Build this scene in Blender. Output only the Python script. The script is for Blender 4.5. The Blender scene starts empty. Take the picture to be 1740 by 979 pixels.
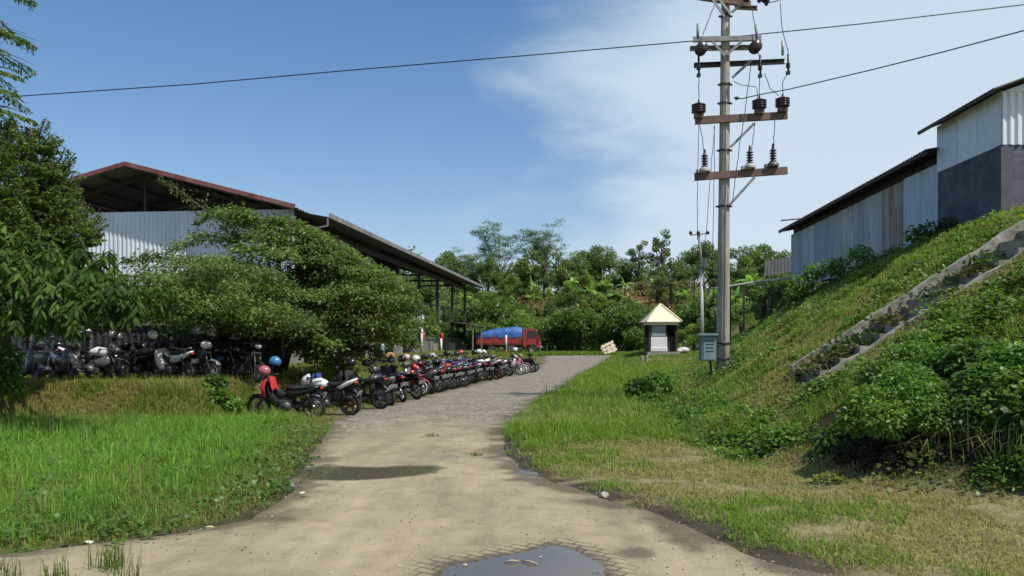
import bpy, math, random
import numpy as np
from mathutils import Vector, Matrix, Euler

random.seed(7)
RNG = np.random.default_rng(11)
PI = math.pi
R = math.radians
SC = bpy.context.scene
COL = SC.collection

# ------------------------------------------------------------------ camera
CAMH = 1.9
F = 1366.0          # focal length in photo pixels (photo is 1740 wide)
HY = 575.0          # photo row of the horizon
cam_d = bpy.data.cameras.new('camera')
cam = bpy.data.objects.new('camera', cam_d)
COL.objects.link(cam)
cam.location = (0, 0, CAMH)
cam.rotation_euler = (R(90), 0, 0)
cam_d.sensor_width = 36
cam_d.lens = 36 * F / 1740
cam_d.shift_y = (HY - 489.5) / 1740
cam_d.clip_end = 3000
SC.camera = cam


def W(px, py, Y):
    return ((px - 870) / F * Y, Y, CAMH - (py - HY) / F * Y)


def XatPx(px, Y):
    return (px - 870) / F * Y


# ------------------------------------------------------------------ numpy helpers
def ss(a, b, x):
    t = np.clip((np.asarray(x, float) - a) / (np.asarray(b) - a), 0, 1)
    return t * t * (3 - 2 * t)


_LAT = np.random.default_rng(3).random((256, 256))


def vnoise(x, y):
    x = np.asarray(x, float); y = np.asarray(y, float)
    xi = np.floor(x).astype(int); yi = np.floor(y).astype(int)
    fx = x - xi; fy = y - yi
    fx = fx * fx * (3 - 2 * fx); fy = fy * fy * (3 - 2 * fy)
    a = _LAT[xi & 255, yi & 255]; b = _LAT[(xi + 1) & 255, yi & 255]
    c = _LAT[xi & 255, (yi + 1) & 255]; d = _LAT[(xi + 1) & 255, (yi + 1) & 255]
    return (a * (1 - fx) + b * fx) * (1 - fy) + (c * (1 - fx) + d * fx) * fy


def fbm(x, y, o=4):
    s = 0; a = .5; n = 0
    for k in range(o):
        s = s + a * vnoise(np.asarray(x) * 2 ** k + 17.3 * k, np.asarray(y) * 2 ** k + 9.1 * k)
        n += a; a *= .5
    return s / n


# ------------------------------------------------------------------ ground plan
TOE_Y = [-10, 4, 8, 8.95, 9.8, 10.5, 12.7, 15.3, 19, 23, 27, 35, 48, 58, 75, 100, 140]
TOE_X = [9, 8.0, 6.5, 5.65, 4.75, 4.4, 4.0, 3.75, 4.1, 4.75, 5.3, 7.2, 10.6, 13.5, 15.5, 18, 22]
RL_Y = [-12, 5.6, 6.2, 6.7, 7.0, 7.8, 8.4, 9.8, 11.5, 14.4, 18.5, 20, 23.6, 30.5, 37, 43, 49, 58, 66, 70]
RL_X = [-40, -30, -14, -6.4, -4.5, -3.25, -2.7, -2.75, -3.0, -3.45, -4.0, -4.1, -3.4, -2.1, -.8, .35, 1.4, 2.2, 2.6, 2.6]
RR_Y = [-12, 3.4, 4.2, 5.2, 6.0, 6.74, 8.5, 9.87, 11.3, 13.66, 16, 19.2, 24, 32.4, 41.9, 50.9, 58, 66, 70]
RR_X = [40, 24, 9, 4.6, 3.0, 2.12, 1.62, .94, .25, -.15, -.2, -.07, .6, 2.1, 3.5, 5.2, 6.6, 8.6, 9.2]
ROW_Y = [18, 20, 21.6, 23.6, 30.5, 37, 43, 49, 55, 80]
ROW_X = [-4.1, -3.85, -3.5, -3.1, -1.85, -.6, .55, 1.55, 2.3, 2.5]


def toe(Y): return np.interp(Y, TOE_Y, TOE_X)
def row(Y): return np.interp(Y, ROW_Y, ROW_X)
def rl(Y): return np.interp(Y, RL_Y, RL_X) + .22 * (fbm(np.asarray(Y) * 1.3, 5.0) - .5) * ss(6.9, 8, Y)
def rr(Y): return np.interp(Y, RR_Y, RR_X) + .25 * (fbm(np.asarray(Y) * 1.6, 55.0) - .5)


def smin(a, b, k=.6):
    h = np.clip(.5 + .5 * (b - a) / k, 0, 1)
    return b * (1 - h) + a * h - k * h * (1 - h)


def H(X, Y):
    X = np.asarray(X, float); Y = np.asarray(Y, float)
    hf = .45 * ss(45, 70, Y)
    L = row(np.maximum(Y, 19)) - 2.7
    n1 = fbm(X * .9, Y * .9) - .5
    d = smin(Y - 18.05 + 1.2 * n1, L - X)
    zt = .75 * ss(-.25, 1.0, d) * (1 - .4 * ss(60, 75, Y))
    z = np.maximum(hf, zt)
    e = X - toe(Y)
    zr = .62 * (np.sqrt(e * e + .3 ** 2) + e) / 2
    zr = smin(zr, np.full_like(zr, 5.25), .7)
    zr = zr + (.34 * (fbm(X * .7 + 40, Y * .7) - .5) + .30 * (fbm(X * 1.9 + 11, Y * 1.9) - .5) * (1 - ss(13.2, 14.6, Y) * (1 - ss(16.6, 18, Y)))) * ss(.2, 1.5, e) * (1 - ss(3.9, 4.8, zr))
    cutw = ss(8.4, 9.0, Y) * (1 - ss(12.0, 12.8, Y))
    zr = np.maximum(zr, cutw * (.9 * ss(.95, 1.2, e) + .05 * e))
    zr = zr - .3 * ss(14.75, 14.95, Y) * (1 - ss(16.3, 16.5, Y)) * ss(5.3, 5.9, X)
    z = np.maximum(z, zr)
    z = z + .82 * np.exp(-(((X - 11.6) / 3.2) ** 2 + ((Y - 60.5) / 5) ** 2))
    hill = (7.5 * ss(80, 114, Y + 10 * (fbm(X * .03 + 5, Y * .03) - .5)) + 6 * ss(112, 230, Y)) * (1 + .35 * (fbm(X * .02, Y * .02 + 9) - .5))
    z = np.where(hill > .05, np.maximum(z, .45 + hill), z)
    # shallow swale in the verge before the toe
    z = z - .14 * np.exp(-((e + .35) / .35) ** 2) * ss(10, 13, Y) * (1 - ss(26, 32, Y))
    z = z + .06 * (fbm(X * .5 + 3, Y * .5 + 8) - .5) * ss(.3, 2.0, np.maximum(rl(Y) - X, X - rr(Y))) 
    return z


def Hs(x, y): return float(H(np.array([x]), np.array([y]))[0])


# ------------------------------------------------------------------ materials
def nt(m):
    m.use_nodes = True
    n = m.node_tree
    return n, n.nodes['Principled BSDF']


def mat(name, c, rough=.5, metal=0.0, c2=None, scale=6.0, bump=0.0, bscale=None, spec=.5, detail=6, coord='Object', stretch=None):
    m = bpy.data.materials.new(name)
    n, b = nt(m)
    b.inputs['Base Color'].default_value = (*c, 1)
    b.inputs['Roughness'].default_value = rough
    b.inputs['Metallic'].default_value = metal
    b.inputs['Specular IOR Level'].default_value = spec
    if c2 is None and metal == 0:
        c2 = tuple(v * .72 for v in c)
    tc = n.nodes.new('ShaderNodeTexCoord')
    src = tc.outputs[coord]
    if stretch:
        mp = n.nodes.new('ShaderNodeMapping'); mp.inputs['Scale'].default_value = stretch
        n.links.new(src, mp.inputs['Vector']); src = mp.outputs[0]
    if c2 is not None:
        nz = n.nodes.new('ShaderNodeTexNoise'); nz.inputs['Scale'].default_value = scale
        nz.inputs['Detail'].default_value = detail; nz.inputs['Roughness'].default_value = .65
        n.links.new(src, nz.inputs['Vector'])
        rp = n.nodes.new('ShaderNodeValToRGB')
        rp.color_ramp.elements[0].position = .35; rp.color_ramp.elements[1].position = .68
        rp.color_ramp.elements[0].color = (*c2, 1); rp.color_ramp.elements[1].color = (*c, 1)
        n.links.new(nz.outputs['Fac'], rp.inputs['Fac'])
        n.links.new(rp.outputs['Color'], b.inputs['Base Color'])
    if bump:
        nb = n.nodes.new('ShaderNodeTexNoise'); nb.inputs['Scale'].default_value = bscale or scale * 4
        nb.inputs['Detail'].default_value = 8
        n.links.new(src, nb.inputs['Vector'])
        bp = n.nodes.new('ShaderNodeBump'); bp.inputs['Strength'].default_value = bump; bp.inputs['Distance'].default_value = .03
        n.links.new(nb.outputs['Fac'], bp.inputs['Height'])
        n.links.new(bp.outputs['Normal'], b.inputs['Normal'])
    return m


def leaf_mat(name, trans=.35, rough=.45, spec=.35, gain=1.0):
    m = bpy.data.materials.new(name)
    n, b = nt(m)
    at = n.nodes.new('ShaderNodeAttribute'); at.attribute_name = 'Col'
    b.inputs['Roughness'].default_value = rough
    b.inputs['Specular IOR Level'].default_value = spec
    n.links.new(at.outputs['Color'], b.inputs['Base Color'])
    tr = n.nodes.new('ShaderNodeBsdfTranslucent')
    mul = n.nodes.new('ShaderNodeMix'); mul.data_type = 'RGBA'; mul.blend_type = 'MULTIPLY'
    mul.inputs[0].default_value = 1.0
    n.links.new(at.outputs['Color'], mul.inputs[6]); mul.inputs[7].default_value = (1.5 * gain, 1.7 * gain, .8 * gain, 1)
    n.links.new(mul.outputs[2], tr.inputs['Color'])
    mx = n.nodes.new('ShaderNodeMixShader'); mx.inputs[0].default_value = trans
    n.links.new(b.outputs[0], mx.inputs[1]); n.links.new(tr.outputs[0], mx.inputs[2])
    n.links.new(mx.outputs[0], n.nodes['Material Output'].inputs['Surface'])
    return m


M = {}
M['leaf'] = leaf_mat('leaf_green')
M['glossleaf'] = leaf_mat('leaf_glossy', trans=.28, rough=.55, spec=.12)
M['grass'] = leaf_mat('grass_blade', trans=.4, rough=.6, spec=.2)
M['bark'] = mat('bark', (.11, .085, .06), .9, c2=(.045, .035, .028), scale=9, bump=.6, stretch=(1, 1, .25))
M['palebark'] = mat('pale_bark', (.26, .23, .19), .9, c2=(.12, .1, .08), scale=6, bump=.4)
M['concrete'] = mat('concrete', (.36, .34, .30), .9, c2=(.2, .19, .16), scale=3.5, bump=.4, bscale=25)
M['stairconc'] = mat('stair_concrete', (.37, .35, .30), .95, c2=(.13, .125, .09), scale=3.2, bump=.5, bscale=18)
M['darksteel'] = mat('dark_steel', (.06, .05, .048), .6, c2=(.03, .028, .027), scale=3)
M['rafter'] = mat('rafter_steel', (.085, .045, .04), .7, c2=(.04, .03, .03), scale=3)
M['black'] = mat('black_plastic', (.014, .014, .015), .42, c2=(.009, .009, .01), scale=10)
M['tyre'] = mat('tyre_rubber', (.02, .02, .02), .85, c2=(.035, .03, .026), scale=12)
M['seat'] = mat('seat_vinyl', (.018, .018, .019), .55, c2=(.012, .012, .012), scale=14)
M['chrome'] = mat('bike_metal', (.42, .42, .42), .32, metal=.9)
M['engine'] = mat('engine_metal', (.13, .13, .13), .5, metal=.6)
M['lens'] = mat('headlamp_lens', (.5, .52, .55), .12, c2=(.3, .32, .34), scale=20)
M['redlens'] = mat('tail_lamp_lens', (.32, .012, .012), .2, c2=(.2, .01, .01), scale=20)
M['plate'] = mat('number_plate', (.5, .5, .48), .5, c2=(.05, .05, .05), scale=34, detail=2)
M['glass'] = mat('dark_glass', (.02, .025, .03), .08, c2=(.03, .035, .04), scale=4)


def cmat(name, c, rough=.3):
    if name not in M:
        M[name] = mat(name, c, rough, c2=tuple(v * .82 for v in c), scale=5)
    return M[name]


# ------------------------------------------------------------------ object helpers
def tag(o, label=None, cat=None, group=None, kind=None):
    if label: o['label'] = label
    if cat: o['category'] = cat
    if group: o['group'] = group
    if kind: o['kind'] = kind
    return o


def thing(name, label, cat, loc=(0, 0, 0), rot=(0, 0, 0), group=None):
    o = bpy.data.objects.new(name, None); COL.objects.link(o)
    o.location = loc; o.rotation_euler = rot; o.empty_display_size = .2
    return tag(o, label, cat, group)


class MB:
    def __init__(s): s.v = []; s.f = []; s.sm = []

    def add(s, vs, fs, smooth=False):
        b = len(s.v); s.v += [tuple(v) for v in vs]
        for f in fs: s.f.append([i + b for i in f]); s.sm.append(smooth)
        return s

    def box(s, c, d, rot=None):
        x, y, z = (k / 2 for k in d)
        vs = [Vector((sx * x, sy * y, sz * z)) for sx in (-1, 1) for sy in (-1, 1) for sz in (-1, 1)]
        if rot is not None:
            m = rot if isinstance(rot, Matrix) else Euler(rot).to_matrix()
            vs = [m @ v for v in vs]
        c = Vector(c)
        return s.add([v + c for v in vs], [(0, 1, 3, 2), (4, 6, 7, 5), (0, 4, 5, 1), (2, 3, 7, 6), (0, 2, 6, 4), (1, 5, 7, 3)])

    def beam(s, a, b, w, h=None):
        a = Vector(a); b = Vector(b); d = b - a; L = d.length
        if L < 1e-6: return s
        x = d / L
        up = Vector((0, 0, 1)) if abs(x.z) < .95 else Vector((0, 1, 0))
        y = up.cross(x).normalized(); z = x.cross(y)
        m = Matrix((x, y, z)).transposed()
        return s.box((a + b) / 2, (L, w, h or w), m)

    def tube(s, pts, r, n=8, cap=True):
        pts = [Vector(p) for p in pts]
        rs = r if isinstance(r, (list, tuple)) else [r] * len(pts)
        rings = []; prev = None
        for i, p in enumerate(pts):
            d = (pts[min(i + 1, len(pts) - 1)] - pts[max(i - 1, 0)])
            if d.length < 1e-9: d = Vector((0, 0, 1))
            d.normalize()
            if prev is None:
                u = d.orthogonal().normalized()
            else:
                u = (prev - d * prev.dot(d))
                u = u.normalized() if u.length > 1e-6 else d.orthogonal().normalized()
            prev = u; w = d.cross(u)
            rings.append([p + (u * math.cos(2 * PI * k / n) + w * math.sin(2 * PI * k / n)) * rs[i] for k in range(n)])
        vs = [v for rg in rings for v in rg]; fs = []
        for i in range(len(pts) - 1):
            for k in range(n):
                fs.append((i * n + k, i * n + (k + 1) % n, (i + 1) * n + (k + 1) % n, (i + 1) * n + k))
        s.add(vs, fs, True)
        if cap:
            b = len(s.v) - len(vs)
            s.f.append([b + k for k in range(n)][::-1]); s.sm.append(False)
            s.f.append([b + (len(pts) - 1) * n + k for k in range(n)]); s.sm.append(False)
        return s

    def lathe(s, prof, n=16, c=(0, 0, 0), axis='z', sx=1, sy=1):
        c = Vector(c); vs = []; fs = []
        for r, h in prof:
            for k in range(n):
                a = 2 * PI * k / n
                p = (r * math.cos(a) * sx, r * math.sin(a) * sy, h)
                if axis == 'y': p = (p[0], p[2], p[1])
                elif axis == 'x': p = (p[2], p[0], p[1])
                vs.append(c + Vector(p))
        m = len(prof)
        for i in range(m - 1):
            for k in range(n):
                fs.append((i * n + k, i * n + (k + 1) % n, (i + 1) * n + (k + 1) % n, (i + 1) * n + k))
        return s.add(vs, fs, True)

    def ell(s, c, r, n=14, m=8, rot=None):
        vs = []; fs = []
        mm = Euler(rot).to_matrix() if rot is not None else Matrix.Identity(3)
        for i in range(m + 1):
            t = PI * i / m
            for k in range(n):
                a = 2 * PI * k / n
                vs.append(mm @ Vector((r[0] * math.sin(t) * math.cos(a), r[1] * math.sin(t) * math.sin(a), r[2] * math.cos(t))) + Vector(c))
        for i in range(m):
            for k in range(n):
                fs.append((i * n + k, (i + 1) * n + k, (i + 1) * n + (k + 1) % n, i * n + (k + 1) % n))
        return s.add(vs, fs, True)

    def body(s, pts, w, wc, inset=.62):
        """rounded shell from a side outline (x,z): rim half-width w, crown half-width wc"""
        n = len(pts)
        cx = sum(p[0] for p in pts) / n; cz = sum(p[1] for p in pts) / n
        ws = w if isinstance(w, (list, tuple)) else [w] * n
        vs = []
        for sg in (1, -1):
            for (x, z), a in zip(pts, ws): vs.append((x, sg * a, z))
            for x, z in pts: vs.append((cx + (x - cx) * inset, sg * wc, cz + (z - cz) * inset))
        fs = []
        for i in range(n):
            j = (i + 1) % n
            fs += [(i, j, n + j, n + i), (2 * n + j, 2 * n + i, 3 * n + i, 3 * n + j), (j, i, 2 * n + i, 2 * n + j)]
        fs += [tuple(range(n, 2 * n)), tuple(range(3 * n, 4 * n))[::-1]]
        return s.add(vs, fs, True)

    def corrug(s, P, U, V, lu, lv, period=.18, amp=.02, n=4):
        """corrugated sheet: waves along U, plain along V, from P"""
        P = Vector(P); U = Vector(U).normalized(); V = Vector(V).normalized(); N = U.cross(V)
        k = max(2, int(lu / period * n)); vs = []; fs = []
        for i in range(k + 1):
            u = lu * i / k; ph = (u / period) % 1
            a = amp * (1 if ph < .3 else (1 - (ph - .3) / .2 * 2) if ph < .5 else -1 if ph < .8 else -1 + (ph - .8) / .2 * 2)
            p = P + U * u + N * a
            vs += [p, p + V * lv]
        for i in range(k): fs.append((2 * i, 2 * i + 2, 2 * i + 3, 2 * i + 1))
        return s.add(vs, fs, False)

    def mesh(s, name, off=(0, 0, 0)):
        me = bpy.data.meshes.new(name)
        ox, oy, oz = off
        me.from_pydata([(x - ox, y - oy, z - oz) for x, y, z in s.v], [], s.f)
        me.polygons.foreach_set('use_smooth', s.sm)
        me.update()
        return me

    def part(s, name, m, parent, label=None, world=False):
        off = Vector((0, 0, 0)); p_ = parent
        while world and p_ is not None: off = off + p_.location; p_ = p_.parent
        off = tuple(off)
        o = bpy.data.objects.new(name, s.mesh(name, off)); COL.objects.link(o)
        o.data.materials.append(m)
        if parent: o.parent = parent
        if label: o['label'] = label
        return o

    def top(s, name, m, base, label, cat, group=None, kind=None):
        o = bpy.data.objects.new(name, s.mesh(name, base)); COL.objects.link(o)
        o.location = base; o.data.materials.append(m)
        return tag(o, label, cat, group, kind)


def npmesh(name, V, quads=None, tris=None, col=None, smooth=False):
    me = bpy.data.meshes.new(name)
    me.vertices.add(len(V)); me.vertices.foreach_set('co', np.ascontiguousarray(V, np.float32).ravel())
    idx = []; st = []; o = 0
    if quads is not None and len(quads):
        idx.append(quads.ravel()); st.append(o + 4 * np.arange(len(quads))); o += 4 * len(quads)
    if tris is not None and len(tris):
        idx.append(tris.ravel()); st.append(o + 3 * np.arange(len(tris))); o += 3 * len(tris)
    idx = np.concatenate(idx).astype(np.int32); st = np.concatenate(st).astype(np.int32)
    me.loops.add(len(idx)); me.loops.foreach_set('vertex_index', idx)
    me.polygons.add(len(st)); me.polygons.foreach_set('loop_start', st)
    me.polygons.foreach_set('use_smooth', np.full(len(st), smooth, bool))
    me.update(calc_edges=True)
    if col is not None:
        ca = me.color_attributes.new('Col', 'FLOAT_COLOR', 'POINT')
        c4 = np.ones((len(V), 4), np.float32); c4[:, :3] = col
        ca.data.foreach_set('color', c4.ravel())
    return me


def mobj(name, me, m, loc=(0, 0, 0), parent=None):
    o = bpy.data.objects.new(name, me); COL.objects.link(o); o.location = loc
    me.materials.append(m)
    if parent: o.parent = parent
    return o


def copy_tree(o, parent=None):
    c = o.copy(); COL.objects.link(c)
    if parent: c.parent = parent
    for ch in list(o.children): copy_tree(ch, c)
    return c


# ------------------------------------------------------------------ foliage generators
def norm(a): return a / np.maximum(np.linalg.norm(a, axis=1, keepdims=True), 1e-9)


def leaves_mesh(name, P, D, L, Wd, col, rng, up=None, curl=0.0):
    """one pointed six-vertex leaf per point: P base, D axis, L length, Wd width"""
    n = len(P)
    D = norm(D)
    side = np.cross(D, rng.normal(size=(n, 3)) * .6 + (np.array([0, 0, 1.0]) if up is None else up))
    side = norm(side)
    Nn = np.cross(side, D)
    L = L[:, None]; Wd = Wd[:, None]
    a = P + D * L * .33 - Nn * L * curl * .3; b = P + D * L * .7 - Nn * L * curl * .9; t = P + D * L - Nn * L * curl * 1.9
    V = np.stack([P, a + side * Wd * .5, a - side * Wd * .5, b + side * Wd * .38, b - side * Wd * .38, t], 1).reshape(-1, 3)
    k = np.arange(n)[:, None] * 6
    q = k + np.array([[1, 2, 4, 3]]); t1 = k + np.array([[0, 2, 1]]); t2 = k + np.array([[3, 4, 5]])
    return npmesh(name, V, q, np.concatenate([t1, t2]), np.repeat(col, 6, 0))


def diamonds_mesh(name, P, D, L, Wd, col, rng, flat=.6):
    n = len(P); D = norm(D)
    side = norm(np.cross(D, rng.normal(size=(n, 3)) * (1 - flat) + np.array([0, 0, 1.0]) * flat))
    L = L[:, None]; Wd = Wd[:, None]
    V = np.stack([P, P + D * L * .45 + side * Wd * .5, P + D * L, P + D * L * .45 - side * Wd * .5], 1).reshape(-1, 3)
    q = np.arange(n)[:, None] * 4 + np.array([[0, 1, 2, 3]])
    return npmesh(name, V, q, None, np.repeat(col, 4, 0))


def colvar(rng, n, c, var=.35, yellow=.15, ref=None):
    b = np.exp(rng.normal(size=(n, 1)) * var * .6)
    c = np.array(c)[None, :] * b
    y = rng.random((n, 1)) * yellow
    c = c * (1 - y) + np.array([[.16, .15, .02]]) * y
    return c


def blob_pts(rng, c, r, n, shell=.55):
    u = norm(rng.normal(size=(n, 3)))
    rad = (shell + (1 - shell) * rng.random((n, 1))) ** 1.0
    rad = np.where(rng.random((n, 1)) < .25, rng.random((n, 1)), rad)
    return np.array(c)[None] + u * rad * np.array(r)[None], u


def grass_obj(name, XY, h, w, col, rng, label, lean=.45, z=None, m='grass', wind=(0.0, 0.0)):
    n = len(XY)
    zz = H(XY[:, 0], XY[:, 1]) if z is None else z
    P = np.column_stack([XY, zz - .01])
    a = rng.random(n) * 2 * PI
    ld = np.column_stack([np.cos(a) + wind[0], np.sin(a) + wind[1], np.zeros(n)])
    b = a + rng.normal(size=n) * .8 + PI / 2
    sd = np.column_stack([np.cos(b), np.sin(b), np.zeros(n)]) * (w * .5)[:, None]
    l = (rng.random(n) ** 1.3 * lean)[:, None]
    hh = h[:, None]
    up = np.array([[0, 0, 1.0]])
    mid = P + up * hh * .55 + ld * hh * l * .3
    tip = P + up * hh * (1 - .45 * l) + ld * hh * l
    V = np.stack([P + sd, P - sd, mid + sd * .75, mid - sd * .75, tip], 1).reshape(-1, 3)
    k = np.arange(n)[:, None] * 5
    q = k + np.array([[0, 1, 3, 2]]); t = k + np.array([[2, 3, 4]])
    shade = np.array([.75, .75, 1.0, 1.0, 1.15])
    C = (col[:, None, :] * shade[None, :, None]).reshape(-1, 3)
    me = npmesh(name, V, q, t, C)
    o = mobj(name, me, M[m])
    return tag(o, label, 'grass', kind='stuff')


def scatter(rng, x0, x1, y0, y1, n, keep):
    X = x0 + (x1 - x0) * rng.random(n); Y = y0 + (y1 - y0) * rng.random(n)
    k = keep(X, Y)
    k = rng.random(n) < k
    return np.column_stack([X[k], Y[k]])


# ================================================================== WORLD & SUN
SUN_EL = R(57); SUN_AZ = R(128)      # azimuth from +Y towards +X
world = bpy.data.worlds.new('World'); SC.world = world; world.use_nodes = True
wn = world.node_tree; bg = wn.nodes['Background']
sky = wn.nodes.new('ShaderNodeTexSky'); sky.sky_type = 'NISHITA'
sky.sun_disc = False; sky.sun_elevation = SUN_EL; sky.sun_rotation = SUN_AZ
sky.air_density = 1.0; sky.dust_density = .7; sky.ozone_density = 2.0; sky.altitude = 100
tc = wn.nodes.new('ShaderNodeTexCoord')


def wnode(t, **k):
    n = wn.nodes.new(t)
    for a, v in k.items(): setattr(n, a, v)
    return n


mp = wnode('ShaderNodeMapping'); mp.inputs['Scale'].default_value = (1.5, 1.5, 4.2); mp.inputs['Location'].default_value = (.33, .2, .12)
mp.inputs['Rotation'].default_value = (0, R(24), R(10))
wn.links.new(tc.outputs['Generated'], mp.inputs['Vector'])
nz = wnode('ShaderNodeTexNoise'); nz.inputs['Scale'].default_value = 1.7; nz.inputs['Detail'].default_value = 9; nz.inputs['Roughness'].default_value = .56
nz.inputs['Distortion'].default_value = .35
wn.links.new(mp.outputs[0], nz.inputs['Vector'])
sep = wnode('ShaderNodeSeparateXYZ'); wn.links.new(tc.outputs['Generated'], sep.inputs[0])
# bias: more cloud towards +X and lower sky
mr = wnode('ShaderNodeMapRange'); mr.inputs['From Min'].default_value = -.14; mr.inputs['From Max'].default_value = .26
mr.inputs['To Min'].default_value = -.30; mr.inputs['To Max'].default_value = .30
wn.links.new(sep.outputs['X'], mr.inputs['Value'])
ad = wnode('ShaderNodeMath', operation='ADD'); wn.links.new(nz.outputs['Fac'], ad.inputs[0]); wn.links.new(mr.outputs[0], ad.inputs[1])
mr2 = wnode('ShaderNodeMapRange', interpolation_type='SMOOTHSTEP'); mr2.inputs['From Min'].default_value = .36; mr2.inputs['From Max'].default_value = .74
mr2.inputs['To Max'].default_value = .85
wn.links.new(ad.outputs[0], mr2.inputs['Value'])
mixc = wnode('ShaderNodeMix', data_type='RGBA'); wn.links.new(mr2.outputs[0], mixc.inputs[0])
hsv = wnode('ShaderNodeHueSaturation'); hsv.inputs['Saturation'].default_value = .98; hsv.inputs['Value'].default_value = 1.0
wn.links.new(sky.outputs[0], hsv.inputs['Color'])
mrz = wnode('ShaderNodeMapRange'); mrz.inputs['From Min'].default_value = .0; mrz.inputs['From Max'].default_value = .38
wn.links.new(sep.outputs['Z'], mrz.inputs['Value'])
tint = wnode('ShaderNodeMix', data_type='RGBA'); wn.links.new(mrz.outputs[0], tint.inputs[0]); tint.inputs[6].default_value = (.86, .80, .84, 1); tint.inputs[7].default_value = (.55, .78, .91, 1)
mul_ = wnode('ShaderNodeMix', data_type='RGBA', blend_type='MULTIPLY'); mul_.inputs[0].default_value = 1
wn.links.new(hsv.outputs[0], mul_.inputs[6]); wn.links.new(tint.outputs[2], mul_.inputs[7])
wn.links.new(mul_.outputs[2], mixc.inputs[6]); mixc.inputs[7].default_value = (4.5, 5.25, 6.0, 1)
wn.links.new(mixc.outputs[2], bg.inputs['Color'])
bg.inputs['Strength'].default_value = .15

sd = bpy.data.lights.new('sun', 'SUN'); sd.energy = 4.9; sd.angle = R(.5); sd.color = (1, .95, .86)
so = bpy.data.objects.new('sun', sd); COL.objects.link(so)
sv = Vector((math.sin(SUN_AZ) * math.cos(SUN_EL), math.cos(SUN_AZ) * math.cos(SUN_EL), math.sin(SUN_EL)))
so.rotation_euler = (-sv).to_track_quat('-Z', 'Y').to_euler(); so.location = sv * 60
SC.view_settings.view_transform = 'Standard'; SC.view_settings.look = 'None'; SC.view_settings.exposure = 0

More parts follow.
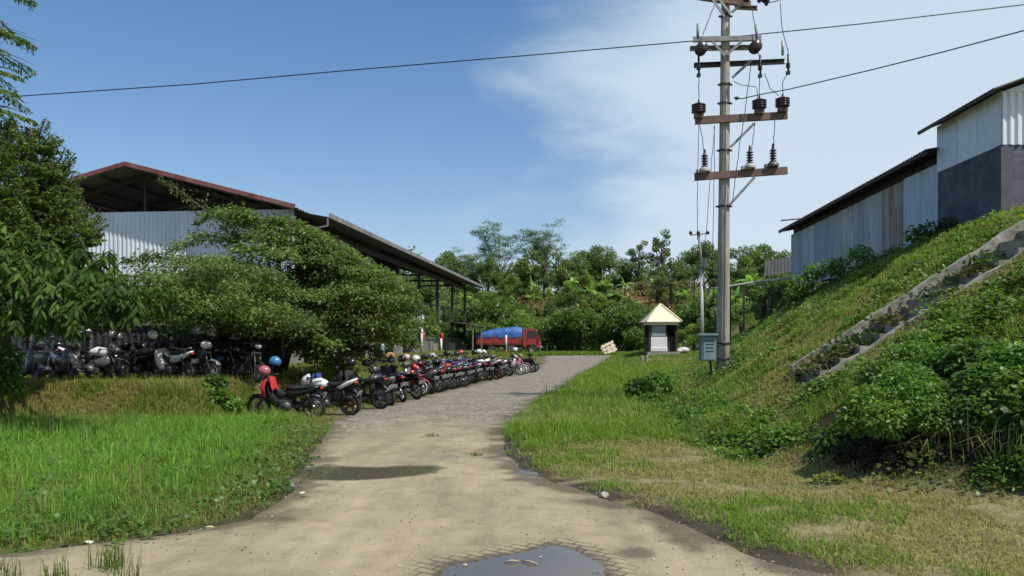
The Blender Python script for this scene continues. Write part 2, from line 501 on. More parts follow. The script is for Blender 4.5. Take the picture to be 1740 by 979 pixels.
# ================================================================== TERRAIN
def build_terrain():
    xs = np.concatenate([np.arange(-260, -40, 12), np.arange(-40, -15, 1.2), np.arange(-15, 19, .28), np.arange(19, 42, 1.2), np.arange(42, 262, 12)])
    ys = np.concatenate([np.arange(-30, -2, 2.0), np.arange(-2, 4, .5), np.arange(4, 32, .24), np.arange(32, 70, .55), np.arange(70, 170, 2.0), np.arange(170, 620, 15)])
    X, Y = np.meshgrid(xs, ys); Z = H(X, Y)
    inr = ss(.05, .35, np.minimum(X - rl(Y), rr(Y) - X)) * (Y < 68)
    Z = Z - .05 * inr
    V = np.column_stack([X.ravel(), Y.ravel(), Z.ravel()])
    ny, nx = X.shape
    i = (np.arange(ny - 1)[:, None] * nx + np.arange(nx - 1)[None]).ravel()
    q = np.column_stack([i, i + 1, i + nx + 1, i + nx])
    # colours by zone
    n1 = fbm(X * .8, Y * .8)[..., None]; n2 = fbm(X * 3 + 7, Y * 3)[..., None]
    green = np.array([.07, .105, .025]); lush = np.array([.08, .13, .02]); dry = np.array([.22, .18, .095]); soil = np.array([.12, .09, .06])
    mud = np.array([.05, .04, .03])
    C = green * (.7 + .6 * n1) + 0 * X[..., None]
    def blend(C, c, f): return C * (1 - f[..., None]) + np.asarray(c) * f[..., None]
    left = ((X < rl(Y)) & (Y < 19.5)).astype(float)
    C = blend(C, lush, left * .9)
    d = smin(Y - 18.05, row(np.maximum(Y, 19)) - 2.7 - X)
    C = blend(C, [.17, .14, .06], ss(-.6, .1, d) * (1 - ss(1.2, 2.2, d)) * ss(.3, .7, n1[..., 0] + .25) * (Y < 24))
    C = blend(C, [.10, .095, .05], ss(1.0, 2.2, d) * (Y < 60) * .8)
    C = blend(C, [.13, .11, .065], ((X < rl(Y)) & (X > row(Y) - 2.6) & (Y > 17)) * ss(17, 18.5, Y) * .85)
    e = X - toe(Y)
    verge = ((X > rr(Y)) & (e < .3) & (Y < 60)).astype(float)
    C = blend(C, dry, verge * ss(.34, .62, n1[..., 0] + .25 * (1 - ss(12, 20, Y)) - .1 * ss(16, 26, Y)) * .85)
    slope = ss(0, .8, e) * (Y < 70)
    C = blend(C, np.array([.14, .135, .05]), slope * .7)
    C = blend(C, np.array([.17, .13, .055]), slope * ss(.5, .68, n2[..., 0]) * .8)
    edge = np.maximum(1 - ss(.15, .65, np.abs(X - rr(Y) - .18)), 1 - ss(.05, .4, np.abs(rl(Y) - .1 - X)))
    C = blend(C, mud, edge * ss(.34, .5, n2[..., 0] + .12) * (Y < 16) * (Y > 5))
    hill = ss(80, 90, Y)
    C = blend(C, np.array([.05, .075, .02]), hill)
    C = blend(C, np.array([.16, .09, .045]), hill * ss(.64, .74, fbm(X * .12, Y * .12 + 30)))
    nearmat = ss(9.2, 8.4, Y) * (X > 2.5)
    C = blend(C, [.022, .02, .012], ss(.1, .45, e) * (1 - ss(1.3, 1.7, e)) * (Y < 12.9) * (Y > 8.3) * .95)  # soil of the ditch cut darkened to stand in for shade
    me = npmesh('ground', V, q, None, C.reshape(-1, 3), smooth=True)
    m = bpy.data.materials.new('ground_soil'); n, b = nt(m)
    at = n.nodes.new('ShaderNodeAttribute'); at.attribute_name = 'Col'
    tcn = n.nodes.new('ShaderNodeTexCoord')
    z1 = n.nodes.new('ShaderNodeTexNoise'); z1.inputs['Scale'].default_value = 3.2; z1.inputs['Detail'].default_value = 10; z1.inputs['Roughness'].default_value = .7
    n.links.new(tcn.outputs['Object'], z1.inputs['Vector'])
    mrn = n.nodes.new('ShaderNodeMapRange'); mrn.inputs['From Min'].default_value = .3; mrn.inputs['From Max'].default_value = .7
    mrn.inputs['To Min'].default_value = .55; mrn.inputs['To Max'].default_value = 1.5
    n.links.new(z1.outputs['Fac'], mrn.inputs['Value'])
    mul = n.nodes.new('ShaderNodeVectorMath'); mul.operation = 'SCALE'
    n.links.new(at.outputs['Color'], mul.inputs[0]); n.links.new(mrn.outputs[0], mul.inputs['Scale'])
    n.links.new(mul.outputs[0], b.inputs['Base Color']); b.inputs['Roughness'].default_value = .95; b.inputs['Specular IOR Level'].default_value = .15
    z2 = n.nodes.new('ShaderNodeTexNoise'); z2.inputs['Scale'].default_value = 22; z2.inputs['Detail'].default_value = 6
    n.links.new(tcn.outputs['Object'], z2.inputs['Vector'])
    bp = n.nodes.new('ShaderNodeBump'); bp.inputs['Strength'].default_value = .8; bp.inputs['Distance'].default_value = .05
    n.links.new(z2.outputs['Fac'], bp.inputs['Height']); n.links.new(bp.outputs[0], b.inputs['Normal'])
    o = mobj('ground', me, m); tag(o, kind='structure')


# puddle outlines in plan (from the photo, on z = 0)
def gp(px, py): 
    Y = CAMH * F / (py - HY); return ((px - 870) / F * Y, Y)


PUD = {
    'near': [(738, 990), (752, 962), (800, 953), (850, 944), (890, 936), (915, 930), (940, 924), (975, 932), (1005, 946), (1032, 962), (1036, 985), (1030, 1010), (960, 1040), (880, 1045), (800, 1040), (755, 1015)],
    'far': [(516, 800), (535, 794), (580, 793), (640, 795), (690, 792), (735, 792), (752, 796), (735, 804), (690, 810), (640, 815), (580, 817), (530, 815), (505, 812)],
    'edge': [(872, 802), (890, 797), (925, 795), (945, 799), (930, 806), (895, 808)],
}
PUDW = {k: [gp(*p) for p in v] for k, v in PUD.items()}


def poly_sdf(X, Y, poly):
    """distance to polygon outline, negative inside"""
    P = np.array(poly); Q = np.roll(P, -1, 0)
    d = np.full(X.shape, 1e9); ins = np.zeros(X.shape, bool)
    for (ax, ay), (bx, by) in zip(P, Q):
        ex, ey = bx - ax, by - ay
        t = np.clip(((X - ax) * ex + (Y - ay) * ey) / (ex * ex + ey * ey + 1e-12), 0, 1)
        d = np.minimum(d, np.hypot(X - ax - t * ex, Y - ay - t * ey))
        c = ((ay > Y) != (by > Y)) & (X < (bx - ax) * (Y - ay) / (by - ay + 1e-12) + ax)
        ins ^= c
    return np.where(ins, -d, d)


def build_road():
    ys = np.concatenate([np.arange(-12, 5, .8), np.arange(5, 24, .09), np.arange(24, 68.01, .4)])
    cols = 130
    t = np.linspace(0, 1, cols)
    L = rl(ys)[:, None]; Rr = rr(ys)[:, None]
    # clamp the flare at the junction so columns stay dense in view
    X = L + (Rr - L) * t[None]
    inn = np.clip(X, np.maximum(L, -6.5), np.minimum(Rr, 6.5))
    # redistribute columns
    tl = np.maximum(L, -7.0); tr = np.minimum(Rr, 7.0)
    u = (t - .06) / .88
    X = np.where((t < .06)[None], L + (tl - L) * (t / .06)[None], np.where((t > .94)[None], tr + (Rr - tr) * ((t - .94) / .06)[None], tl + (tr - tl) * np.clip(u, 0, 1)[None]))
    Y = np.repeat(ys[:, None], cols, 1)
    Z = H(X, Y) + .004 + .02 * (fbm(X * .8, Y * .8) - .5) * ss(.1, .6, np.minimum(X - L, Rr - X))
    # puddle basins
    sdn = poly_sdf(X, Y, PUDW['near']); sdf = poly_sdf(X, Y, PUDW['far']); sde = poly_sdf(X, Y, PUDW['edge'])
    sd = np.minimum(np.minimum(sdn, sdf), sde)
    Z = Z * 1
    near = 1 - ss(-.25, .5, sd)
    Z = Z * (1 - near) + near * (.004 - .05 * (1 - ss(-.35, .02, sd)) + .012 * ss(.0, .5, sd))
    wet = 1 - ss(.0, .10, sd + .12 * (fbm(X * 6, Y * 6) - .5))
    for (bx_, by_, rx_, ry_) in ((gp(548, 781)[0], gp(548, 781)[1], .42, .38), (gp(520, 826)[0], gp(520, 826)[1], .35, .3), (gp(905, 805)[0], gp(905, 805)[1], .4, .35), (gp(960, 815)[0], gp(960, 815)[1], .35, .3), (gp(1010, 940)[0] + .35, gp(1010, 940)[1], .2, .2)):
        q_ = np.hypot((X - bx_) / rx_, (Y - by_) / ry_) + 1.1 * (fbm(X * 5, Y * 5) - .5)
        wet = np.maximum(wet, .85 * (1 - ss(.55, 1.05, q_)))
    damp = (1 - ss(.05, .33, sdn + .22 * (fbm(X * 3, Y * 3) - .5)))
    n1 = fbm(X * .55 + 3, Y * .55); n2 = fbm(X * 2.2, Y * 2.2 + 4)
    cob = ss(13.4, 19.5, Y + 9 * (n1 - .5) + 5 * (n2 - .5))       # coarse stone paving further up
    edge = 1 - ss(.0, .5, np.minimum(X - L, Rr - X) + 1.1 * (fbm(X * 2.6, Y * 2.6) - .5) + .1 * ss(12, 16, Y))
    V = np.column_stack([X.ravel(), Y.ravel(), Z.ravel()])
    ny, nx = X.shape
    i = (np.arange(ny - 1)[:, None] * nx + np.arange(nx - 1)[None]).ravel()
    q = np.column_stack([i, i + 1, i + nx + 1, i + nx])
    me = npmesh('road', V, q, None, np.column_stack([wet.ravel(), damp.ravel(), cob.ravel()]), smooth=True)
    ca = me.color_attributes.new('Edge', 'FLOAT_COLOR', 'POINT'); c4 = np.zeros((len(V), 4), np.float32); c4[:, 0] = edge.ravel(); c4[:, 3] = 1
    ca.data.foreach_set('color', c4.ravel())
    m = bpy.data.materials.new('road_surface'); n, b = nt(m); N = n.nodes; Lk = n.links
    at = N.new('ShaderNodeAttribute'); at.attribute_name = 'Col'
    sp = N.new('ShaderNodeSeparateColor'); Lk.new(at.outputs['Color'], sp.inputs[0])
    ae = N.new('ShaderNodeAttribute'); ae.attribute_name = 'Edge'
    se = N.new('ShaderNodeSeparateColor'); Lk.new(ae.outputs['Color'], se.inputs[0])
    tcn = N.new('ShaderNodeTexCoord')

    def noise(s, d=8, r=.6, vec=None):
        k = N.new('ShaderNodeTexNoise'); k.inputs['Scale'].default_value = s; k.inputs['Detail'].default_value = d; k.inputs['Roughness'].default_value = r
        Lk.new(vec or tcn.outputs['Object'], k.inputs['Vector']); return k.outputs['Fac']

    def ramp(src, stops):
        k = N.new('ShaderNodeValToRGB'); els = k.color_ramp.elements
        els[0].position, els[0].color = stops[0][0], (*stops[0][1], 1); els[1].position, els[1].color = stops[-1][0], (*stops[-1][1], 1)
        for p, c in stops[1:-1]:
            e = els.new(p); e.color = (*c, 1)
        Lk.new(src, k.inputs['Fac']); return k.outputs['Color']

    def mix(f, a, b_, mode='MIX'):
        k = N.new('ShaderNodeMix'); k.data_type = 'RGBA'; k.blend_type = mode
        if isinstance(f, float): k.inputs[0].default_value = f
        else: Lk.new(f, k.inputs[0])
        for sck, v in ((6, a), (7, b_)):
            if isinstance(v, tuple): k.inputs[sck].default_value = (*v, 1)
            else: Lk.new(v, k.inputs[sck])
        return k.outputs[2]

    def math_(op, a, b_=None, clamp=False):
        k = N.new('ShaderNodeMath'); k.operation = op; k.use_clamp = clamp
        for i_, v in enumerate((a, b_)):
            if v is None: continue
            if isinstance(v, (int, float)): k.inputs[i_].default_value = v
            else: Lk.new(v, k.inputs[i_])
        return k.outputs[0]
    mpv = N.new('ShaderNodeMapping'); mpv.inputs['Scale'].default_value = (1, .45, 1); Lk.new(tcn.outputs['Object'], mpv.inputs['Vector'])
    base = ramp(noise(.75, 10, .62, mpv.outputs[0]), [(.3, (.22, .187, .135)), (.5, (.315, .265, .185)), (.7, (.40, .34, .24))])
    base = mix(.6, base, ramp(noise(2.6, 9, .7), [(.32, (.62, .6, .56)), (.5, (.95, .94, .92)), (.7, (1.22, 1.2, 1.12))]), 'MULTIPLY')
    base = mix(.55, base, ramp(noise(42, 4, .7), [(.3, (.68, .66, .63)), (.7, (1.22, 1.2, 1.16))]), 'MULTIPLY')
    wv = N.new('ShaderNodeTexNoise'); wv.inputs['Scale'].default_value = 1.0; wv.inputs['Detail'].default_value = 6
    wm = N.new('ShaderNodeMapping'); wm.inputs['Scale'].default_value = (2.4, .22, 1); wm.inputs['Rotation'].default_value = (0, 0, R(-4)); Lk.new(tcn.outputs['Object'], wm.inputs['Vector']); Lk.new(wm.outputs[0], wv.inputs['Vector'])
    base = mix(.5, base, ramp(wv.outputs['Fac'], [(.34, (.74, .72, .69)), (.5, (1, 1, 1)), (.68, (1.12, 1.1, 1.04))]), 'MULTIPLY')
    # dark scuffs and stains
    st = math_('MULTIPLY', ramp(noise(1.3, 7, .7), [(.56, (0, 0, 0)), (.74, (1, 1, 1))]), .45)
    base = mix(st, base, (.17, .145, .115))
    # coarse stones
    vo = N.new('ShaderNodeTexVoronoi'); vo.inputs['Scale'].default_value = 4.6; vo.feature = 'DISTANCE_TO_EDGE'; Lk.new(tcn.outputs['Object'], vo.inputs['Vector'])
    cobc = ramp(noise(1.1, 9, .65), [(.3, (.185, .168, .145)), (.7, (.28, .252, .212))])
    joint = math_('MULTIPLY', ramp(vo.outputs['Distance'], [(.0, (1, 1, 1)), (.11, (0, 0, 0))]), .8)
    vc = N.new('ShaderNodeTexVoronoi'); vc.inputs['Scale'].default_value = 4.6; Lk.new(tcn.outputs['Object'], vc.inputs['Vector'])
    cobc = mix(.5, cobc, ramp(vc.outputs['Color'], [(.15, (.6, .58, .55)), (.85, (1.3, 1.28, 1.22))]), 'MULTIPLY')
    dirt = ramp(noise(.9, 8, .65), [(.42, (0, 0, 0)), (.66, (1, 1, 1))])
    cobc = mix(math_('MULTIPLY', dirt, .75), cobc, (.24, .205, .15))
    cobc = mix(math_('MULTIPLY', joint, math_('SUBTRACT', 1.0, math_('MULTIPLY', dirt, .7))), cobc, (.075, .066, .052))
    base = mix(sp.outputs[2], base, cobc)
    # paver joints that show where it is damp
    bm = N.new('ShaderNodeMapping'); bm.inputs['Rotation'].default_value = (0, 0, R(35)); Lk.new(tcn.outputs['Object'], bm.inputs['Vector'])
    dn = N.new('ShaderNodeTexNoise'); dn.inputs['Scale'].default_value = 3; Lk.new(tcn.outputs['Object'], dn.inputs['Vector'])
    dv = N.new('ShaderNodeVectorMath'); dv.operation = 'SCALE'; Lk.new(dn.outputs['Color'], dv.inputs[0]); dv.inputs['Scale'].default_value = .035
    da = N.new('ShaderNodeVectorMath'); da.operation = 'ADD'; Lk.new(bm.outputs[0], da.inputs[0]); Lk.new(dv.outputs[0], da.inputs[1])
    br = N.new('ShaderNodeTexBrick'); br.inputs['Scale'].default_value = 1; br.inputs['Brick Width'].default_value = .21; br.inputs['Row Height'].default_value = .105
    br.inputs['Mortar Size'].default_value = .011; br.inputs['Mortar Smooth'].default_value = .2
    Lk.new(da.outputs[0], br.inputs['Vector'])
    jd = math_('MULTIPLY', br.outputs['Fac'], sp.outputs[1], True)
    base = mix(math_('MULTIPLY', jd, .9), base, (.05, .038, .026))
    # mud at the edges and wet ground
    base = mix(math_('MULTIPLY', se.outputs[0], .8), base, (.078, .06, .042))
    base = mix(math_('MULTIPLY', sp.outputs[0], .8), base, (.075, .058, .042))
    Lk.new(base, b.inputs['Base Color'])
    rg = math_('SUBTRACT', .95, math_('MULTIPLY', sp.outputs[0], .35)); Lk.new(rg, b.inputs['Roughness']); b.inputs['Specular IOR Level'].default_value = .2
    hgt = math_('ADD', math_('MULTIPLY', noise(30, 8, .7), .5), math_('MULTIPLY', noise(4, 4), .6))
    hgt = math_('SUBTRACT', hgt, math_('MULTIPLY', math_('MULTIPLY', joint, sp.outputs[2]), .9))
    hgt = math_('SUBTRACT', hgt, math_('MULTIPLY', jd, .5))
    bp = N.new('ShaderNodeBump'); bp.inputs['Strength'].default_value = .5; bp.inputs['Distance'].default_value = .03
    Lk.new(hgt, bp.inputs['Height']); Lk.new(bp.outputs[0], b.inputs['Normal'])
    o = mobj('road', me, m); tag(o, kind='structure')


def build_puddles():
    m = bpy.data.materials.new('puddle_water'); n, b = nt(m)
    b.inputs['Base Color'].default_value = (.105, .088, .066, 1); b.inputs['Roughness'].default_value = .03; b.inputs['IOR'].default_value = 1.33
    b.inputs['Specular IOR Level'].default_value = 1.0
    tcn = n.nodes.new('ShaderNodeTexCoord'); z = n.nodes.new('ShaderNodeTexNoise'); z.inputs['Scale'].default_value = 9
    n.links.new(tcn.outputs['Object'], z.inputs['Vector'])
    bp = n.nodes.new('ShaderNodeBump'); bp.inputs['Strength'].default_value = .025; bp.inputs['Distance'].default_value = .01
    n.links.new(z.outputs['Fac'], bp.inputs['Height']); n.links.new(bp.outputs[0], b.inputs['Normal'])
    lab = {'near': 'muddy puddle reflecting blue sky in the near foreground of the road', 'far': 'long brown puddle across the road beside the tall grass',
           'edge': 'small dark puddle at the right edge of the road'}
    for k, poly in PUDW.items():
        P = []
        nn = len(poly)
        for i in range(nn):
            ax, ay = poly[i]; bx, by = poly[(i + 1) % nn]
            for t in np.linspace(0, 1, 7)[:-1]:
                x = ax + (bx - ax) * t; y = ay + (by - ay) * t
                w = .05 * (fbm(np.array([x * 5]), np.array([y * 5]))[0] - .5) * (1 if k == 'near' else 2)
                P.append((x + w, y + w))
        cx = sum(p[0] for p in P) / len(P); cy = sum(p[1] for p in P) / len(P)
        mb = MB(); mb.add([(x, y, .001) for x, y in P], [tuple(range(len(P)))])
        o = mb.top('water', m, (cx, cy, 0), lab[k], 'puddle', kind='structure')
        o.name = 'puddle'


build_terrain(); build_road(); build_puddles()

# ================================================================== GRASS & GROUND COVER
def vis(X, Y, mx=2.0):      # inside the picture's wedge, plus a margin
    return (np.abs(X) < .637 * Y + mx)


def build_grass():
    rng = np.random.default_rng(21)
    # left field
    def kl(X, Y):
        d = rl(Y) - X
        return (vis(X, Y) & (d > 0) & (Y > 6.7)) * ss(-.02, .45, d + .35 * (fbm(X * 3, Y * 3) - .5)) * (1 - ss(17.3, 17.9, Y - 1.2 * (X > -6.2)))
    XY = scatter(rng, -14, -2.2, 6.7, 19.2, 230000, kl)
    dd = rl(XY[:, 1]) - XY[:, 0]
    n = len(XY); nz_ = fbm(XY[:, 0] * .9, XY[:, 1] * .9); nz2 = fbm(XY[:, 0] * .35 + 9, XY[:, 1] * .35)
    h = (.05 + .145 * ss(0, 1.6, dd)) * (.3 + 1.0 * nz_ + .5 * ss(.35, .7, fbm(XY[:, 0] * 4 + 2, XY[:, 1] * 4))) * np.exp(rng.normal(size=n) * .36)
    w = .006 + .006 * rng.random(n) + .00035 * XY[:, 1]
    c = colvar(rng, n, (.155, .285, .048), .4, .16) * (.72 + .56 * nz2)[:, None]
    dryf = ((1 - ss(.1, 1.1, dd + .8 * (nz_ - .5))) * .7 + .06 + .16 * ss(.55, .75, fbm(XY[:, 0] * 1.6 + 8, XY[:, 1] * 1.6)) > rng.random(n))[:, None]
    c = np.where(dryf, colvar(rng, n, (.30, .26, .11), .3, .3), c)
    grass_obj('tall_grass', XY, h, w, c, rng, 'tall bright green grass field left of the road', lean=1.15)
    XY = scatter(rng, -13, -2.4, 6.9, 18, 2600, lambda X, Y: (vis(X, Y, 1.5) & (rl(Y) - X > .15)) * ss(.4, .6, fbm(X * 1.1 + 20, Y * 1.1)))
    n = len(XY); grass_obj('seed_stalks', XY, .26 + .26 * rng.random(n), np.full(n, .006), colvar(rng, n, (.34, .30, .13), .3, .1), rng, 'pale dry seed stalks standing among the tall green grass', lean=.9)
    P = []; D = []; Ls = []; C = []
    for k in range(120):
        y = 7.2 + 10 * rng.random(); x = rl(y) - .1 - (5.5 * rng.random() ** 1.6); m_ = 36; r = .1 + .1 * rng.random()
        p = rng.normal(size=(m_, 3)) * np.array([r, r, 0]); xx = x + p[:, 0]; yy = y + p[:, 1]
        P.append(np.column_stack([xx, yy, H(xx, yy) + .03 + .16 * rng.random(m_)])); d_ = rng.normal(size=(m_, 3)); d_[:, 2] = np.abs(d_[:, 2]) * .5; D.append(d_); Ls.append(.05 + .05 * rng.random(m_)); C.append(colvar(rng, m_, (.075, .15, .03), .4, .2))
    P = np.concatenate(P); D = np.concatenate(D); Ls = np.concatenate(Ls); C = np.concatenate(C)
    tag(mobj('field_weeds', leaves_mesh('field_weeds', P, D, Ls, Ls * .55, C, rng, curl=.2), M['leaf']), 'broad leaved weeds scattered through the tall grass field', 'weeds', kind='stuff')
    # bank of dry cut grass
    def kb(X, Y):
        d = smin(Y - 18.05, row(np.maximum(Y, 19)) - 2.7 - X)
        return vis(X, Y, 3) * ss(-.75, -.25, d) * (1 - ss(1.3, 2.0, d)) * (Y < 21)
    XY = scatter(rng, -17, -5.5, 17.2, 21, 90000, kb); n = len(XY)
    nz_ = fbm(XY[:, 0] * 1.1, XY[:, 1] * 1.1)
    h = (.08 + .16 * nz_) * np.exp(rng.normal(size=n) * .25); w = .012 + .01 * rng.random(n)
    g = ss(.44, .70, nz_ + .5 * ss(-7.4, -6.2, XY[:, 0]))[:, None]
    c = colvar(rng, n, (.29, .255, .10), .35, .15) * (1 - g) + colvar(rng, n, (.17, .23, .04), .35, .2) * g
    grass_obj('dry_bank_grass', XY, h, w, c, rng, 'yellow brown dry grass on the low bank below the terrace bikes', lean=1.3)
    # terrace grass behind the roadside row
    def kt(X, Y):
        L = row(Y) - .15 - .9 * rng.random(X.shape)
        return vis(X, Y, 2) * ((X < L) & (X > -9.5 + .102 * (Y - 32) - (Y < 31) * 6)) * .9
    XY = scatter(rng, -16, 2, 18.6, 82, 90000, lambda X, Y: np.where(Y < 70, kt(X, Y), ((X < 14) & (X > -5)).astype(float)))
    n = len(XY); h = (.12 + .2 * rng.random(n)) * np.where(XY[:, 0] > row(XY[:, 1]) - 2.4, .42, 1); w = .012 + .0009 * XY[:, 1]
    c = colvar(rng, n, (.22, .25, .055), .35, .35)
    grass_obj('terrace_grass', XY, h, w, c, rng, 'yellowish grass between the roadside motorbikes and the warehouse', lean=.9)
    # far lawn by truck and kiosk
    XY = scatter(rng, -6, 16, 66, 84, 30000, lambda X, Y: ((X < rl(Y)) | (X > rr(Y)) | (Y > 68.2)) * 1.0)
    n = len(XY); h = .1 + .25 * rng.random(n); w = np.full(n, .09)
    grass_obj('far_lawn', XY, h, w, colvar(rng, n, (.14, .23, .035), .35, .25), rng, 'green grass strip around the red truck and the tilted crate', lean=.8)
    # right verge
    def kv(X, Y):
        d = X - rr(Y); e = X - toe(Y)
        return vis(X, Y, 2.5) * ((d > 0) & (e < .5) & (Y > 5)) * ss(np.where(Y < 15, .12, -.05), np.where(Y < 15, .8, .5), d + 1.0 * (fbm(X * 2.5, Y * 2.5) - .5)) * np.where(Y < 16, 1, .55) * np.where(Y < 14, ss(.25, .5, fbm(X * 1.7 + 60, Y * 1.7)), 1)
    XY = scatter(rng, -.6, 8.5, 5, 17, 230000, kv)
    XY2 = scatter(rng, -.6, 14, 17, 64, 150000, kv)
    XY = np.concatenate([XY, XY2]); n = len(XY); X, Y = XY.T
    d = X - rr(Y); nz_ = fbm(X * .8, Y * .8); nz2 = fbm(X * 2.4 + 4, Y * 2.4)
    greeny = ss(.36, .72, nz_ + .34 * (fbm(X * 5 + 1, Y * 5) - .5) + .42 * ss(12.5, 17, Y) + .06 * (1 - ss(.2, 1.4, d)) * ss(8, 11, Y) - .05 + .3 * (nz2 - .5))
    n3 = fbm(X * 5 + 1, Y * 5); h = (.035 + .045 * nz2 + .11 * greeny * ss(11.5, 16, Y) + .04 * greeny) * np.exp(rng.normal(size=n) * .38) * (1 - .45 * ss(40, 55, Y))
    w = .0035 + .0045 * rng.random(n) + .00055 * Y
    g = (rng.random(n) < .12 + .82 * greeny)[:, None]
    c = np.where(g, colvar(rng, n, (.16, .275, .038), .35, .3), colvar(rng, n, (.37, .30, .15), .35, .1))
    grass_obj('verge_grass', XY, h, w, c, rng, 'short patchy green and straw coloured grass on the right verge', lean=2.1)
    # slope
    def ks(X, Y):
        e = X - toe(Y)
        onst = (Y > 14.84) & (Y < 16.4) & (X > 5.6)
        return vis(X, Y, 1.5) * ((e > .2) & (e < 9.5)) * (~onst) * np.where((Y < 12.8) & (e < 1.25), .05, 1.0)
    XY = scatter(rng, 4, 17, 8.5, 26, 240000, ks)
    XY2 = scatter(rng, 5, 24, 26, 62, 150000, ks)
    XY = np.concatenate([XY, XY2]); n = len(XY); X, Y = XY.T
    nz_ = fbm(X * .75 + 20, Y * .75 + 3); nz2 = fbm(X * 2.2 + 2, Y * 2.2)
    g = ss(.36, .62, nz_ + .5 * (nz2 - .5))
    h = (.07 + .14 * g * nz2 + .05 * rng.random(n)) * np.exp(rng.normal(size=n) * .25) * np.where((Y > 13.6) & (Y < 14.9), .55, 1)
    w = .010 + .010 * rng.random(n) + .0005 * Y
    gg = (rng.random(n) < .26 + .62 * g)[:, None]
    c = np.where(gg, colvar(rng, n, (.155, .255, .048), .4, .28), colvar(rng, n, (.33, .28, .125), .35, .15))
    grass_obj('slope_grass', XY, h, w, c, rng, 'rough green and dry grass covering the right hand embankment', lean=1.5)
    # low broadleaf weeds on the slope and in the ditch: leaf clumps
    P = []; D = []; Ls = []; C = []
    for k in range(760):
        y = 8.6 + 34 * rng.random() ** 1.25; e = -.5 + 8.2 * rng.random() ** 1.2; x = toe(y) + e
        if 14.85 < y < 16.4 and x > 5.5 and rng.random() > .3 * (x < 8): continue
        if y < 12.6 and e < 1.2 and rng.random() > .25: continue
        if fbm(np.array([x * .6 + 31]), np.array([y * .6]))[0] < .47 and not (y < 22 and e < .7): continue
        r = .18 + .32 * rng.random(); m_ = int(90 + 130 * rng.random())
        if y < 15 and e < .6: r *= .8
        p = rng.normal(size=(m_, 3)) * np.array([r, r, 0]) * .6
        hh = r * .75 * np.exp(-(p[:, 0] ** 2 + p[:, 1] ** 2) / (r * r)) * rng.random(m_) ** .5
        xx = x + p[:, 0]; yy = y + p[:, 1]
        P.append(np.column_stack([xx, yy, H(xx, yy) + .02 + hh])); d_ = rng.normal(size=(m_, 3)); d_[:, 2] = np.abs(d_[:, 2]) * .5 + .1
        D.append(d_); Ls.append((.045 + .045 * rng.random(m_)) * (1 + .006 * y))
        cc = [(.09, .185, .028), (.125, .23, .035), (.08, .15, .034), (.17, .21, .05)][int(rng.integers(4))]
        C.append(colvar(rng, m_, cc, .4, .15))
    P = np.concatenate(P); D = np.concatenate(D); Ls = np.concatenate(Ls); C = np.concatenate(C)
    me = leaves_mesh('slope_weeds', P, D, Ls, Ls * .6, C, rng, curl=.15)
    tag(mobj('slope_weeds', me, M['leaf']), 'low broad leaved weeds creeping over the embankment and its ditch', 'weeds', kind='stuff')


build_grass()

# ================================================================== SHRUBS
def bushmesh(rng, name, blobs, ln, wd, col, m, parent, droop=.3, flat=.5, curl=.25, world=True):
    P = []; D = []; L = []; C = []
    off = np.array(parent.location) if world else np.zeros(3)
    for c, r, n, cc in blobs:
        p, u = blob_pts(rng, c, r, n)
        P.append(p - off); d = u + rng.normal(size=u.shape) * .7; d[:, 2] = d[:, 2] * .6 - droop
        D.append(d); L.append(ln * (.6 + .8 * rng.random(n))); C.append(colvar(rng, n, cc if cc is not None else col, .4, .18))
    P = np.concatenate(P); D = np.concatenate(D); L = np.concatenate(L); C = np.concatenate(C)
    me = leaves_mesh(name, P, D, L, L * wd, C, rng, curl=curl)
    return mobj(name, me, M[m], (0, 0, 0), parent)


def shrub(rng, base, blobs, label, ln=.09, wd=.55, col=(.065, .15, .02), m='leaf', stems=7, group=None, droop=.2, name='shrub'):
    t = thing(name, label, 'shrub', base, group=group)
    bushmesh(rng, 'foliage', blobs, ln, wd, col, m, t, droop=droop)
    mb = MB()
    for k in range(stems):
        c, r, n, cc = blobs[k % len(blobs)]
        b = Vector(base) + Vector((random.uniform(-.25, .25), random.uniform(-.2, .2), -.05)); e = Vector(c) + Vector((random.uniform(-.3, .3) * r[0], random.uniform(-.3, .3) * r[1], 0))
        mid = (b + e) / 2 + Vector((random.uniform(-.1, .1), random.uniform(-.1, .1), .1))
        mb.tube([b, mid, e], [.018, .013, .006], 5)
    mb.part('stem', M['bark'], t, world=True)
    return t


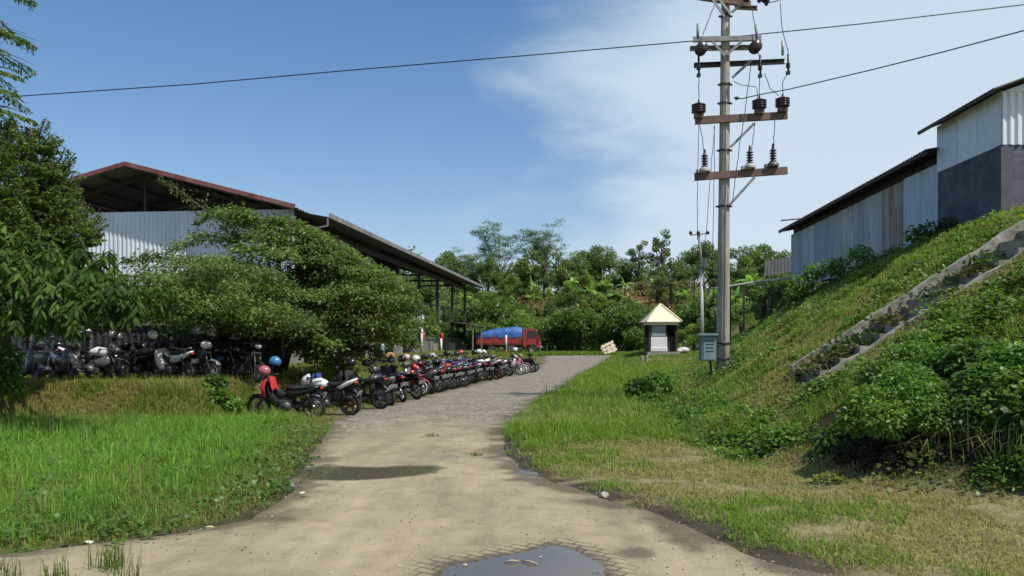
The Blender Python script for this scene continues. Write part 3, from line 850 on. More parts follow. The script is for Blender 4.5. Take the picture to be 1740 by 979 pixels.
def build_right_bushes():
    rng = np.random.default_rng(5)
    def blobs(pxs, nmul=1.0):
        out = []
        for px, py, Y, r, cc in pxs:
            out.append((W(px, py, Y), (r, r * .8, r * .75), int(r * r * 5200 * nmul), cc))
        return out
    G1 = (.065, .15, .022); G2 = (.095, .20, .028); G3 = (.042, .10, .02); GY = (.13, .24, .033); DK = (.03, .065, .016)
    b = blobs([(1560, 612, 12.2, .42, G2), (1500, 645, 11.7, .4, G1), (1600, 640, 11.6, .55, G1), (1540, 660, 11.1, .46, G2), (1480, 688, 10.8, .38, GY), (1560, 688, 10.5, .44, G2), (1620, 690, 10.4, .44, G1), (1460, 712, 10.7, .28, GY), (1510, 712, 10.3, .34, GY), (1590, 708, 10.1, .34, G2), (1450, 745, 11.6, .25, DK), (1500, 770, 11.5, .22, DK)], 2.9)  # lowest blobs have the hollow's shade put into their leaf colour
    shrub(rng, W(1490, 800, 11.3), b, 'big bright green leafy bush over the dark ditch right of the stairs', stems=14, ln=.055)
    b = blobs([(1660, 620, 11.2, .5, G1), (1720, 630, 10.7, .5, G2), (1680, 660, 10.3, .46, G1), (1740, 670, 9.9, .46, GY), (1785, 640, 10.2, .6, G1), (1690, 705, 9.9, .36, G2), (1745, 712, 9.5, .3, G3), (1640, 705, 10.0, .3, G3)], 2.4)
    shrub(rng, W(1690, 830, 9.7), b, 'broad leaved green bush at the right edge of the photo below the stairs', stems=12, ln=.078, wd=.6)
    b = blobs([(1700, 805, 9.45, .25, G1), (1745, 790, 9.3, .3, G1), (1665, 838, 9.4, .16, G3), (1740, 838, 9.15, .22, G1), (1790, 800, 9.1, .4, G3), (1620, 835, 9.6, .13, G3)], 1.8)
    shrub(rng, W(1720, 855, 9.25), b, 'low dark green bush in the lower right corner by the dry verge', stems=6, ln=.065)
    VINE_SHADE = (.014, .03, .009)  # leaf colour darkened to carry the shade of the hollow
    b = blobs([(1450, 770, 11.0, .28, VINE_SHADE), (1500, 775, 10.6, .3, VINE_SHADE), (1550, 770, 10.3, .34, VINE_SHADE), (1600, 765, 10.1, .36, VINE_SHADE), (1640, 790, 9.9, .3, VINE_SHADE), (1580, 815, 9.9, .2, VINE_SHADE), (1480, 805, 10.5, .18, VINE_SHADE), (1530, 815, 10.15, .2, VINE_SHADE), (1650, 825, 9.55, .2, VINE_SHADE), (1700, 760, 9.8, .3, VINE_SHADE)], 3.0)
    shrub(rng, W(1560, 835, 9.95), b, 'tangle of vines hanging in the ditch under the green bushes, coloured dark for shade', stems=30, ln=.06, wd=.35, droop=.9)
    # continuous creeper over the bank between the bushes
    n = 52000; X = rng.uniform(4.3, 10.5, n); Y = rng.uniform(9.6, 14.6, n); e = X - toe(Y)
    k = (rng.random(n) < ss(.9, 1.5, e + .9 * (fbm(X * 1.2, Y * 1.2) - .5)) * (1 - ss(5.2, 6.2, e)) * ss(.30, .52, fbm(X * .8 + 9, Y * .8) + .12) * (1 - .8 * ss(13.0, 14.4, Y) * (X < 6.5))) & (X > 4.9 + .45 * (Y - 10.5))
    hz_ = H(X, Y) + .35; pxx = 870 + F * X / Y; pyy = HY - F * (hz_ - CAMH) / Y
    k &= (pyy > 670 - .62 * (pxx - 1340) + 8) & (Y < 14.3)      # the creeper stays below the stair wall
    X = X[k]; Y = Y[k]; n = len(X); hgt = (.06 + .34 * ss(.35, .7, fbm(X * 1.5 + 3, Y * 1.5))) * rng.random(n) ** .4
    P = np.column_stack([X, Y, H(X, Y) + hgt]); D = rng.normal(size=(n, 3)); D[:, 2] = np.abs(D[:, 2]) * .3 - .1; D[:, 0] -= .3
    nz_ = fbm(X * .9 + 5, Y * .9)[:, None]; c = colvar(rng, n, (.06, .135, .022), .5, .1) * (1 - ss(.4, .6, nz_)) + colvar(rng, n, (.11, .20, .03), .5, .2) * ss(.4, .6, nz_)
    L = .04 + .05 * rng.random(n); me = leaves_mesh('creeper', P, D, L, L * .65, c, rng, curl=.15)
    tag(mobj('creeper', me, M['leaf']), 'dense green creeper mantling the bank below the concrete stairs', 'creeper', kind='stuff')
    b = blobs([(1370, 760, 12.4, .3, G1), (1330, 745, 12.9, .28, G2), (1400, 785, 11.6, .26, G3), (1420, 745, 11.6, .3, G1), (1300, 765, 12.8, .2, G3)])
    shrub(rng, W(1375, 795, 12.1), b, 'small green bush at the foot of the embankment left of the dark ditch', stems=5, ln=.08)
    b = blobs([(1110, 735, 16.0, .3, G1), (1150, 730, 16.0, .28, G2), (1190, 735, 15.6, .26, G1), (1240, 740, 15.0, .24, G3)])
    shrub(rng, W(1150, 752, 15.7), b, 'flat spreading green bush in the swale in front of the concrete pole', stems=5, ln=.08)
    b = blobs([(1090, 665, 25, .55, G1), (1120, 650, 26, .5, G2), (1110, 685, 23.5, .45, G1)])
    shrub(rng, W(1105, 690, 23.5), b, 'low rounded green bush on the verge left of the grey electrical cabinet', stems=5, ln=.1)
    # upper slope
    for pxs, lab in (([(1600, 575, 14.2, .4, G1), (1650, 560, 14.0, .5, G2), (1700, 530, 13.8, .5, G1), (1560, 600, 14.0, .35, G3)], 'green creeper bush directly below the concrete stairs'),
                     ([(1720, 590, 12.6, .5, GY), (1680, 610, 12.6, .4, G2), (1760, 570, 12.6, .5, G1)], 'yellow green bush high on the slope at the right picture edge')):
        bb = blobs(pxs, .7); base = (bb[0][0][0], bb[0][0][1], Hs(bb[0][0][0], bb[0][0][1]))
        shrub(rng, base, bb, lab, stems=5, ln=.09)
    for pxs, lab in (([(1385, 462, 31, .45, GY), (1420, 452, 30, .5, G2), (1462, 432, 29, .45, GY), (1360, 482, 31, .45, G2)], 'bright green bush against the grey metal wall of the long shed'),
                     ([(1580, 392, 24.6, .35, G3), (1610, 385, 24.3, .35, DK), (1555, 398, 25, .35, G2)], 'dark bush growing at the joint of the shed and the block building'),
                     ([(1350, 500, 32, .45, G1), (1320, 490, 36, .5, G3), (1290, 500, 38, .5, G1)], 'green bush on the slope crest below the bamboo rail')):
        bb = blobs(pxs, .35); base = (bb[0][0][0], bb[0][0][1], Hs(bb[0][0][0], bb[0][0][1]))
        bb = [((c[0], c[1], max(c[2], Hs(c[0], c[1]) + r[2] * .35)), r, n, cc) for c, r, n, cc in bb]
        shrub(rng, base, bb, lab, stems=5, ln=.12)
    # arching weeds in the ditch cut: long strap leaves
    for i, (px, py, Y, lab) in enumerate(((1578, 815, 10.0, 'pale green reed clump standing in the dark ditch'), (1640, 770, 9.9, 'arching reed clump over the dark ditch, higher up the bank'), (1700, 790, 9.5, 'reed clump with long blades at the right end of the ditch'))):
        c = W(px, py, Y); n = 46
        XY = np.column_stack([c[0] + rng.normal(size=n) * .1, c[1] + rng.normal(size=n) * .1])
        o = grass_obj('reed_clump', XY - np.array([[c[0], c[1]]]), .35 + .35 * rng.random(n), np.full(n, .016), colvar(rng, n, (.16, .21, .07), .3, .1), rng, lab, lean=1.6, z=np.zeros(n))
        o.location = (c[0], c[1], Hs(c[0], c[1])); del o['kind']; o['category'] = 'plant'
    # left: dark shrub by the mango trunk, small plants on the bank end
    b = blobs([(5, 610, 17.2, .45, G3), (-15, 640, 17, .5, G1), (15, 650, 17.0, .3, G1)])
    shrub(rng, (b[0][0][0], 17.2, Hs(b[0][0][0], 17.2)), b, 'dark green bush at the left picture edge below the mango tree', stems=5, ln=.09)
    b = blobs([(340, 665, 19.2, .28, G2), (375, 675, 19.0, .3, G1), (400, 690, 18.8, .22, G2), (365, 650, 19.6, .28, G3)])
    shrub(rng, (b[0][0][0], 19.1, Hs(b[0][0][0], 19.1)), b, 'leafy green bush at the right end of the dry bank', stems=5, ln=.1)


build_right_bushes()

# ================================================================== TREES
def limb(mb, a, b, r0, r1, sag=.15, n=5, seg=6):
    a = Vector(a); b = Vector(b); pts = []; rs = []
    perp = Vector((random.uniform(-1, 1), random.uniform(-1, 1), random.uniform(-.2, .6))) * (b - a).length * sag * .5
    for i in range(seg + 1):
        t = i / seg
        pts.append(a.lerp(b, t) + perp * math.sin(PI * t)); rs.append(r0 + (r1 - r0) * t)
    mb.tube(pts, rs, n)
    return pts


def tree_kersen():
    """layered spreading tree in front of the warehouse"""
    rng = np.random.default_rng(77)
    bx, by = XatPx(470, 25.2), 25.2; bz = Hs(bx, by)
    t = thing('spreading_tree', 'wide layered dark green tree with drooping flat branches in front of the warehouse', 'tree', (bx, by, bz))
    mb = MB()
    trunk = [(bx, by, bz - .1), (bx + .05, by, bz + .9), (bx - .1, by + .1, bz + 2.0), (bx + .05, by, bz + 3.2), (bx + .1, by, bz + 4.6)]
    mb.tube(trunk, [.17, .14, .12, .09, .04], 8)
    mb.tube([(bx + .15, by, bz - .1), (bx + .5, by - .1, bz + 1.0), (bx + 1.0, by, bz + 2.2), (bx + 1.7, by, bz + 3.4)], [.12, .1, .07, .03], 7)
    mb.tube([(bx - .15, by, bz - .1), (bx - .4, by + .1, bz + 1.1), (bx - 1.1, by, bz + 2.4)], [.1, .08, .04], 7)
    P = []; D = []; C = []; L = []
    # branch tips: (px, py at depth 25.2) silhouettes + random fill
    tips = [W(px_, py_, yy_) for px_, py_, yy_ in ((235, 490, 20.6), (275, 470, 20.4), (320, 500, 20.2), (370, 520, 20.2), (420, 530, 20.4), (470, 520, 20.6), (300, 540, 20.6), (350, 550, 20.8), (410, 555, 21), (260, 530, 20.8), (330, 460, 20.8), (400, 480, 20.6), (450, 460, 21), (520, 550, 21))]
    outline = [(700, 475, -1), (725, 520, -.5), (680, 505, -2), (660, 570, -1.5), (705, 580, -1), (640, 600, -1), (615, 570, -2), (570, 620, -1), (545, 600, -2), (600, 650, -.3), (620, 460, -1.5), (580, 425, -1), (262, 560, -.5), (250, 520, 1.5), (215, 432, 0), (240, 470, -1), (300, 405, .5), (345, 350, .5), (380, 352, -.5), (430, 372, 0), (480, 368, .8), (520, 375, -1), (570, 398, .5), (620, 425, 0), (660, 440, -.5), (690, 460, 1), (700, 500, -1), (735, 552, 0), (715, 545, -1.2), (690, 560, -2), (640, 545, -2.5), (590, 630, -.6), (600, 600, -1.6), (560, 580, -2.6), (500, 560, -3), (440, 560, -3.2), (380, 545, -3), (330, 575, -1.5), (300, 560, -2.4), (290, 500, -2), (660, 520, -2), (610, 490, -2.6), (540, 500, -3), (470, 490, -3), (300, 480, -4.6), (260, 500, -5), (330, 520, -5), (400, 500, -5.2), (250, 450, -4), (360, 440, -4.5), (230, 470, -3.2), (300, 440, -3.5), (400, 540, -4.4), (280, 530, -4.2), (400, 480, -2.8), (340, 470, -2.4), (560, 440, -2), (480, 430, -2.2), (420, 420, -2), (520, 540, -3), (640, 480, -1.5)]
    for px, py, dy in outline: tips.append(W(px, py, by + dy))
    for k in range(62):
        a = rng.random() * 2 * PI; rr_ = 1.5 + 3.2 * rng.random() ** .7; z = bz + 1.6 + 3.6 * rng.random()
        rr_ *= 1.25 - .14 * (z - bz)
        tips.append((bx + .4 + rr_ * math.cos(a) * 1.0, by + rr_ * .75 * math.sin(a) + .8, z))
    for tip in tips:
        tip = Vector(tip)
        hor = math.hypot(tip.x - bx, tip.y - by)
        zs = max(bz + .9, min(bz + 4.3, tip.z - .18 * hor - .15))
        st = Vector((bx + .1 + (.5 if tip.x > bx + 1 else -.2) * min(1, (zs - bz) / 2), by, zs))
        pts = []
        for i in range(10):
            u = i / 9
            p = st.lerp(tip, u); p.z += (.42 * math.sin(PI * u * .9) - .10 * u * u * 2) * min(1, hor / 3)
            p.x += math.sin(u * 7 + tip.x) * .06
            cap_ = np.interp(870 + F * p.x / p.y, [180, 240, 320, 350, 430, 500, 560, 610, 660, 700, 745], [440, 425, 400, 350, 345, 372, 402, 432, 458, 482, 545]) + 14
            p.z = min(p.z, CAMH + (HY - cap_) / F * p.y)
            pts.append(p)
        mb.tube(pts, [.045 - .038 * i / 9 for i in range(10)], 4, cap=False)
        Lb = (tip - st).length
        nl = int(500 * Lb / 3.2 + 250)
        u = .22 + .80 * rng.random(nl) ** .8
        idx = np.clip(u * 9, 0, 8.999); i0 = idx.astype(int); fr = (idx - i0)[:, None]
        PP = np.array([tuple(p) for p in pts]); base = PP[i0] * (1 - fr) + PP[np.minimum(i0 + 1, 9)] * fr
        dirb = np.array(tuple((tip - st).normalized())); sidev = np.array([-dirb[1], dirb[0], 0]); sidev /= max(np.linalg.norm(sidev), 1e-6)
        spread = ((.1 + .62 * np.sin(PI * np.clip(u * .95, 0, 1))) * (.6 + .6 * np.abs(np.sin(u * 9 + tip.x * 5))))[:, None]
        sd_ = rng.uniform(-1, 1, (nl, 1))
        off = sidev[None] * sd_ * spread + dirb[None] * np.abs(sd_) * .25 + rng.normal(size=(nl, 3)) * np.array([.07, .07, .10]) - np.array([0, 0, 1]) * (sd_ ** 2) * spread * .3
        LP = base + off
        lpx = 870 + F * LP[:, 0] / LP[:, 1]; lpy = HY - F * (LP[:, 2] - CAMH) / LP[:, 1]
        top_ = np.interp(lpx, [180, 240, 320, 350, 430, 500, 560, 610, 660, 700, 745], [440, 425, 400, 350, 345, 372, 402, 432, 458, 482, 545])
        LP[:, 2] -= np.maximum(0, top_ + rng.random(nl) * 22 - 6 - lpy) / F * LP[:, 1] * 1.25
        P.append(LP); d = np.sign(sd_) * sidev[None] * .8 + dirb[None] * .7 + rng.normal(size=(nl, 3)) * .35; d[:, 2] -= .45
        D.append(d)
        br = .7 + .6 * rng.random()
        C.append(colvar(rng, nl, (.088 * br, .142 * br, .030 * br), .5, .16)); L.append((.085 + .075 * rng.random(nl)) * (1.0 if tip.y > 22.5 else .8))
    # vertical vine-like shoot up to the roof edge
    sh = [W(415, 420, 26), W(375, 385, 26.5), W(340, 350, 27), W(305, 325, 27.3), W(268, 303, 27.5)]
    mb.tube(sh, [.03, .025, .02, .014, .006], 5)
    SP = np.array(sh); nl = 420; u = rng.random(nl) * 3.999; i0 = u.astype(int); fr = (u - i0)[:, None]
    base = SP[i0] * (1 - fr) + SP[i0 + 1] * fr; wdt = (.42 * (1 - u / 4.4) + .05)[:, None]
    P.append(base + rng.normal(size=(nl, 3)) * wdt * np.array([.7, .6, .6])); D.append(rng.normal(size=(nl, 3))); C.append(colvar(rng, nl, (.07, .10, .03), .4, .2)); L.append(.09 + .06 * rng.random(nl))
    P = np.concatenate(P); D = np.concatenate(D); C = np.concatenate(C); L = np.concatenate(L)
    off = np.array([bx, by, bz])
    me = leaves_mesh('crown', P - off, D, L, L * .42, C, rng, curl=.12)
    mb.part('trunk', M['bark'], t, world=True); mobj('crown', me, M['leaf'], parent=t)


def tree_mango():
    rng = np.random.default_rng(31)
    bx, by = XatPx(4, 18.9), 18.9; bz = Hs(bx, by)
    t = thing('mango_tree', 'mango tree with long drooping glossy leaves at the left picture edge', 'tree', (bx, by, bz))
    mb = MB(); mb.tube([(bx, by, bz - .1), (bx + .05, by, bz + 1.0), (bx - .05, by, bz + 2.0), (bx + .2, by, bz + 3.2)], [.2, .16, .13, .07], 9)
    P = []; D = []; L = []; C = []
    clumps = [(60, 455, 15.6, .8), (110, 475, 15.0, .7), (140, 450, 15.6, .55), (165, 475, 14.8, .5), (200, 505, 14.6, .5), (212, 520, 14.4, .4), (160, 515, 14.4, .55), (100, 515, 14.6, .6), (60, 525, 14.8, .6), (20, 490, 15, .8), (0, 440, 16, .9), (-40, 490, 15.5, .9), (232, 505, 14.6, .26), (30, 545, 15.4, .45), (130, 540, 14.4, .33), (-60, 420, 16.5, 1.0), (178, 440, 15.6, .28),
              (40, 480, 18.5, .9), (110, 470, 19, .9), (165, 485, 19.2, .7), (222, 500, 19.6, .6), (140, 510, 19.6, .7), (210, 515, 19.8, .6), (60, 520, 19.4, .7), (265, 505, 19.8, .5), (95, 450, 19.0, .7)]
    for px, py, Y, r in clumps:
        c = np.array(W(px, py, Y)); limb(mb, (bx, by, min(bz + 2.6, max(bz + 1.2, c[2] - .4))), c, .05, .012, .2, 5)
        for w_ in range(int(34 * r * r / .36)):
            u = norm(rng.normal(size=(1, 3)))[0]; p0 = c + u * r * (.45 + .6 * rng.random()) * np.array([1, 1, .8])
            k = int(rng.integers(9, 15)); a = rng.random(k) * 2 * PI
            d = np.column_stack([np.cos(a), np.sin(a), -.55 - .9 * rng.random(k)]) + u[None] * .5
            P.append(np.repeat(p0[None], k, 0) + rng.normal(size=(k, 3)) * .03); D.append(d); L.append((.12 + .16 * rng.random(k)))
            cc = [(.045, .095, .02), (.035, .075, .018), (.09, .15, .03), (.06, .12, .025)][int(rng.integers(4))]
            C.append(colvar(rng, k, cc, .35, .08))
    P = np.concatenate(P); D = np.concatenate(D); C = np.concatenate(C); L = np.concatenate(L)
    me = leaves_mesh('crown', P - np.array([bx, by, bz]), D, L, L * .27, C, rng, curl=.2)
    mb.part('trunk', M['bark'], t, world=True); mobj('crown', me, M['glossleaf'], parent=t)


def tree_feathery():
    """tall fine-leaved tree behind the mango at the left edge"""
    rng = np.random.default_rng(57)
    by = 17.8; bx = XatPx(-42, by); bz = Hs(bx, by)
    t = thing('feathery_tree', 'tall fine leaved tree rising above the mango at the left picture edge', 'tree', (bx, by, bz))
    mb = MB(); top = W(-30, -60, by)
    mb.tube([(bx, by, bz - .1), (bx, by, bz + 2.5), (bx + .1, by, bz + 5), top], [.17, .14, .09, .02], 8)
    P = []; D = []; L = []; C = []
    def spray(a, b, n, w):
        a = np.array(a); b = np.array(b); d = b - a; ln = np.linalg.norm(d); d = d / ln
        side = np.cross(d, [0, 0, 1.0]); side /= np.linalg.norm(side)
        u = rng.random(n); s = rng.uniform(-1, 1, n); hang = np.abs(s) * w * .9
        sag = -.25 * ln * u ** 2 * .5
        p = a + d * (u * ln)[:, None] + side * (s * w * (.4 + .6 * np.sin(PI * u)))[:, None] + np.column_stack([np.zeros(n), np.zeros(n), sag - hang * .35])
        P.append(p); dd = side * np.sign(s)[:, None] * .7 + d * .5 + rng.normal(size=(n, 3)) * .25; dd[:, 2] -= .6
        D.append(dd); L.append(.05 + .06 * rng.random(n)); C.append(colvar(rng, n, (.10, .165, .03), .4, .18))
        mb.tube([a, (a + b) / 2 + np.array([0, 0, .04]), b], [.016, .01, .003], 4)
    # tiers seen against the sky at the top left
    for py in (-40, 15, 45, 80, 115, 145, 180, 205):
        for k in range(9):
            ang = rng.random() * 2 * PI
            z = W(0, py, by)[2]; a = (bx + .12, by, z + .05)
            ln = 1.05 + .25 * rng.random()
            b = (bx + ln * math.cos(ang) * 1.0, by + ln * math.sin(ang), z - .12 * ln)
            spray(a, b, 230, .2)
    # the bushy lower crown
    for px, py, dy, r in ((25, 300, 0, .7), (-5, 262, .3, .6), (62, 340, 0, .6), (85, 300, 0, .34), (50, 255, 0, .42), (0, 330, -.4, .8), (45, 380, -.3, .7), (92, 358, 0, .42), (-50, 300, 0, .9), (72, 275, .2, .28), (100, 325, .1, .22), (100, 410, .2, .6), (40, 410, .3, .8), (120, 395, .2, .42), (138, 400, .1, .26), (0, 390, 0, .9), (70, 400, -.5, .7)):
        c = np.array(W(px, py, by + dy))
        for k in range(int(52 * r / .7)):
            u = norm(rng.normal(size=(1, 3)))[0]; p0 = c + u * r * .75 * np.array([1, 1, .85])
            b = p0 + (u + np.array([0, 0, .7])) * .36
            spray(p0, b, 95, .1)
    P = np.concatenate(P); D = np.concatenate(D); C = np.concatenate(C); L = np.concatenate(L)
    me = diamonds_mesh('crown', P - np.array([bx, by, bz]), D, L, L * .4, C, rng)
    mb.part('trunk', M['bark'], t, world=True); mobj('crown', me, M['leaf'], parent=t)


tree_kersen(); tree_mango(); tree_feathery()


# ---- background hillside: prototypes, then copies
PROTO = {}


def proto(name, trunk_mb, crown_me, bark='bark', leafm='leaf'):
    t = thing(name, '', 'tree', (0, 0, -500))
    trunk_mb.part('trunk', M[bark], t); mobj('crown', crown_me, M[leafm], parent=t)
    return t


def make_round(seed, h, w, col, nclump=16, n=260, ls=.34, trunk=.35, flat=1.0, cr=1.0):
    rng = np.random.default_rng(seed); random.seed(seed)
    mb = MB(); mb.tube([(0, 0, -.5), (.1, 0, h * .25), (0, .1, h * .55), (.1, 0, h * .85)], [.22, .17, .12, .04], 7)
    P = []; D = []; C = []; L = []
    for k in range(nclump):
        z = h * (trunk + (1 - trunk) * rng.random() ** .85); zr = (z / h - trunk) / (1 - trunk)
        rad = w * (.25 + .75 * math.sin(PI * (.18 + .74 * zr))) * (.45 + .55 * rng.random()) * .85
        a = rng.random() * 2 * PI; c = (rad * math.cos(a), rad * math.sin(a), z); r = w * (.26 + .2 * rng.random()) * cr
        limb(mb, (0, 0, max(h * .2, z - h * .22)), c, .07, .02, .2, 4, 4)
        p, u = blob_pts(rng, c, (r, r, r * .72 * flat), n)
        d = u + rng.normal(size=u.shape) * .8; d[:, 2] -= .15
        br = .65 + .7 * rng.random()
        P.append(p); D.append(d); C.append(colvar(rng, n, tuple(v * br for v in col), .4, .12)); L.append(ls * (.6 + .8 * rng.random(n)))
    me = diamonds_mesh('crown', np.concatenate(P), np.concatenate(D), np.concatenate(L), np.concatenate(L) * .55, np.concatenate(C), rng, flat=.4)
    return mb, me


def make_albizia(seed, h, w, col):
    """thin open crown in flat umbrella layers on long forking limbs"""
    rng = np.random.default_rng(seed); random.seed(seed)
    mb = MB(); fork = h * .32
    mb.tube([(0, 0, -.5), (.08, 0, fork * .5), (0, 0, fork)], [.16, .13, .11], 7)
    P = []; D = []; C = []; L = []
    for k in range(16):
        a = rng.random() * 2 * PI; z = h * (.5 + .5 * rng.random()); rad = w * (.3 + .7 * rng.random()) * (.35 + .75 * (z / h))
        tip = Vector((rad * math.cos(a), rad * math.sin(a), z))
        pts = [Vector((0, 0, fork * (.75 + .25 * rng.random()))), Vector((tip.x * .35, tip.y * .35, fork + (z - fork) * .45)), Vector((tip.x * .75, tip.y * .75, fork + (z - fork) * .88)), tip]
        mb.tube(pts, [.07, .05, .03, .012], 5)
        for j in range(7):
            q0 = pts[2].lerp(tip, rng.random()) if j < 4 else pts[1].lerp(pts[2], .4 + .6 * rng.random())
            c = q0 + Vector((rng.normal() * .75, rng.normal() * .75, abs(rng.normal()) * .4 + .05))
            mb.tube([q0, (q0 + c) / 2 + Vector((0, 0, .1)), c], [.02, .014, .006], 4)
            n = int(50 + 60 * rng.random()); p = np.array(tuple(c)) + rng.normal(size=(n, 3)) * np.array([.42, .42, .16])
            P.append(p); d = rng.normal(size=(n, 3)); d[:, 2] = d[:, 2] * .3 - .15; D.append(d); C.append(colvar(rng, n, col, .35, .1)); L.append(.16 + .16 * rng.random(n))
    me = diamonds_mesh('crown', np.concatenate(P), np.concatenate(D), np.concatenate(L), np.concatenate(L) * .5, np.concatenate(C), rng, flat=.7)
    return mb, me


def make_palm(seed, h, fr=2.2, n=16, col=(0.116, 0.194, 0.054), stiff=.4, tr=.14):
    rng = np.random.default_rng(seed)
    mb = MB(); mb.tube([(0, 0, -.4), (.05, 0, h * .5), (0, .05, h)], [tr, tr * .8, tr * .7], 7)
    P = []; D = []; C = []; L = []
    for k in range(n):
        a = 2 * PI * k / n + rng.normal() * .2; el = rng.uniform(-.2, 1.2); ln = fr * (.75 + .4 * rng.random())
        pts = []
        for i in range(8):
            u = i / 7; r_ = ln * u * math.cos(el) ; z = h + ln * u * math.sin(el) - stiff * ln * u * u
            pts.append((r_ * math.cos(a), r_ * math.sin(a), z))
        mb.tube(pts, [.03 - .026 * i / 7 for i in range(8)], 4, cap=False)
        PP = np.array(pts); m_ = 60; u = (.12 + .88 * rng.random(m_)) * 6.999; i0 = u.astype(int); frc = (u - i0)[:, None]
        b = PP[i0] * (1 - frc) + PP[i0 + 1] * frc; s = rng.choice([-1, 1], m_)[:, None]
        sv_ = np.array([-math.sin(a), math.cos(a), 0]); d = s * sv_ + np.array([math.cos(a), math.sin(a), 0]) * .6 + np.array([0, 0, -.5]) + rng.normal(size=(m_, 3)) * .15
        P.append(b); D.append(d); C.append(colvar(rng, m_, col, .35, .12)); L.append(.35 + .3 * rng.random(m_) * np.sin(PI * u / 7.5))
    LL = np.concatenate(L)
    me = diamonds_mesh('crown', np.concatenate(P), np.concatenate(D), LL, LL * .16 + .02, np.concatenate(C), rng, flat=.8)
    return mb, me


def make_banana(seed, h=2.4, n=8):
    rng = np.random.default_rng(seed)
    mb = MB(); mb.tube([(0, 0, -.3), (.03, 0, h * .5), (0, 0, h)], [.14, .11, .07], 8)
    V = []; Q = []; C = []
    for k in range(n):
        a = 2 * PI * k / n + rng.normal() * .3; el = rng.uniform(.35, 1.35); ln = 1.5 + .9 * rng.random(); wd = .26 + .1 * rng.random()
        cc = np.array((0.186, 0.295, 0.062)) * (.75 + .6 * rng.random()); sx = np.array([-math.sin(a), math.cos(a), 0]); fx = np.array([math.cos(a), math.sin(a), 0])
        m_ = 12
        for i in range(m_ + 1):
            u = i / m_; p = fx * (ln * u * math.cos(el)) + np.array([0, 0, h - .1 + ln * u * math.sin(el) - .75 * ln * u ** 2.2 * (1.1 - el * .45)])
            w_ = wd * max(.03, math.sin(PI * min(1, .12 + .88 * u)) ** .6) * (1 if u > .12 else .15) * (.8 + .3 * rng.random())
            b = len(V); V += [p + sx * w_ + np.array([0, 0, -w_ * .35]), p + np.array([0, 0, .0]), p - sx * w_ + np.array([0, 0, -w_ * .35])]; C += [cc, cc * 1.25, cc]
            if i: Q += [(b - 3, b - 2, b + 1, b), (b - 2, b - 1, b + 2, b + 1)]
    me = npmesh('crown', np.array(V), np.array(Q), None, np.array(C))
    return mb, me


PROTO['round'] = proto('broadleaf_tree', *make_round(1, 7.5, 3.2, (0.116, 0.178, 0.054), 22, 380, ls=.28))  # hillside crown colours tinted lighter and bluer to stand in for haze
PROTO['round2'] = proto('broadleaf_tree', *make_round(2, 6.5, 2.6, (0.147, 0.209, 0.062), 18, 340, ls=.28))
PROTO['tall'] = proto('slender_tree', *make_round(3, 9.0, 2.3, (0.132, 0.186, 0.078), 34, 170, ls=.22, trunk=.22, cr=.62))
PROTO['albizia'] = proto('albizia_tree', *make_albizia(12, 11.5, 4.6, (0.124, 0.194, 0.101)), bark='palebark')
PROTO['albizia2'] = proto('albizia_tree', *make_albizia(18, 10.5, 3.4, (0.132, 0.194, 0.101)), bark='palebark')
PROTO['palm'] = proto('palm_tree', *make_palm(4, 5.0, 3.0, 20))
PROTO['sago'] = proto('feather_palm', *make_palm(5, 2.2, 3.4, 22, (0.124, 0.186, 0.070), .3, .2))
PROTO['banana'] = proto('banana_plant', *make_banana(6), leafm='leaf')
PROTO['banana2'] = proto('banana_plant', *make_banana(9, 3.0, 7), leafm='leaf')
PROTO['bush'] = proto('hillside_shrub', *make_round(7, 3.0, 2.2, (0.109, 0.186, 0.043), 16, 360, ls=.22, trunk=.12))
PROTO['bush2'] = proto('hillside_shrub', *make_round(8, 2.6, 2.0, (0.163, 0.240, 0.054), 14, 320, ls=.2, trunk=.1))
PROTO['bushdry'] = proto('hillside_shrub', *make_round(10, 2.2, 1.8, (0.217, 0.194, 0.093), 10, 260, ls=.24, trunk=.1))
USED = set()
DESC = {'round': 'dense dark green broadleaf tree', 'round2': 'mid green rounded tree', 'tall': 'slender grey green tree', 'albizia': 'tall open flat topped pale tree',
        'albizia2': 'tall sparse layered tree', 'palm': 'palm tree with a straight trunk', 'sago': 'large feather palm with arching fronds', 'banana': 'banana plant with broad pale leaves',
        'banana2': 'tall banana plant with ragged leaves', 'bush': 'dark green leafy shrub', 'bush2': 'light green leafy shrub', 'bushdry': 'brownish dry shrub'}
SEENLAB = {}


def where(px, Y):
    for lim, s in ((330, 'behind the warehouse left end'), (640, 'behind the warehouse roof'), (735, 'behind the middle warehouse posts'), (775, 'behind the last warehouse bay'), (815, 'behind the warehouse corner post'), (845, 'behind the tarpaulin'), (880, 'above the tarpaulin front'), (910, 'behind the red cab'), (940, 'just right of the truck'),
                   (975, 'midway from truck to crate'), (1015, 'left of the tilted crate'), (1060, 'behind the tilted crate'), (1085, 'right of the tilted crate'), (1110, 'left of the kiosk roof'), (1140, 'behind the kiosk peak'), (1168, 'right of the kiosk roof'), (1198, 'behind the far utility pole'), (1216, 'behind the electrical cabinet'), (1245, 'behind the concrete pole'), (1285, 'right of the concrete pole'), (1345, 'behind the bamboo fence')):
        if px < lim: break
    else: s = 'beyond the long metal shed'
    return ('at hill foot ' if Y < 86 else 'low uphill ' if Y < 94 else 'halfway uphill ' if Y < 104 else 'high uphill ' if Y < 118 else 'on the ridge ') + s


ORD = ['', 'second ', 'third ', 'fourth ', 'fifth ', 'sixth ', 'seventh ', 'eighth ']


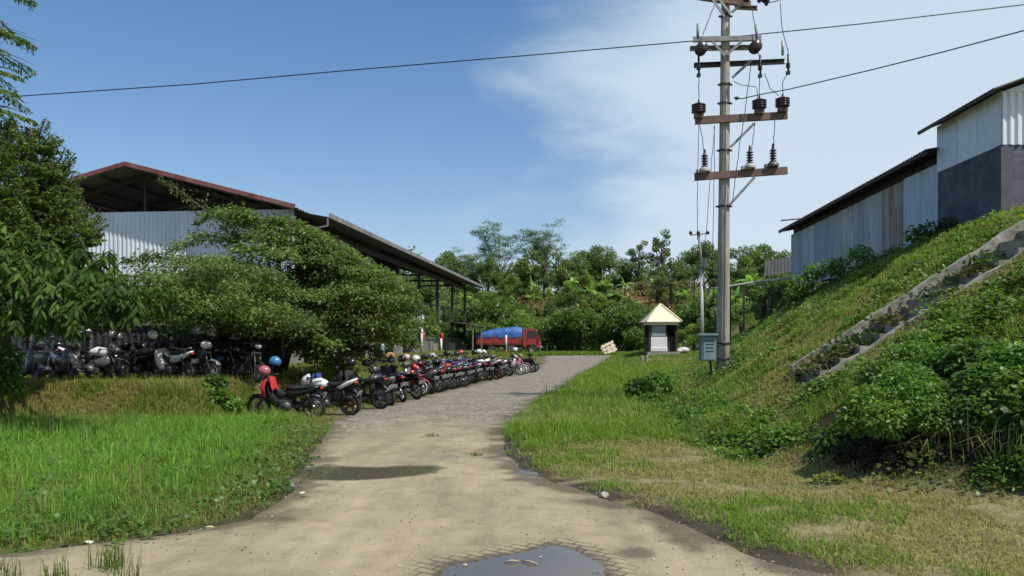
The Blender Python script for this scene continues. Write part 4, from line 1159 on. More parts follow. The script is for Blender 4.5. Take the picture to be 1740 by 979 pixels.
def plant(kind, px, Y, s=1.0, base_dz=0.0, sz=None):
    src = PROTO[kind]
    o = src if kind not in USED else copy_tree(src)
    USED.add(kind)
    x = XatPx(px, Y); o.location = (x, Y, Hs(x, Y) + base_dz); o.rotation_euler = (0, 0, random.random() * 6.28)
    o.scale = (s * random.uniform(.9, 1.1), s * random.uniform(.9, 1.1), sz or s * random.uniform(.92, 1.08))
    lab = DESC[kind] + ' ' + where(px, Y)
    k = SEENLAB.get(lab, 0); SEENLAB[lab] = k + 1
    if k: lab = ['', 'another ', 'yet another ', 'one further ', 'one last '][min(k, 4)] + lab
    o['label'] = lab; o['category'] = 'shrub' if 'bush' in kind else 'banana plant' if 'banana' in kind else 'tree'
    o['group'] = 'shrubs on the hillside' if 'bush' in kind else 'banana plants on the hillside' if 'banana' in kind else 'trees on the hillside'
    return o


random.seed(99)
plant('albizia', 848, 118, 1.0); plant('albizia2', 925, 120, .98); plant('albizia2', 800, 140, .8)
for kind, px, Y, s in [('tall', 1125, 112, .98), ('sago', 1140, 104, 1.15), ('tall', 1085, 122, .95), ('round', 1020, 116, .92), ('round2', 1055, 124, .9), ('round', 985, 126, .85), ('tall', 950, 124, .8), ('round2', 905, 112, .9), ('tall', 925, 108, .8), ('round2', 965, 112, .8),
                       ('palm', 985, 106, .8), ('round', 830, 112, .72), ('round2', 790, 120, .8), ('round2', 870, 126, .75), ('round', 760, 112, .8), ('round2', 700, 116, .8), ('round', 1195, 120, .95), ('round2', 1165, 128, 1.0), ('tall', 1215, 126, .9), ('round2', 1255, 118, 1.0), ('round', 1290, 124, 1.05), ('round2', 1330, 120, 1.0),
                       ('palm', 1180, 102, .8), ('round2', 1270, 96, .8), ('round', 1320, 92, .75), ('palm', 1225, 98, .9), ('tall', 690, 92, .75), ('round', 720, 96, .8), ('round2', 770, 92, .7), ('round', 640, 105, .9), ('round', 1370, 100, .9), ('round2', 1230, 88, .6),
                       ('round', 560, 110, .9), ('round2', 330, 110, 1.0), ('round', 200, 115, 1.0), ('round2', 100, 110, 1.0), ('round', 20, 108, 1.0), ('round2', 460, 115, 1.0), ('round', -80, 100, 1.1), ('round2', -170, 90, 1.1), ('round', 1460, 110, 1.0), ('round2', 1560, 120, 1.0), ('round', 1700, 120, 1.0), ('round2', 1800, 110, 1.0)]:
    plant(kind, px, Y, s)
for kind, px, Y, s in [('banana', 1005, 101, .95), ('banana2', 1030, 103, .9), ('banana', 1048, 100, .85), ('banana2', 975, 104, .9), ('banana', 1062, 106, .9), ('banana2', 1215, 96, 1.0), ('banana', 1250, 78, .9), ('banana2', 1275, 76, 1.0), ('banana', 1300, 74, .9), ('banana', 905, 102, .8), ('banana2', 790, 98, .9), ('banana', 745, 90, .9), ('banana2', 1165, 98, .9), ('banana', 1325, 80, 1.0)]:
    plant(kind, px, Y, s)
for i in range(64):
    px = 690 + (i * 67.3) % 560 + random.uniform(-12, 12); Y = 84 + (i * 11.7) % 30 + random.uniform(-2, 2)
    if 1085 < px < 1170 and Y < 86: Y += 6
    kind = random.choice(['bush', 'bush2', 'bush2', 'bushdry', 'banana', 'palm'] if Y > 94 else ['bush', 'bush', 'bush', 'bush2'])
    plant(kind, px, Y, random.uniform(.6, 1.2) * (1.0 if Y < 90 else .8), sz=random.uniform(.5, 1.25))
for kind, px, Y, s in [('bush', 930, 81, 1.1), ('bush', 985, 80, 1.35), ('bush', 1060, 79, 1.25), ('bush', 1090, 78, 1.2), ('bush2', 1020, 84, 1.0), ('bush', 820, 82, 1.5), ('bush', 850, 82, 1.5), ('bush2', 880, 84, 1.4), ('bush2', 1180, 74, .8), ('bush', 1215, 70, .8), ('bush2', 1260, 62, .7), ('bush', 1300, 58, .7), ('bush', 1330, 56, .8), ('bush2', 955, 83, 1.0)]:
    plant(kind, px, Y, s)


def hill_cover():
    rng = np.random.default_rng(8)
    n = 42000
    X = rng.uniform(-60, 60, n); Y = rng.uniform(79, 128, n); k = np.abs(X) < .7 * Y; X = X[k]; Y = Y[k]; n = len(X)
    P = np.column_stack([X, Y, H(X, Y) + .15 * rng.random(n) + .5 * rng.random(n) * (fbm(X * .3, Y * .3) > .5)])
    D = rng.normal(size=(n, 3)); D[:, 2] = np.abs(D[:, 2]) + .2
    nz_ = fbm(X * .12, Y * .12 + 30)
    c = np.where((nz_ > .66)[:, None], colvar(rng, n, (.26, .19, .10), .4, .1), colvar(rng, n, (.14, .20, .05), .4, .25))
    L = .35 + .45 * rng.random(n)
    me = diamonds_mesh('hill_undergrowth', P, D, L, L * .35, c, rng, flat=.2)
    tag(mobj('hill_undergrowth', me, M['leaf']), 'tangled undergrowth covering the hillside behind the truck', 'undergrowth', kind='stuff')


hill_cover()


def distant_forest():
    rng = np.random.default_rng(63); P = []; C = []; n = 170
    for k in range(430):
        Y = rng.uniform(128, 190); X = rng.uniform(-.72, .72) * Y; g = Hs(X, Y); hh = rng.uniform(2.5, 7.0) * (1 if rng.random() < .8 else 1.3); r = rng.uniform(1.4, 2.8)
        p, u = blob_pts(rng, (X, Y, g + hh * .6), (r, r, hh * .5), n); P.append(p)
        b = .7 + .6 * rng.random(); C.append(colvar(rng, n, (.105 * b, .155 * b, .06 * b), .35, .1))
    P = np.concatenate(P); C = np.concatenate(C); D = rng.normal(size=P.shape); D[:, 2] -= .2; L = .4 + .4 * rng.random(len(P))
    me = diamonds_mesh('distant_forest', P, D, L, L * .55, C, rng, flat=.3)
    tag(mobj('distant_forest', me, M['leaf']), 'distant forest closing the view along the ridge behind the hillside trees', 'forest', kind='stuff')


distant_forest()

# ================================================================== WAREHOUSE
WU = Vector((.102, .995, 0)).normalized(); WV = Vector((-WU.y, WU.x, 0)); WO = Vector((-8.6, 32, 0))


def wh(a, b, z): 
    p = WO + WU * a + WV * b; return Vector((p.x, p.y, z))


def build_warehouse():
    base = wh(0, 0, .75)
    t = thing('warehouse', 'long open sided warehouse with grey corrugated gable and red edged roof', 'warehouse', base)
    zinc = mat('zinc_cladding', (.70, .75, .80), .45, c2=(.52, .57, .63), scale=1.2, stretch=(1, 1, .2))
    rooft = mat('roof_sheet', (.16, .15, .15), .6, c2=(.10, .095, .095), scale=1.5)
    redt = mat('red_trim', (.15, .028, .028), .7, c2=(.25, .13, .11), scale=1.6)
    gut = mat('grey_gutter', (.26, .25, .25), .6, c2=(.12, .115, .115), scale=2)
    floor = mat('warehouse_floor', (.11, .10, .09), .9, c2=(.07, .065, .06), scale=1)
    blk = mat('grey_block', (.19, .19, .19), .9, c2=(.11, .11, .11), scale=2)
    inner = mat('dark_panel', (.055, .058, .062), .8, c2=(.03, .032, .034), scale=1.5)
    def P(name, mb, m, parent=t, lab=None): return mb.part(name, m, parent, lab, world=True)
    zE, zR, hw, Ln = 7.05, 8.85, 6.9, 46.5
    # floor slab
    mb = MB(); c = wh(Ln / 2, hw, .55); mb.box(c, (2 * hw - .4, Ln - 1, .5), Euler((0, 0, math.atan2(-WU.x, WU.y))).to_matrix()); P('floor_slab', mb, floor)
    # roof: two slopes of sheet with thickness
    mb = MB()
    sl = math.hypot(hw, zR - zE); vR = (wh(0, hw, zR) - wh(0, 0, zE)).normalized(); vL = (wh(0, hw, zR) - wh(0, 2 * hw, zE)).normalized()
    for (b0, v) in ((0, vR), (2 * hw, vL)):
        p0 = wh(-.45, b0, zE) - v * .25
        if b0 == 0: mb.corrug(p0, WU, v, Ln + .8, sl + .25, .3, .025)
        else: mb.corrug(p0 + WU * (Ln + .8), -WU, v, Ln + .8, sl + .25, .3, .025)
    roof = P('roof', mb, rooft)
    mb = MB(); mb.beam(wh(-.5, hw, zR + .06), wh(Ln + .35, hw, zR + .06), .35, .06); P('ridge_cap', mb, redt, roof)
    # red rake boards
    for b0 in (-.15, 2 * hw + .15):
        mb = MB(); mb.beam(wh(-.5, b0, zE + .02), wh(-.5, hw, zR + .05), .05, .17); P('rake_board', mb, redt, roof)
    # gable wall of corrugated sheet
    mb = MB(); mb.corrug(wh(.35, 13.4, 4.1), -WV, (0, 0, 1), 13.2, 3.0, .19, .022); P('gable_wall', mb, zinc)
    # canopy along the right eave
    mb = MB(); cv = (wh(0, 0, 7.0) - wh(0, -1.15, 6.78)).normalized()
    mb.corrug(wh(.6, -1.15, 6.78), WU, cv, Ln - .4, 1.1, .3, .02); can = P('canopy_roof', mb, rooft)
    mb = MB(); mb.beam(wh(.6, -1.18, 6.86), wh(Ln + .2, -1.18, 6.86), .05, .2); P('gutter', mb, gut, can)
    mb = MB(); mb.beam(wh(.6, .2, 6.55), wh(Ln, .2, 6.55), .14, .3); P('eave_beam', mb, M['darksteel'])
    mb = MB(); mb.beam(wh(.6, 2 * hw - .2, 6.55), wh(Ln, 2 * hw - .2, 6.55), .14, .3); P('eave_beam', mb, M['darksteel'])
    # brackets of the canopy near end
    mb = MB(); mb.beam(wh(.6, .2, 6.2), wh(.6, -1.1, 6.45), .06, .07); mb.beam(wh(.6, -1.1, 6.45), wh(.6, -1.1, 6.76), .06, .06); mb.beam(wh(.6, .2, 6.2), wh(.6, .2, 5.7), .06, .06); P('bracket', mb, gut)
    # trusses
    for i, a in enumerate([1.0] + [4.7 + 6.5 * k for k in range(7)]):
        mb = MB()
        for b0 in (.2, 2 * hw - .2): mb.beam(wh(a, b0, zE - .18), wh(a, hw, zR - .2), .1, .16)
        mb.beam(wh(a, .2, zE - .2), wh(a, 2 * hw - .2, zE - .2), .1, .14); mb.beam(wh(a, hw, zE - .2), wh(a, hw, zR - .2), .09)
        for s in (-1, 1):
            mb.beam(wh(a, hw, zE - .15), wh(a, hw + s * 3.4, zE + .75), .07); mb.beam(wh(a, hw + s * 3.4, zE - .15), wh(a, hw + s * 3.4, zE + .75), .07)
        P('truss', mb, M['rafter'])
    mb = MB()
    for k in range(1, 6):
        for s in (0, 1):
            b0 = k * hw / 6 if s == 0 else 2 * hw - k * hw / 6; mb.beam(wh(-.3, b0, zE - .06 + (zR - zE) * k / 6 - .04), wh(Ln, b0, zE - .06 + (zR - zE) * k / 6 - .04), .06, .1)
    P('purlin', mb, M['rafter'])
    # posts with concrete pedestals
    for i, a in enumerate([.6, 4.7, 11, 17.5, 23.5, 30, 36.5, 43.2]):
        for b0 in (0.2, 2 * hw - .2):
            p = wh(a, b0, 0); g = Hs(p.x, p.y)
            if b0 > 1: g = .75
            mb = MB(); mb.beam((p.x, p.y, g + .9), (p.x, p.y, 6.45), .2, .2); po = P('post', mb, M['darksteel'])
            mb = MB(); mb.box((p.x, p.y, g + .4), (.5, .5, 1.1)); P('pedestal', mb, M['concrete'], po)
    # wall rails between posts at right
    for z in (3.1, 4.4):
        mb = MB(); mb.beam(wh(23.5, .2, z), wh(43.2, .2, z), .06, .09); P('rail', mb, M['darksteel'])
    # low block wall on the inner right side and closed left and dark inner panels
    mb = MB(); mb.beam(wh(24, 1.0, 1.2), wh(45, 1.0, 1.2), .15, 1.5); P('low_wall', mb, blk)
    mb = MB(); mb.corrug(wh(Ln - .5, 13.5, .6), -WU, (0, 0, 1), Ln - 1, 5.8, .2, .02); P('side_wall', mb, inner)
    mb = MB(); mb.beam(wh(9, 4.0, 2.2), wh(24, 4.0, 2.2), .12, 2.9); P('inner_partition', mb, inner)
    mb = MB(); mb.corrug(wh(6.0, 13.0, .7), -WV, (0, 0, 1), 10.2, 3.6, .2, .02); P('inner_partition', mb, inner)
    # low tin lean-to at the far corner
    t2 = thing('lean_to', 'low dark tin roofed lean-to at the far corner of the warehouse', 'shed', wh(36, -1.0, .6))
    mb = MB(); mb.corrug(wh(35, -1.9, 3.0), WU, (wh(0, 1.4, 3.45) - wh(0, -1.9, 3.0)), 11.5, 3.2, .2, .02); mb.part('roof', mat('rust_sheet', (.16, .10, .07), .8, c2=(.09, .07, .06), scale=1.5), t2, world=True)
    for a in (35.3, 40.5, 46):
        p = wh(a, -1.75, 0); g = Hs(p.x, p.y); mb = MB(); mb.beam((p.x, p.y, g - .1), (p.x, p.y, 3.0), .12); mb.part('post', M['palebark'], t2, world=True)


build_warehouse()


def build_left_fence():
    t = thing('dark_fence', 'dark sheet metal fence with wooden posts behind the terrace motorbikes', 'fence', (-11, 24.0, Hs(-11, 24)))
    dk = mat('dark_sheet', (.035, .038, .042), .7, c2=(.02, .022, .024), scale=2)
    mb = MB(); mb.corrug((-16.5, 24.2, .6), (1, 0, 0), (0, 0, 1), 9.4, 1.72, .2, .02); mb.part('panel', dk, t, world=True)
    for x in (-14.4, -12.6, -10.2, -8.0):
        mb = MB(); mb.tube([(x, 24.05, .5), (x, 24.05, 2.4)], .04, 6); mb.part('post', M['bark'], t, world=True)
    mb = MB(); mb.beam((-16.5, 24.12, 2.34), (-7.1, 24.12, 2.3), .05, .06); mb.part('rail', M['palebark'], t, world=True)


build_left_fence()

# ================================================================== RIGHT BUILDINGS
SU = Vector((.0586, .998, 0)).normalized(); SV = Vector((SU.y, -SU.x, 0)); SO = Vector((13.4, 22, 0))


def sh_(a, b, z): 
    p = SO + SU * a + SV * b; return Vector((p.x, p.y, z))


def sbox(mb, a0, a1, b0, b1, z0, z1):
    vs = [sh_(a, b, z) for a in (a0, a1) for b in (b0, b1) for z in (z0, z1)]
    mb.add(vs, [(0, 1, 3, 2), (4, 6, 7, 5), (0, 4, 5, 1), (2, 3, 7, 6), (0, 2, 6, 4), (1, 5, 7, 3)])
    return mb


def block_mat():
    m = bpy.data.materials.new('concrete_block'); n, b = nt(m); N = n.nodes; Lk = n.links
    tcn = N.new('ShaderNodeTexCoord'); sx = N.new('ShaderNodeSeparateXYZ'); Lk.new(tcn.outputs['Object'], sx.inputs[0])
    adn = N.new('ShaderNodeMath'); adn.operation = 'ADD'; Lk.new(sx.outputs[0], adn.inputs[0]); Lk.new(sx.outputs[1], adn.inputs[1])
    cx = N.new('ShaderNodeCombineXYZ'); Lk.new(adn.outputs[0], cx.inputs[0]); Lk.new(sx.outputs[2], cx.inputs[1])
    br = N.new('ShaderNodeTexBrick'); br.inputs['Scale'].default_value = 1; br.inputs['Brick Width'].default_value = .4; br.inputs['Row Height'].default_value = .2; br.inputs['Mortar Size'].default_value = .012
    br.inputs['Color1'].default_value = (.105, .118, .145, 1); br.inputs['Color2'].default_value = (.082, .092, .115, 1); br.inputs['Mortar'].default_value = (.125, .135, .155, 1)
    Lk.new(cx.outputs[0], br.inputs['Vector'])
    nz_ = N.new('ShaderNodeTexNoise'); nz_.inputs['Scale'].default_value = 1.4; nz_.inputs['Detail'].default_value = 8; Lk.new(tcn.outputs['Object'], nz_.inputs['Vector'])
    mr_ = N.new('ShaderNodeMapRange'); mr_.inputs['From Min'].default_value = .3; mr_.inputs['From Max'].default_value = .7; mr_.inputs['To Min'].default_value = .65; mr_.inputs['To Max'].default_value = 1.25; Lk.new(nz_.outputs['Fac'], mr_.inputs['Value'])
    sc = N.new('ShaderNodeVectorMath'); sc.operation = 'SCALE'; Lk.new(br.outputs['Color'], sc.inputs[0]); Lk.new(mr_.outputs[0], sc.inputs['Scale'])
    Lk.new(sc.outputs[0], b.inputs['Base Color']); b.inputs['Roughness'].default_value = .95
    bp = N.new('ShaderNodeBump'); bp.inputs['Strength'].default_value = .5; bp.inputs['Distance'].default_value = .02; bp.invert = True
    Lk.new(br.outputs['Fac'], bp.inputs['Height']); Lk.new(bp.outputs[0], b.inputs['Normal'])
    return m


def build_right():
    blk = block_mat()
    z1 = mat('pale_zinc', (.78, .81, .83), .45, c2=(.58, .63, .67), scale=1.1, stretch=(1, 1, .3))
    roofm = mat('old_roof_sheet', (.13, .12, .12), .75, c2=(.075, .06, .055), scale=2)
    t = thing('block_building', 'tall building of dark concrete blocks with pale sheet metal upper walls on the embankment', 'building', sh_(0, 0, 5.2))
    def P(name, mb, m, parent=t, lab=None): return mb.part(name, m, parent, lab, world=True)
    P('foundation', sbox(MB(), -.35, 3.85, -.25, 6.2, 4.3, 5.28), M['concrete'])
    P('block_wall', sbox(MB(), 0, 3.72, 0, 6, 5.25, 7.2), blk)
    mb = MB(); sbox(mb, -.03, .22, -.03, .25, 5.25, 7.2); P('corner_column', mb, mat('dark_cement', (.12, .125, .135), .9, c2=(.075, .08, .09), scale=2))
    mb = MB()
    # upper cladding: side facing the slope in flat sheets, gable corrugated
    P('upper_wall', sbox(MB(), .03, 3.72, .03, 5.95, 7.22, 8.62), z1)
    for i, (a0, a1) in enumerate(((.0, 1.25), (1.25, 2.4), (2.4, 3.72))):
        sh = P('cladding_sheet', sbox(MB(), a0, a1 - .015, -.02 - .006 * i, .02, 7.19, 8.66), cmat('zinc_sheet_%s' % 'abc'[i], [(.74, .80, .83), (.80, .84, .87), (.70, .76, .80)][i], .45))
    mb = MB(); mb.corrug(sh_(-.03, 0, 7.19), SV, (0, 0, 1), 6.0, 1.45, .2, .022)
    # upper triangle of the gable
    for k in range(12):
        b0 = k * .25; h0 = .36 * b0
        mb.add([sh_(-.03, b0, 8.64), sh_(-.03, b0 + .25, 8.64), sh_(-.03, b0 + .25, 8.64 + h0 + .09), sh_(-.03, b0, 8.64 + h0)], [(0, 1, 2, 3)])
        mb.add([sh_(-.03, 6 - b0, 8.64), sh_(-.03, 6 - b0 - .25, 8.64), sh_(-.03, 6 - b0 - .25, 8.64 + h0 + .09), sh_(-.03, 6 - b0, 8.64 + h0)], [(0, 1, 2, 3)])
    P('gable_cladding', mb, z1)
    mb = MB()
    for s in (0, 1):
        bb = lambda b: b if s == 0 else 6 - b
        e0, r0 = bb(-.42), bb(3.0); ze, zr = 8.62, 8.62 + .36 * 3.42
        e = sh_(-.45, e0, ze); r = sh_(-.45, r0, zr)
        if s == 0: mb.corrug(e, SU, r - e, 4.7, (r - e).length, .2, .02)
        else: mb.corrug(e + SU * 4.7, -SU, r - e, 4.7, (r - e).length, .2, .02)
    rf = P('roof', mb, roofm)
    mb = MB(); mb.beam(sh_(-.4, -.40, 8.58), sh_(4.2, -.40, 8.58), .05, .1); P('eave_batten', mb, M['bark'], rf)
    # ---- long shed
    t = thing('metal_shed', 'long low shed of weathered grey sheet metal along the top of the embankment', 'shed', sh_(3.8, .2, 5.2))
    stops = [3.78, 6.6, 8.6, 10.2, 11.6, 13.2, 14.8, 16.6, 18.5, 20.5]
    cols = [(.62, .74, .86), (.46, .48, .46), (.58, .62, .63), (.47, .51, .54), (.66, .70, .72), (.50, .55, .60), (.44, .49, .55), (.58, .63, .67), (.50, .55, .61)]
    labs = ['bluish newer sheet nearest the block building', 'sheet with brown rust stains'] + [None] * 7
    for i in range(9):
        a0, a1 = stops[i], stops[i + 1]; zt = lambda a: 7.56 - (a - 3.8) * .0135
        m = mat('shed_sheet_%s' % 'abcdefghi'[i], cols[i], .55, c2=tuple(v * .58 for v in cols[i]) if i not in (1, 4) else (.25, .16, .09), scale=1.5, stretch=(2.2, 2.2, .22), bump=.15)
        mb = MB(); off = .15 + (.03 if i % 2 else 0)
        mb.corrug(sh_(a1, off, 4.6), -SU, (0, 0, 1), a1 - a0 + .04, zt(a0) - 4.6, .24, .012); P('wall_sheet', mb, m, lab=labs[i])
    P('back_wall', sbox(MB(), 3.8, 20.4, 5.5, 5.6, 4.9, 8.6), M['darksteel'])
    P('end_wall', sbox(MB(), 20.38, 20.46, .25, 5.5, 4.9, 8.0), cmat('shed_end_sheet', (.3, .32, .33), .6))
    mb = MB(); p = sh_(3.55, -.42, 7.92); q = sh_(3.55, 5.8, 9.0); l = 17.4
    d = (sh_(20.95, -.42, 7.63) - p); mb.corrug(p, d, q - p, d.length, (q - p).length, .2, .02); rf = P('roof', mb, roofm)
    mb = MB(); mb.beam(sh_(3.6, -.38, 7.85), sh_(20.9, -.38, 7.56), .05, .12); P('eave_batten', mb, M['bark'], rf)
    mb = MB()
    for k in range(15):
        a = 3.9 + k * 1.18; z = 7.86 - (a - 3.8) * .0165; mb.beam(sh_(a, -.36, z - .02), sh_(a, 5.6, z + 1.0), .06, .1)
    P('rafter', mb, M['bark'])
    mb = MB(); mb.beam(sh_(3.8, .3, 7.62), sh_(20.4, .3, 7.36), .1, .5); P('top_plate', mb, M['darksteel'])
    for a in (3.95, 9.5, 15, 20.3):
        mb = MB(); mb.beam(sh_(a, .28, 4.9), sh_(a, .28, 7.6), .1); P('post', M['bark'] and mb, M['bark']) if False else mb.part('post', M['bark'], t, world=True)
    mb = MB(); mb.tube([sh_(18.6, -.9, 7.85), sh_(18.3, .6, 7.95)], .035, 6); P('roof_pole', mb, M['palebark'])
    # ---- small rusty roof past the shed end
    base = W(1322, 470, 46)
    t = thing('small_tin_shelter', 'small dark tin roof shelter below the far end of the long shed', 'shelter', (base[0], 46, Hs(base[0], 46)))
    mb = MB(); a = Vector(W(1298, 470, 45.5)); b = Vector(W(1345, 462, 45.5)); c = Vector(W(1345, 436, 48)); mb.corrug(a, b - a, c - b, (b - a).length + .8, (c - b).length, .2, .02); mb.part('roof', mat('dark_old_tin', (.055, .055, .06), .8, c2=(.03, .03, .032), scale=2), t, world=True)
    for px in (1303, 1342):
        p = Vector(W(px, 468, 45.6)); mb = MB(); mb.tube([(p.x, p.y, Hs(p.x, p.y) - .1), p], .05, 6); mb.part('post', M['bark'], t, world=True)
    # ---- bamboo rail fence
    b0 = Vector(W(1238, 487, 43)); b1 = Vector(W(1345, 472, 41))
    t = thing('bamboo_fence', 'pale bamboo rail fence on posts at the crest behind the concrete pole', 'fence', (b0.x, b0.y, Hs(b0.x, b0.y)))
    mb = MB(); mb.tube([b0 - (b1 - b0) * .3, b0, b0.lerp(b1, .5) + Vector((0, 0, .04)), b1], .055, 6); mb.part('rail', mat('bamboo', (.72, .70, .62), .6, c2=(.5, .47, .38), scale=3), t, world=True)
    for px in (1241, 1265, 1294, 1310):
        u = (px - 1238) / 107; p = b0.lerp(b1, u); mb = MB(); mb.tube([(p.x, p.y + .05, min(Hs(p.x, p.y), p.z - 1.0) - .2), (p.x, p.y + .05, p.z - .04)], .05, 6); mb.part('post', M['bark'] if px == 1241 else M['palebark'], t, world=True)


build_right()


def build_stairs():
    y0, y1 = 15.0, 16.2
    zn = lambda x: -2.36 + .62 * x
    zf = lambda x: -2.20 + .6275 * x
    t = thing('concrete_stairs', 'old concrete stairway with side walls climbing the embankment, half overgrown', 'stairs', (5.4, 15.6, Hs(5.4, 15.6)))
    xa, xb = 5.65, 12.6
    def wall(yA, yB, zf_, dep, seg=26):
        mb = MB(); rows = []
        for i in range(seg + 1):
            x = xa + (xb - xa) * i / seg; z = zf_(x) + .012 * math.sin(i * 1.3) + .012 * random.uniform(-1, 1)
            rows.append([(x, yA + .02 * random.uniform(-1, 1), z), (x, yB, z + .01 * random.uniform(-1, 1)), (x, yB, z - dep), (x, yA, z - dep)])
        vs = [v for r in rows for v in r]; fs = []
        for i in range(seg):
            for k in range(4): fs.append((4 * i + k, 4 * i + (k + 1) % 4, 4 * i + 4 + (k + 1) % 4, 4 * i + 4 + k))
        fs += [(3, 2, 1, 0), (4 * seg, 4 * seg + 1, 4 * seg + 2, 4 * seg + 3)]
        mb.add(vs, fs); return mb
    wall(y0 - .13, y0, zn, .7).part('side_wall', M['stairconc'], t, world=True)
    wall(y1, y1 + .14, zf, .8).part('side_wall', M['stairconc'], t, world=True)
    run = .37; n = int((xb - 5.7) / run)
    for i in range(n):
        x = 5.75 + i * run; z = zn(x + run * .5) - .02
        mb = MB(); mb.box((x + run / 2 + .02, (y0 + y1) / 2, z - .25), (run + .04, y1 - y0 - .004, .5)); mb.part('step', M['stairconc'], t, world=True)
    # weeds that grow on the lower steps
    rng = np.random.default_rng(14); P = []; C = []
    for k in range(50):
        x = 5.5 + 4.3 * rng.random() ** 1.25; y = y0 + .1 + 1.05 * rng.random(); m_ = 70; r = .24
        p = rng.normal(size=(m_, 3)) * np.array([r, r * .7, .12]) * .8; p[:, 2] = np.abs(p[:, 2]); p += np.array([x, y, zn(x) - .10])
        p = p[(p[:, 1] > y0 + .04) & (p[:, 1] < y1 - .04)]; m_ = len(p)
        P.append(p); C.append(colvar(rng, m_, (.045, .085, .018) if rng.random() < .7 else (.13, .10, .05), .4, .1))
    P = np.concatenate(P); C = np.concatenate(C); D = rng.normal(size=P.shape); D[:, 2] = np.abs(D[:, 2]) * .6; L = .07 + .07 * rng.random(len(P))
    me = leaves_mesh('stair_weeds', P, D, L, L * .5, C, rng)
    tag(mobj('stair_weeds', me, M['leaf']), 'weeds growing over the lower steps of the concrete stairway', 'weeds', kind='stuff')


build_stairs()

# ================================================================== POWER POLE
def wire(mb, a, b, sag, r=.011, n=16):
    a = Vector(a); b = Vector(b); pts = []
    for i in range(n + 1):
        t = i / n; p = a.lerp(b, t); p.z -= sag * 4 * t * (1 - t); pts.append(p)
    mb.tube(pts, r, 5)


def wig(mb, pts, r=.011, amp=.03, n=5):
    out = []
    pts = [Vector(p) for p in pts]
    for i in range(len(pts) - 1):
        for k in range(n): out.append(pts[i].lerp(pts[i + 1], k / n) + Vector((random.uniform(-1, 1), random.uniform(-1, 1), 0)) * (amp if (i or k) else 0))
    out.append(pts[-1]); mb.tube(out, r, 5)


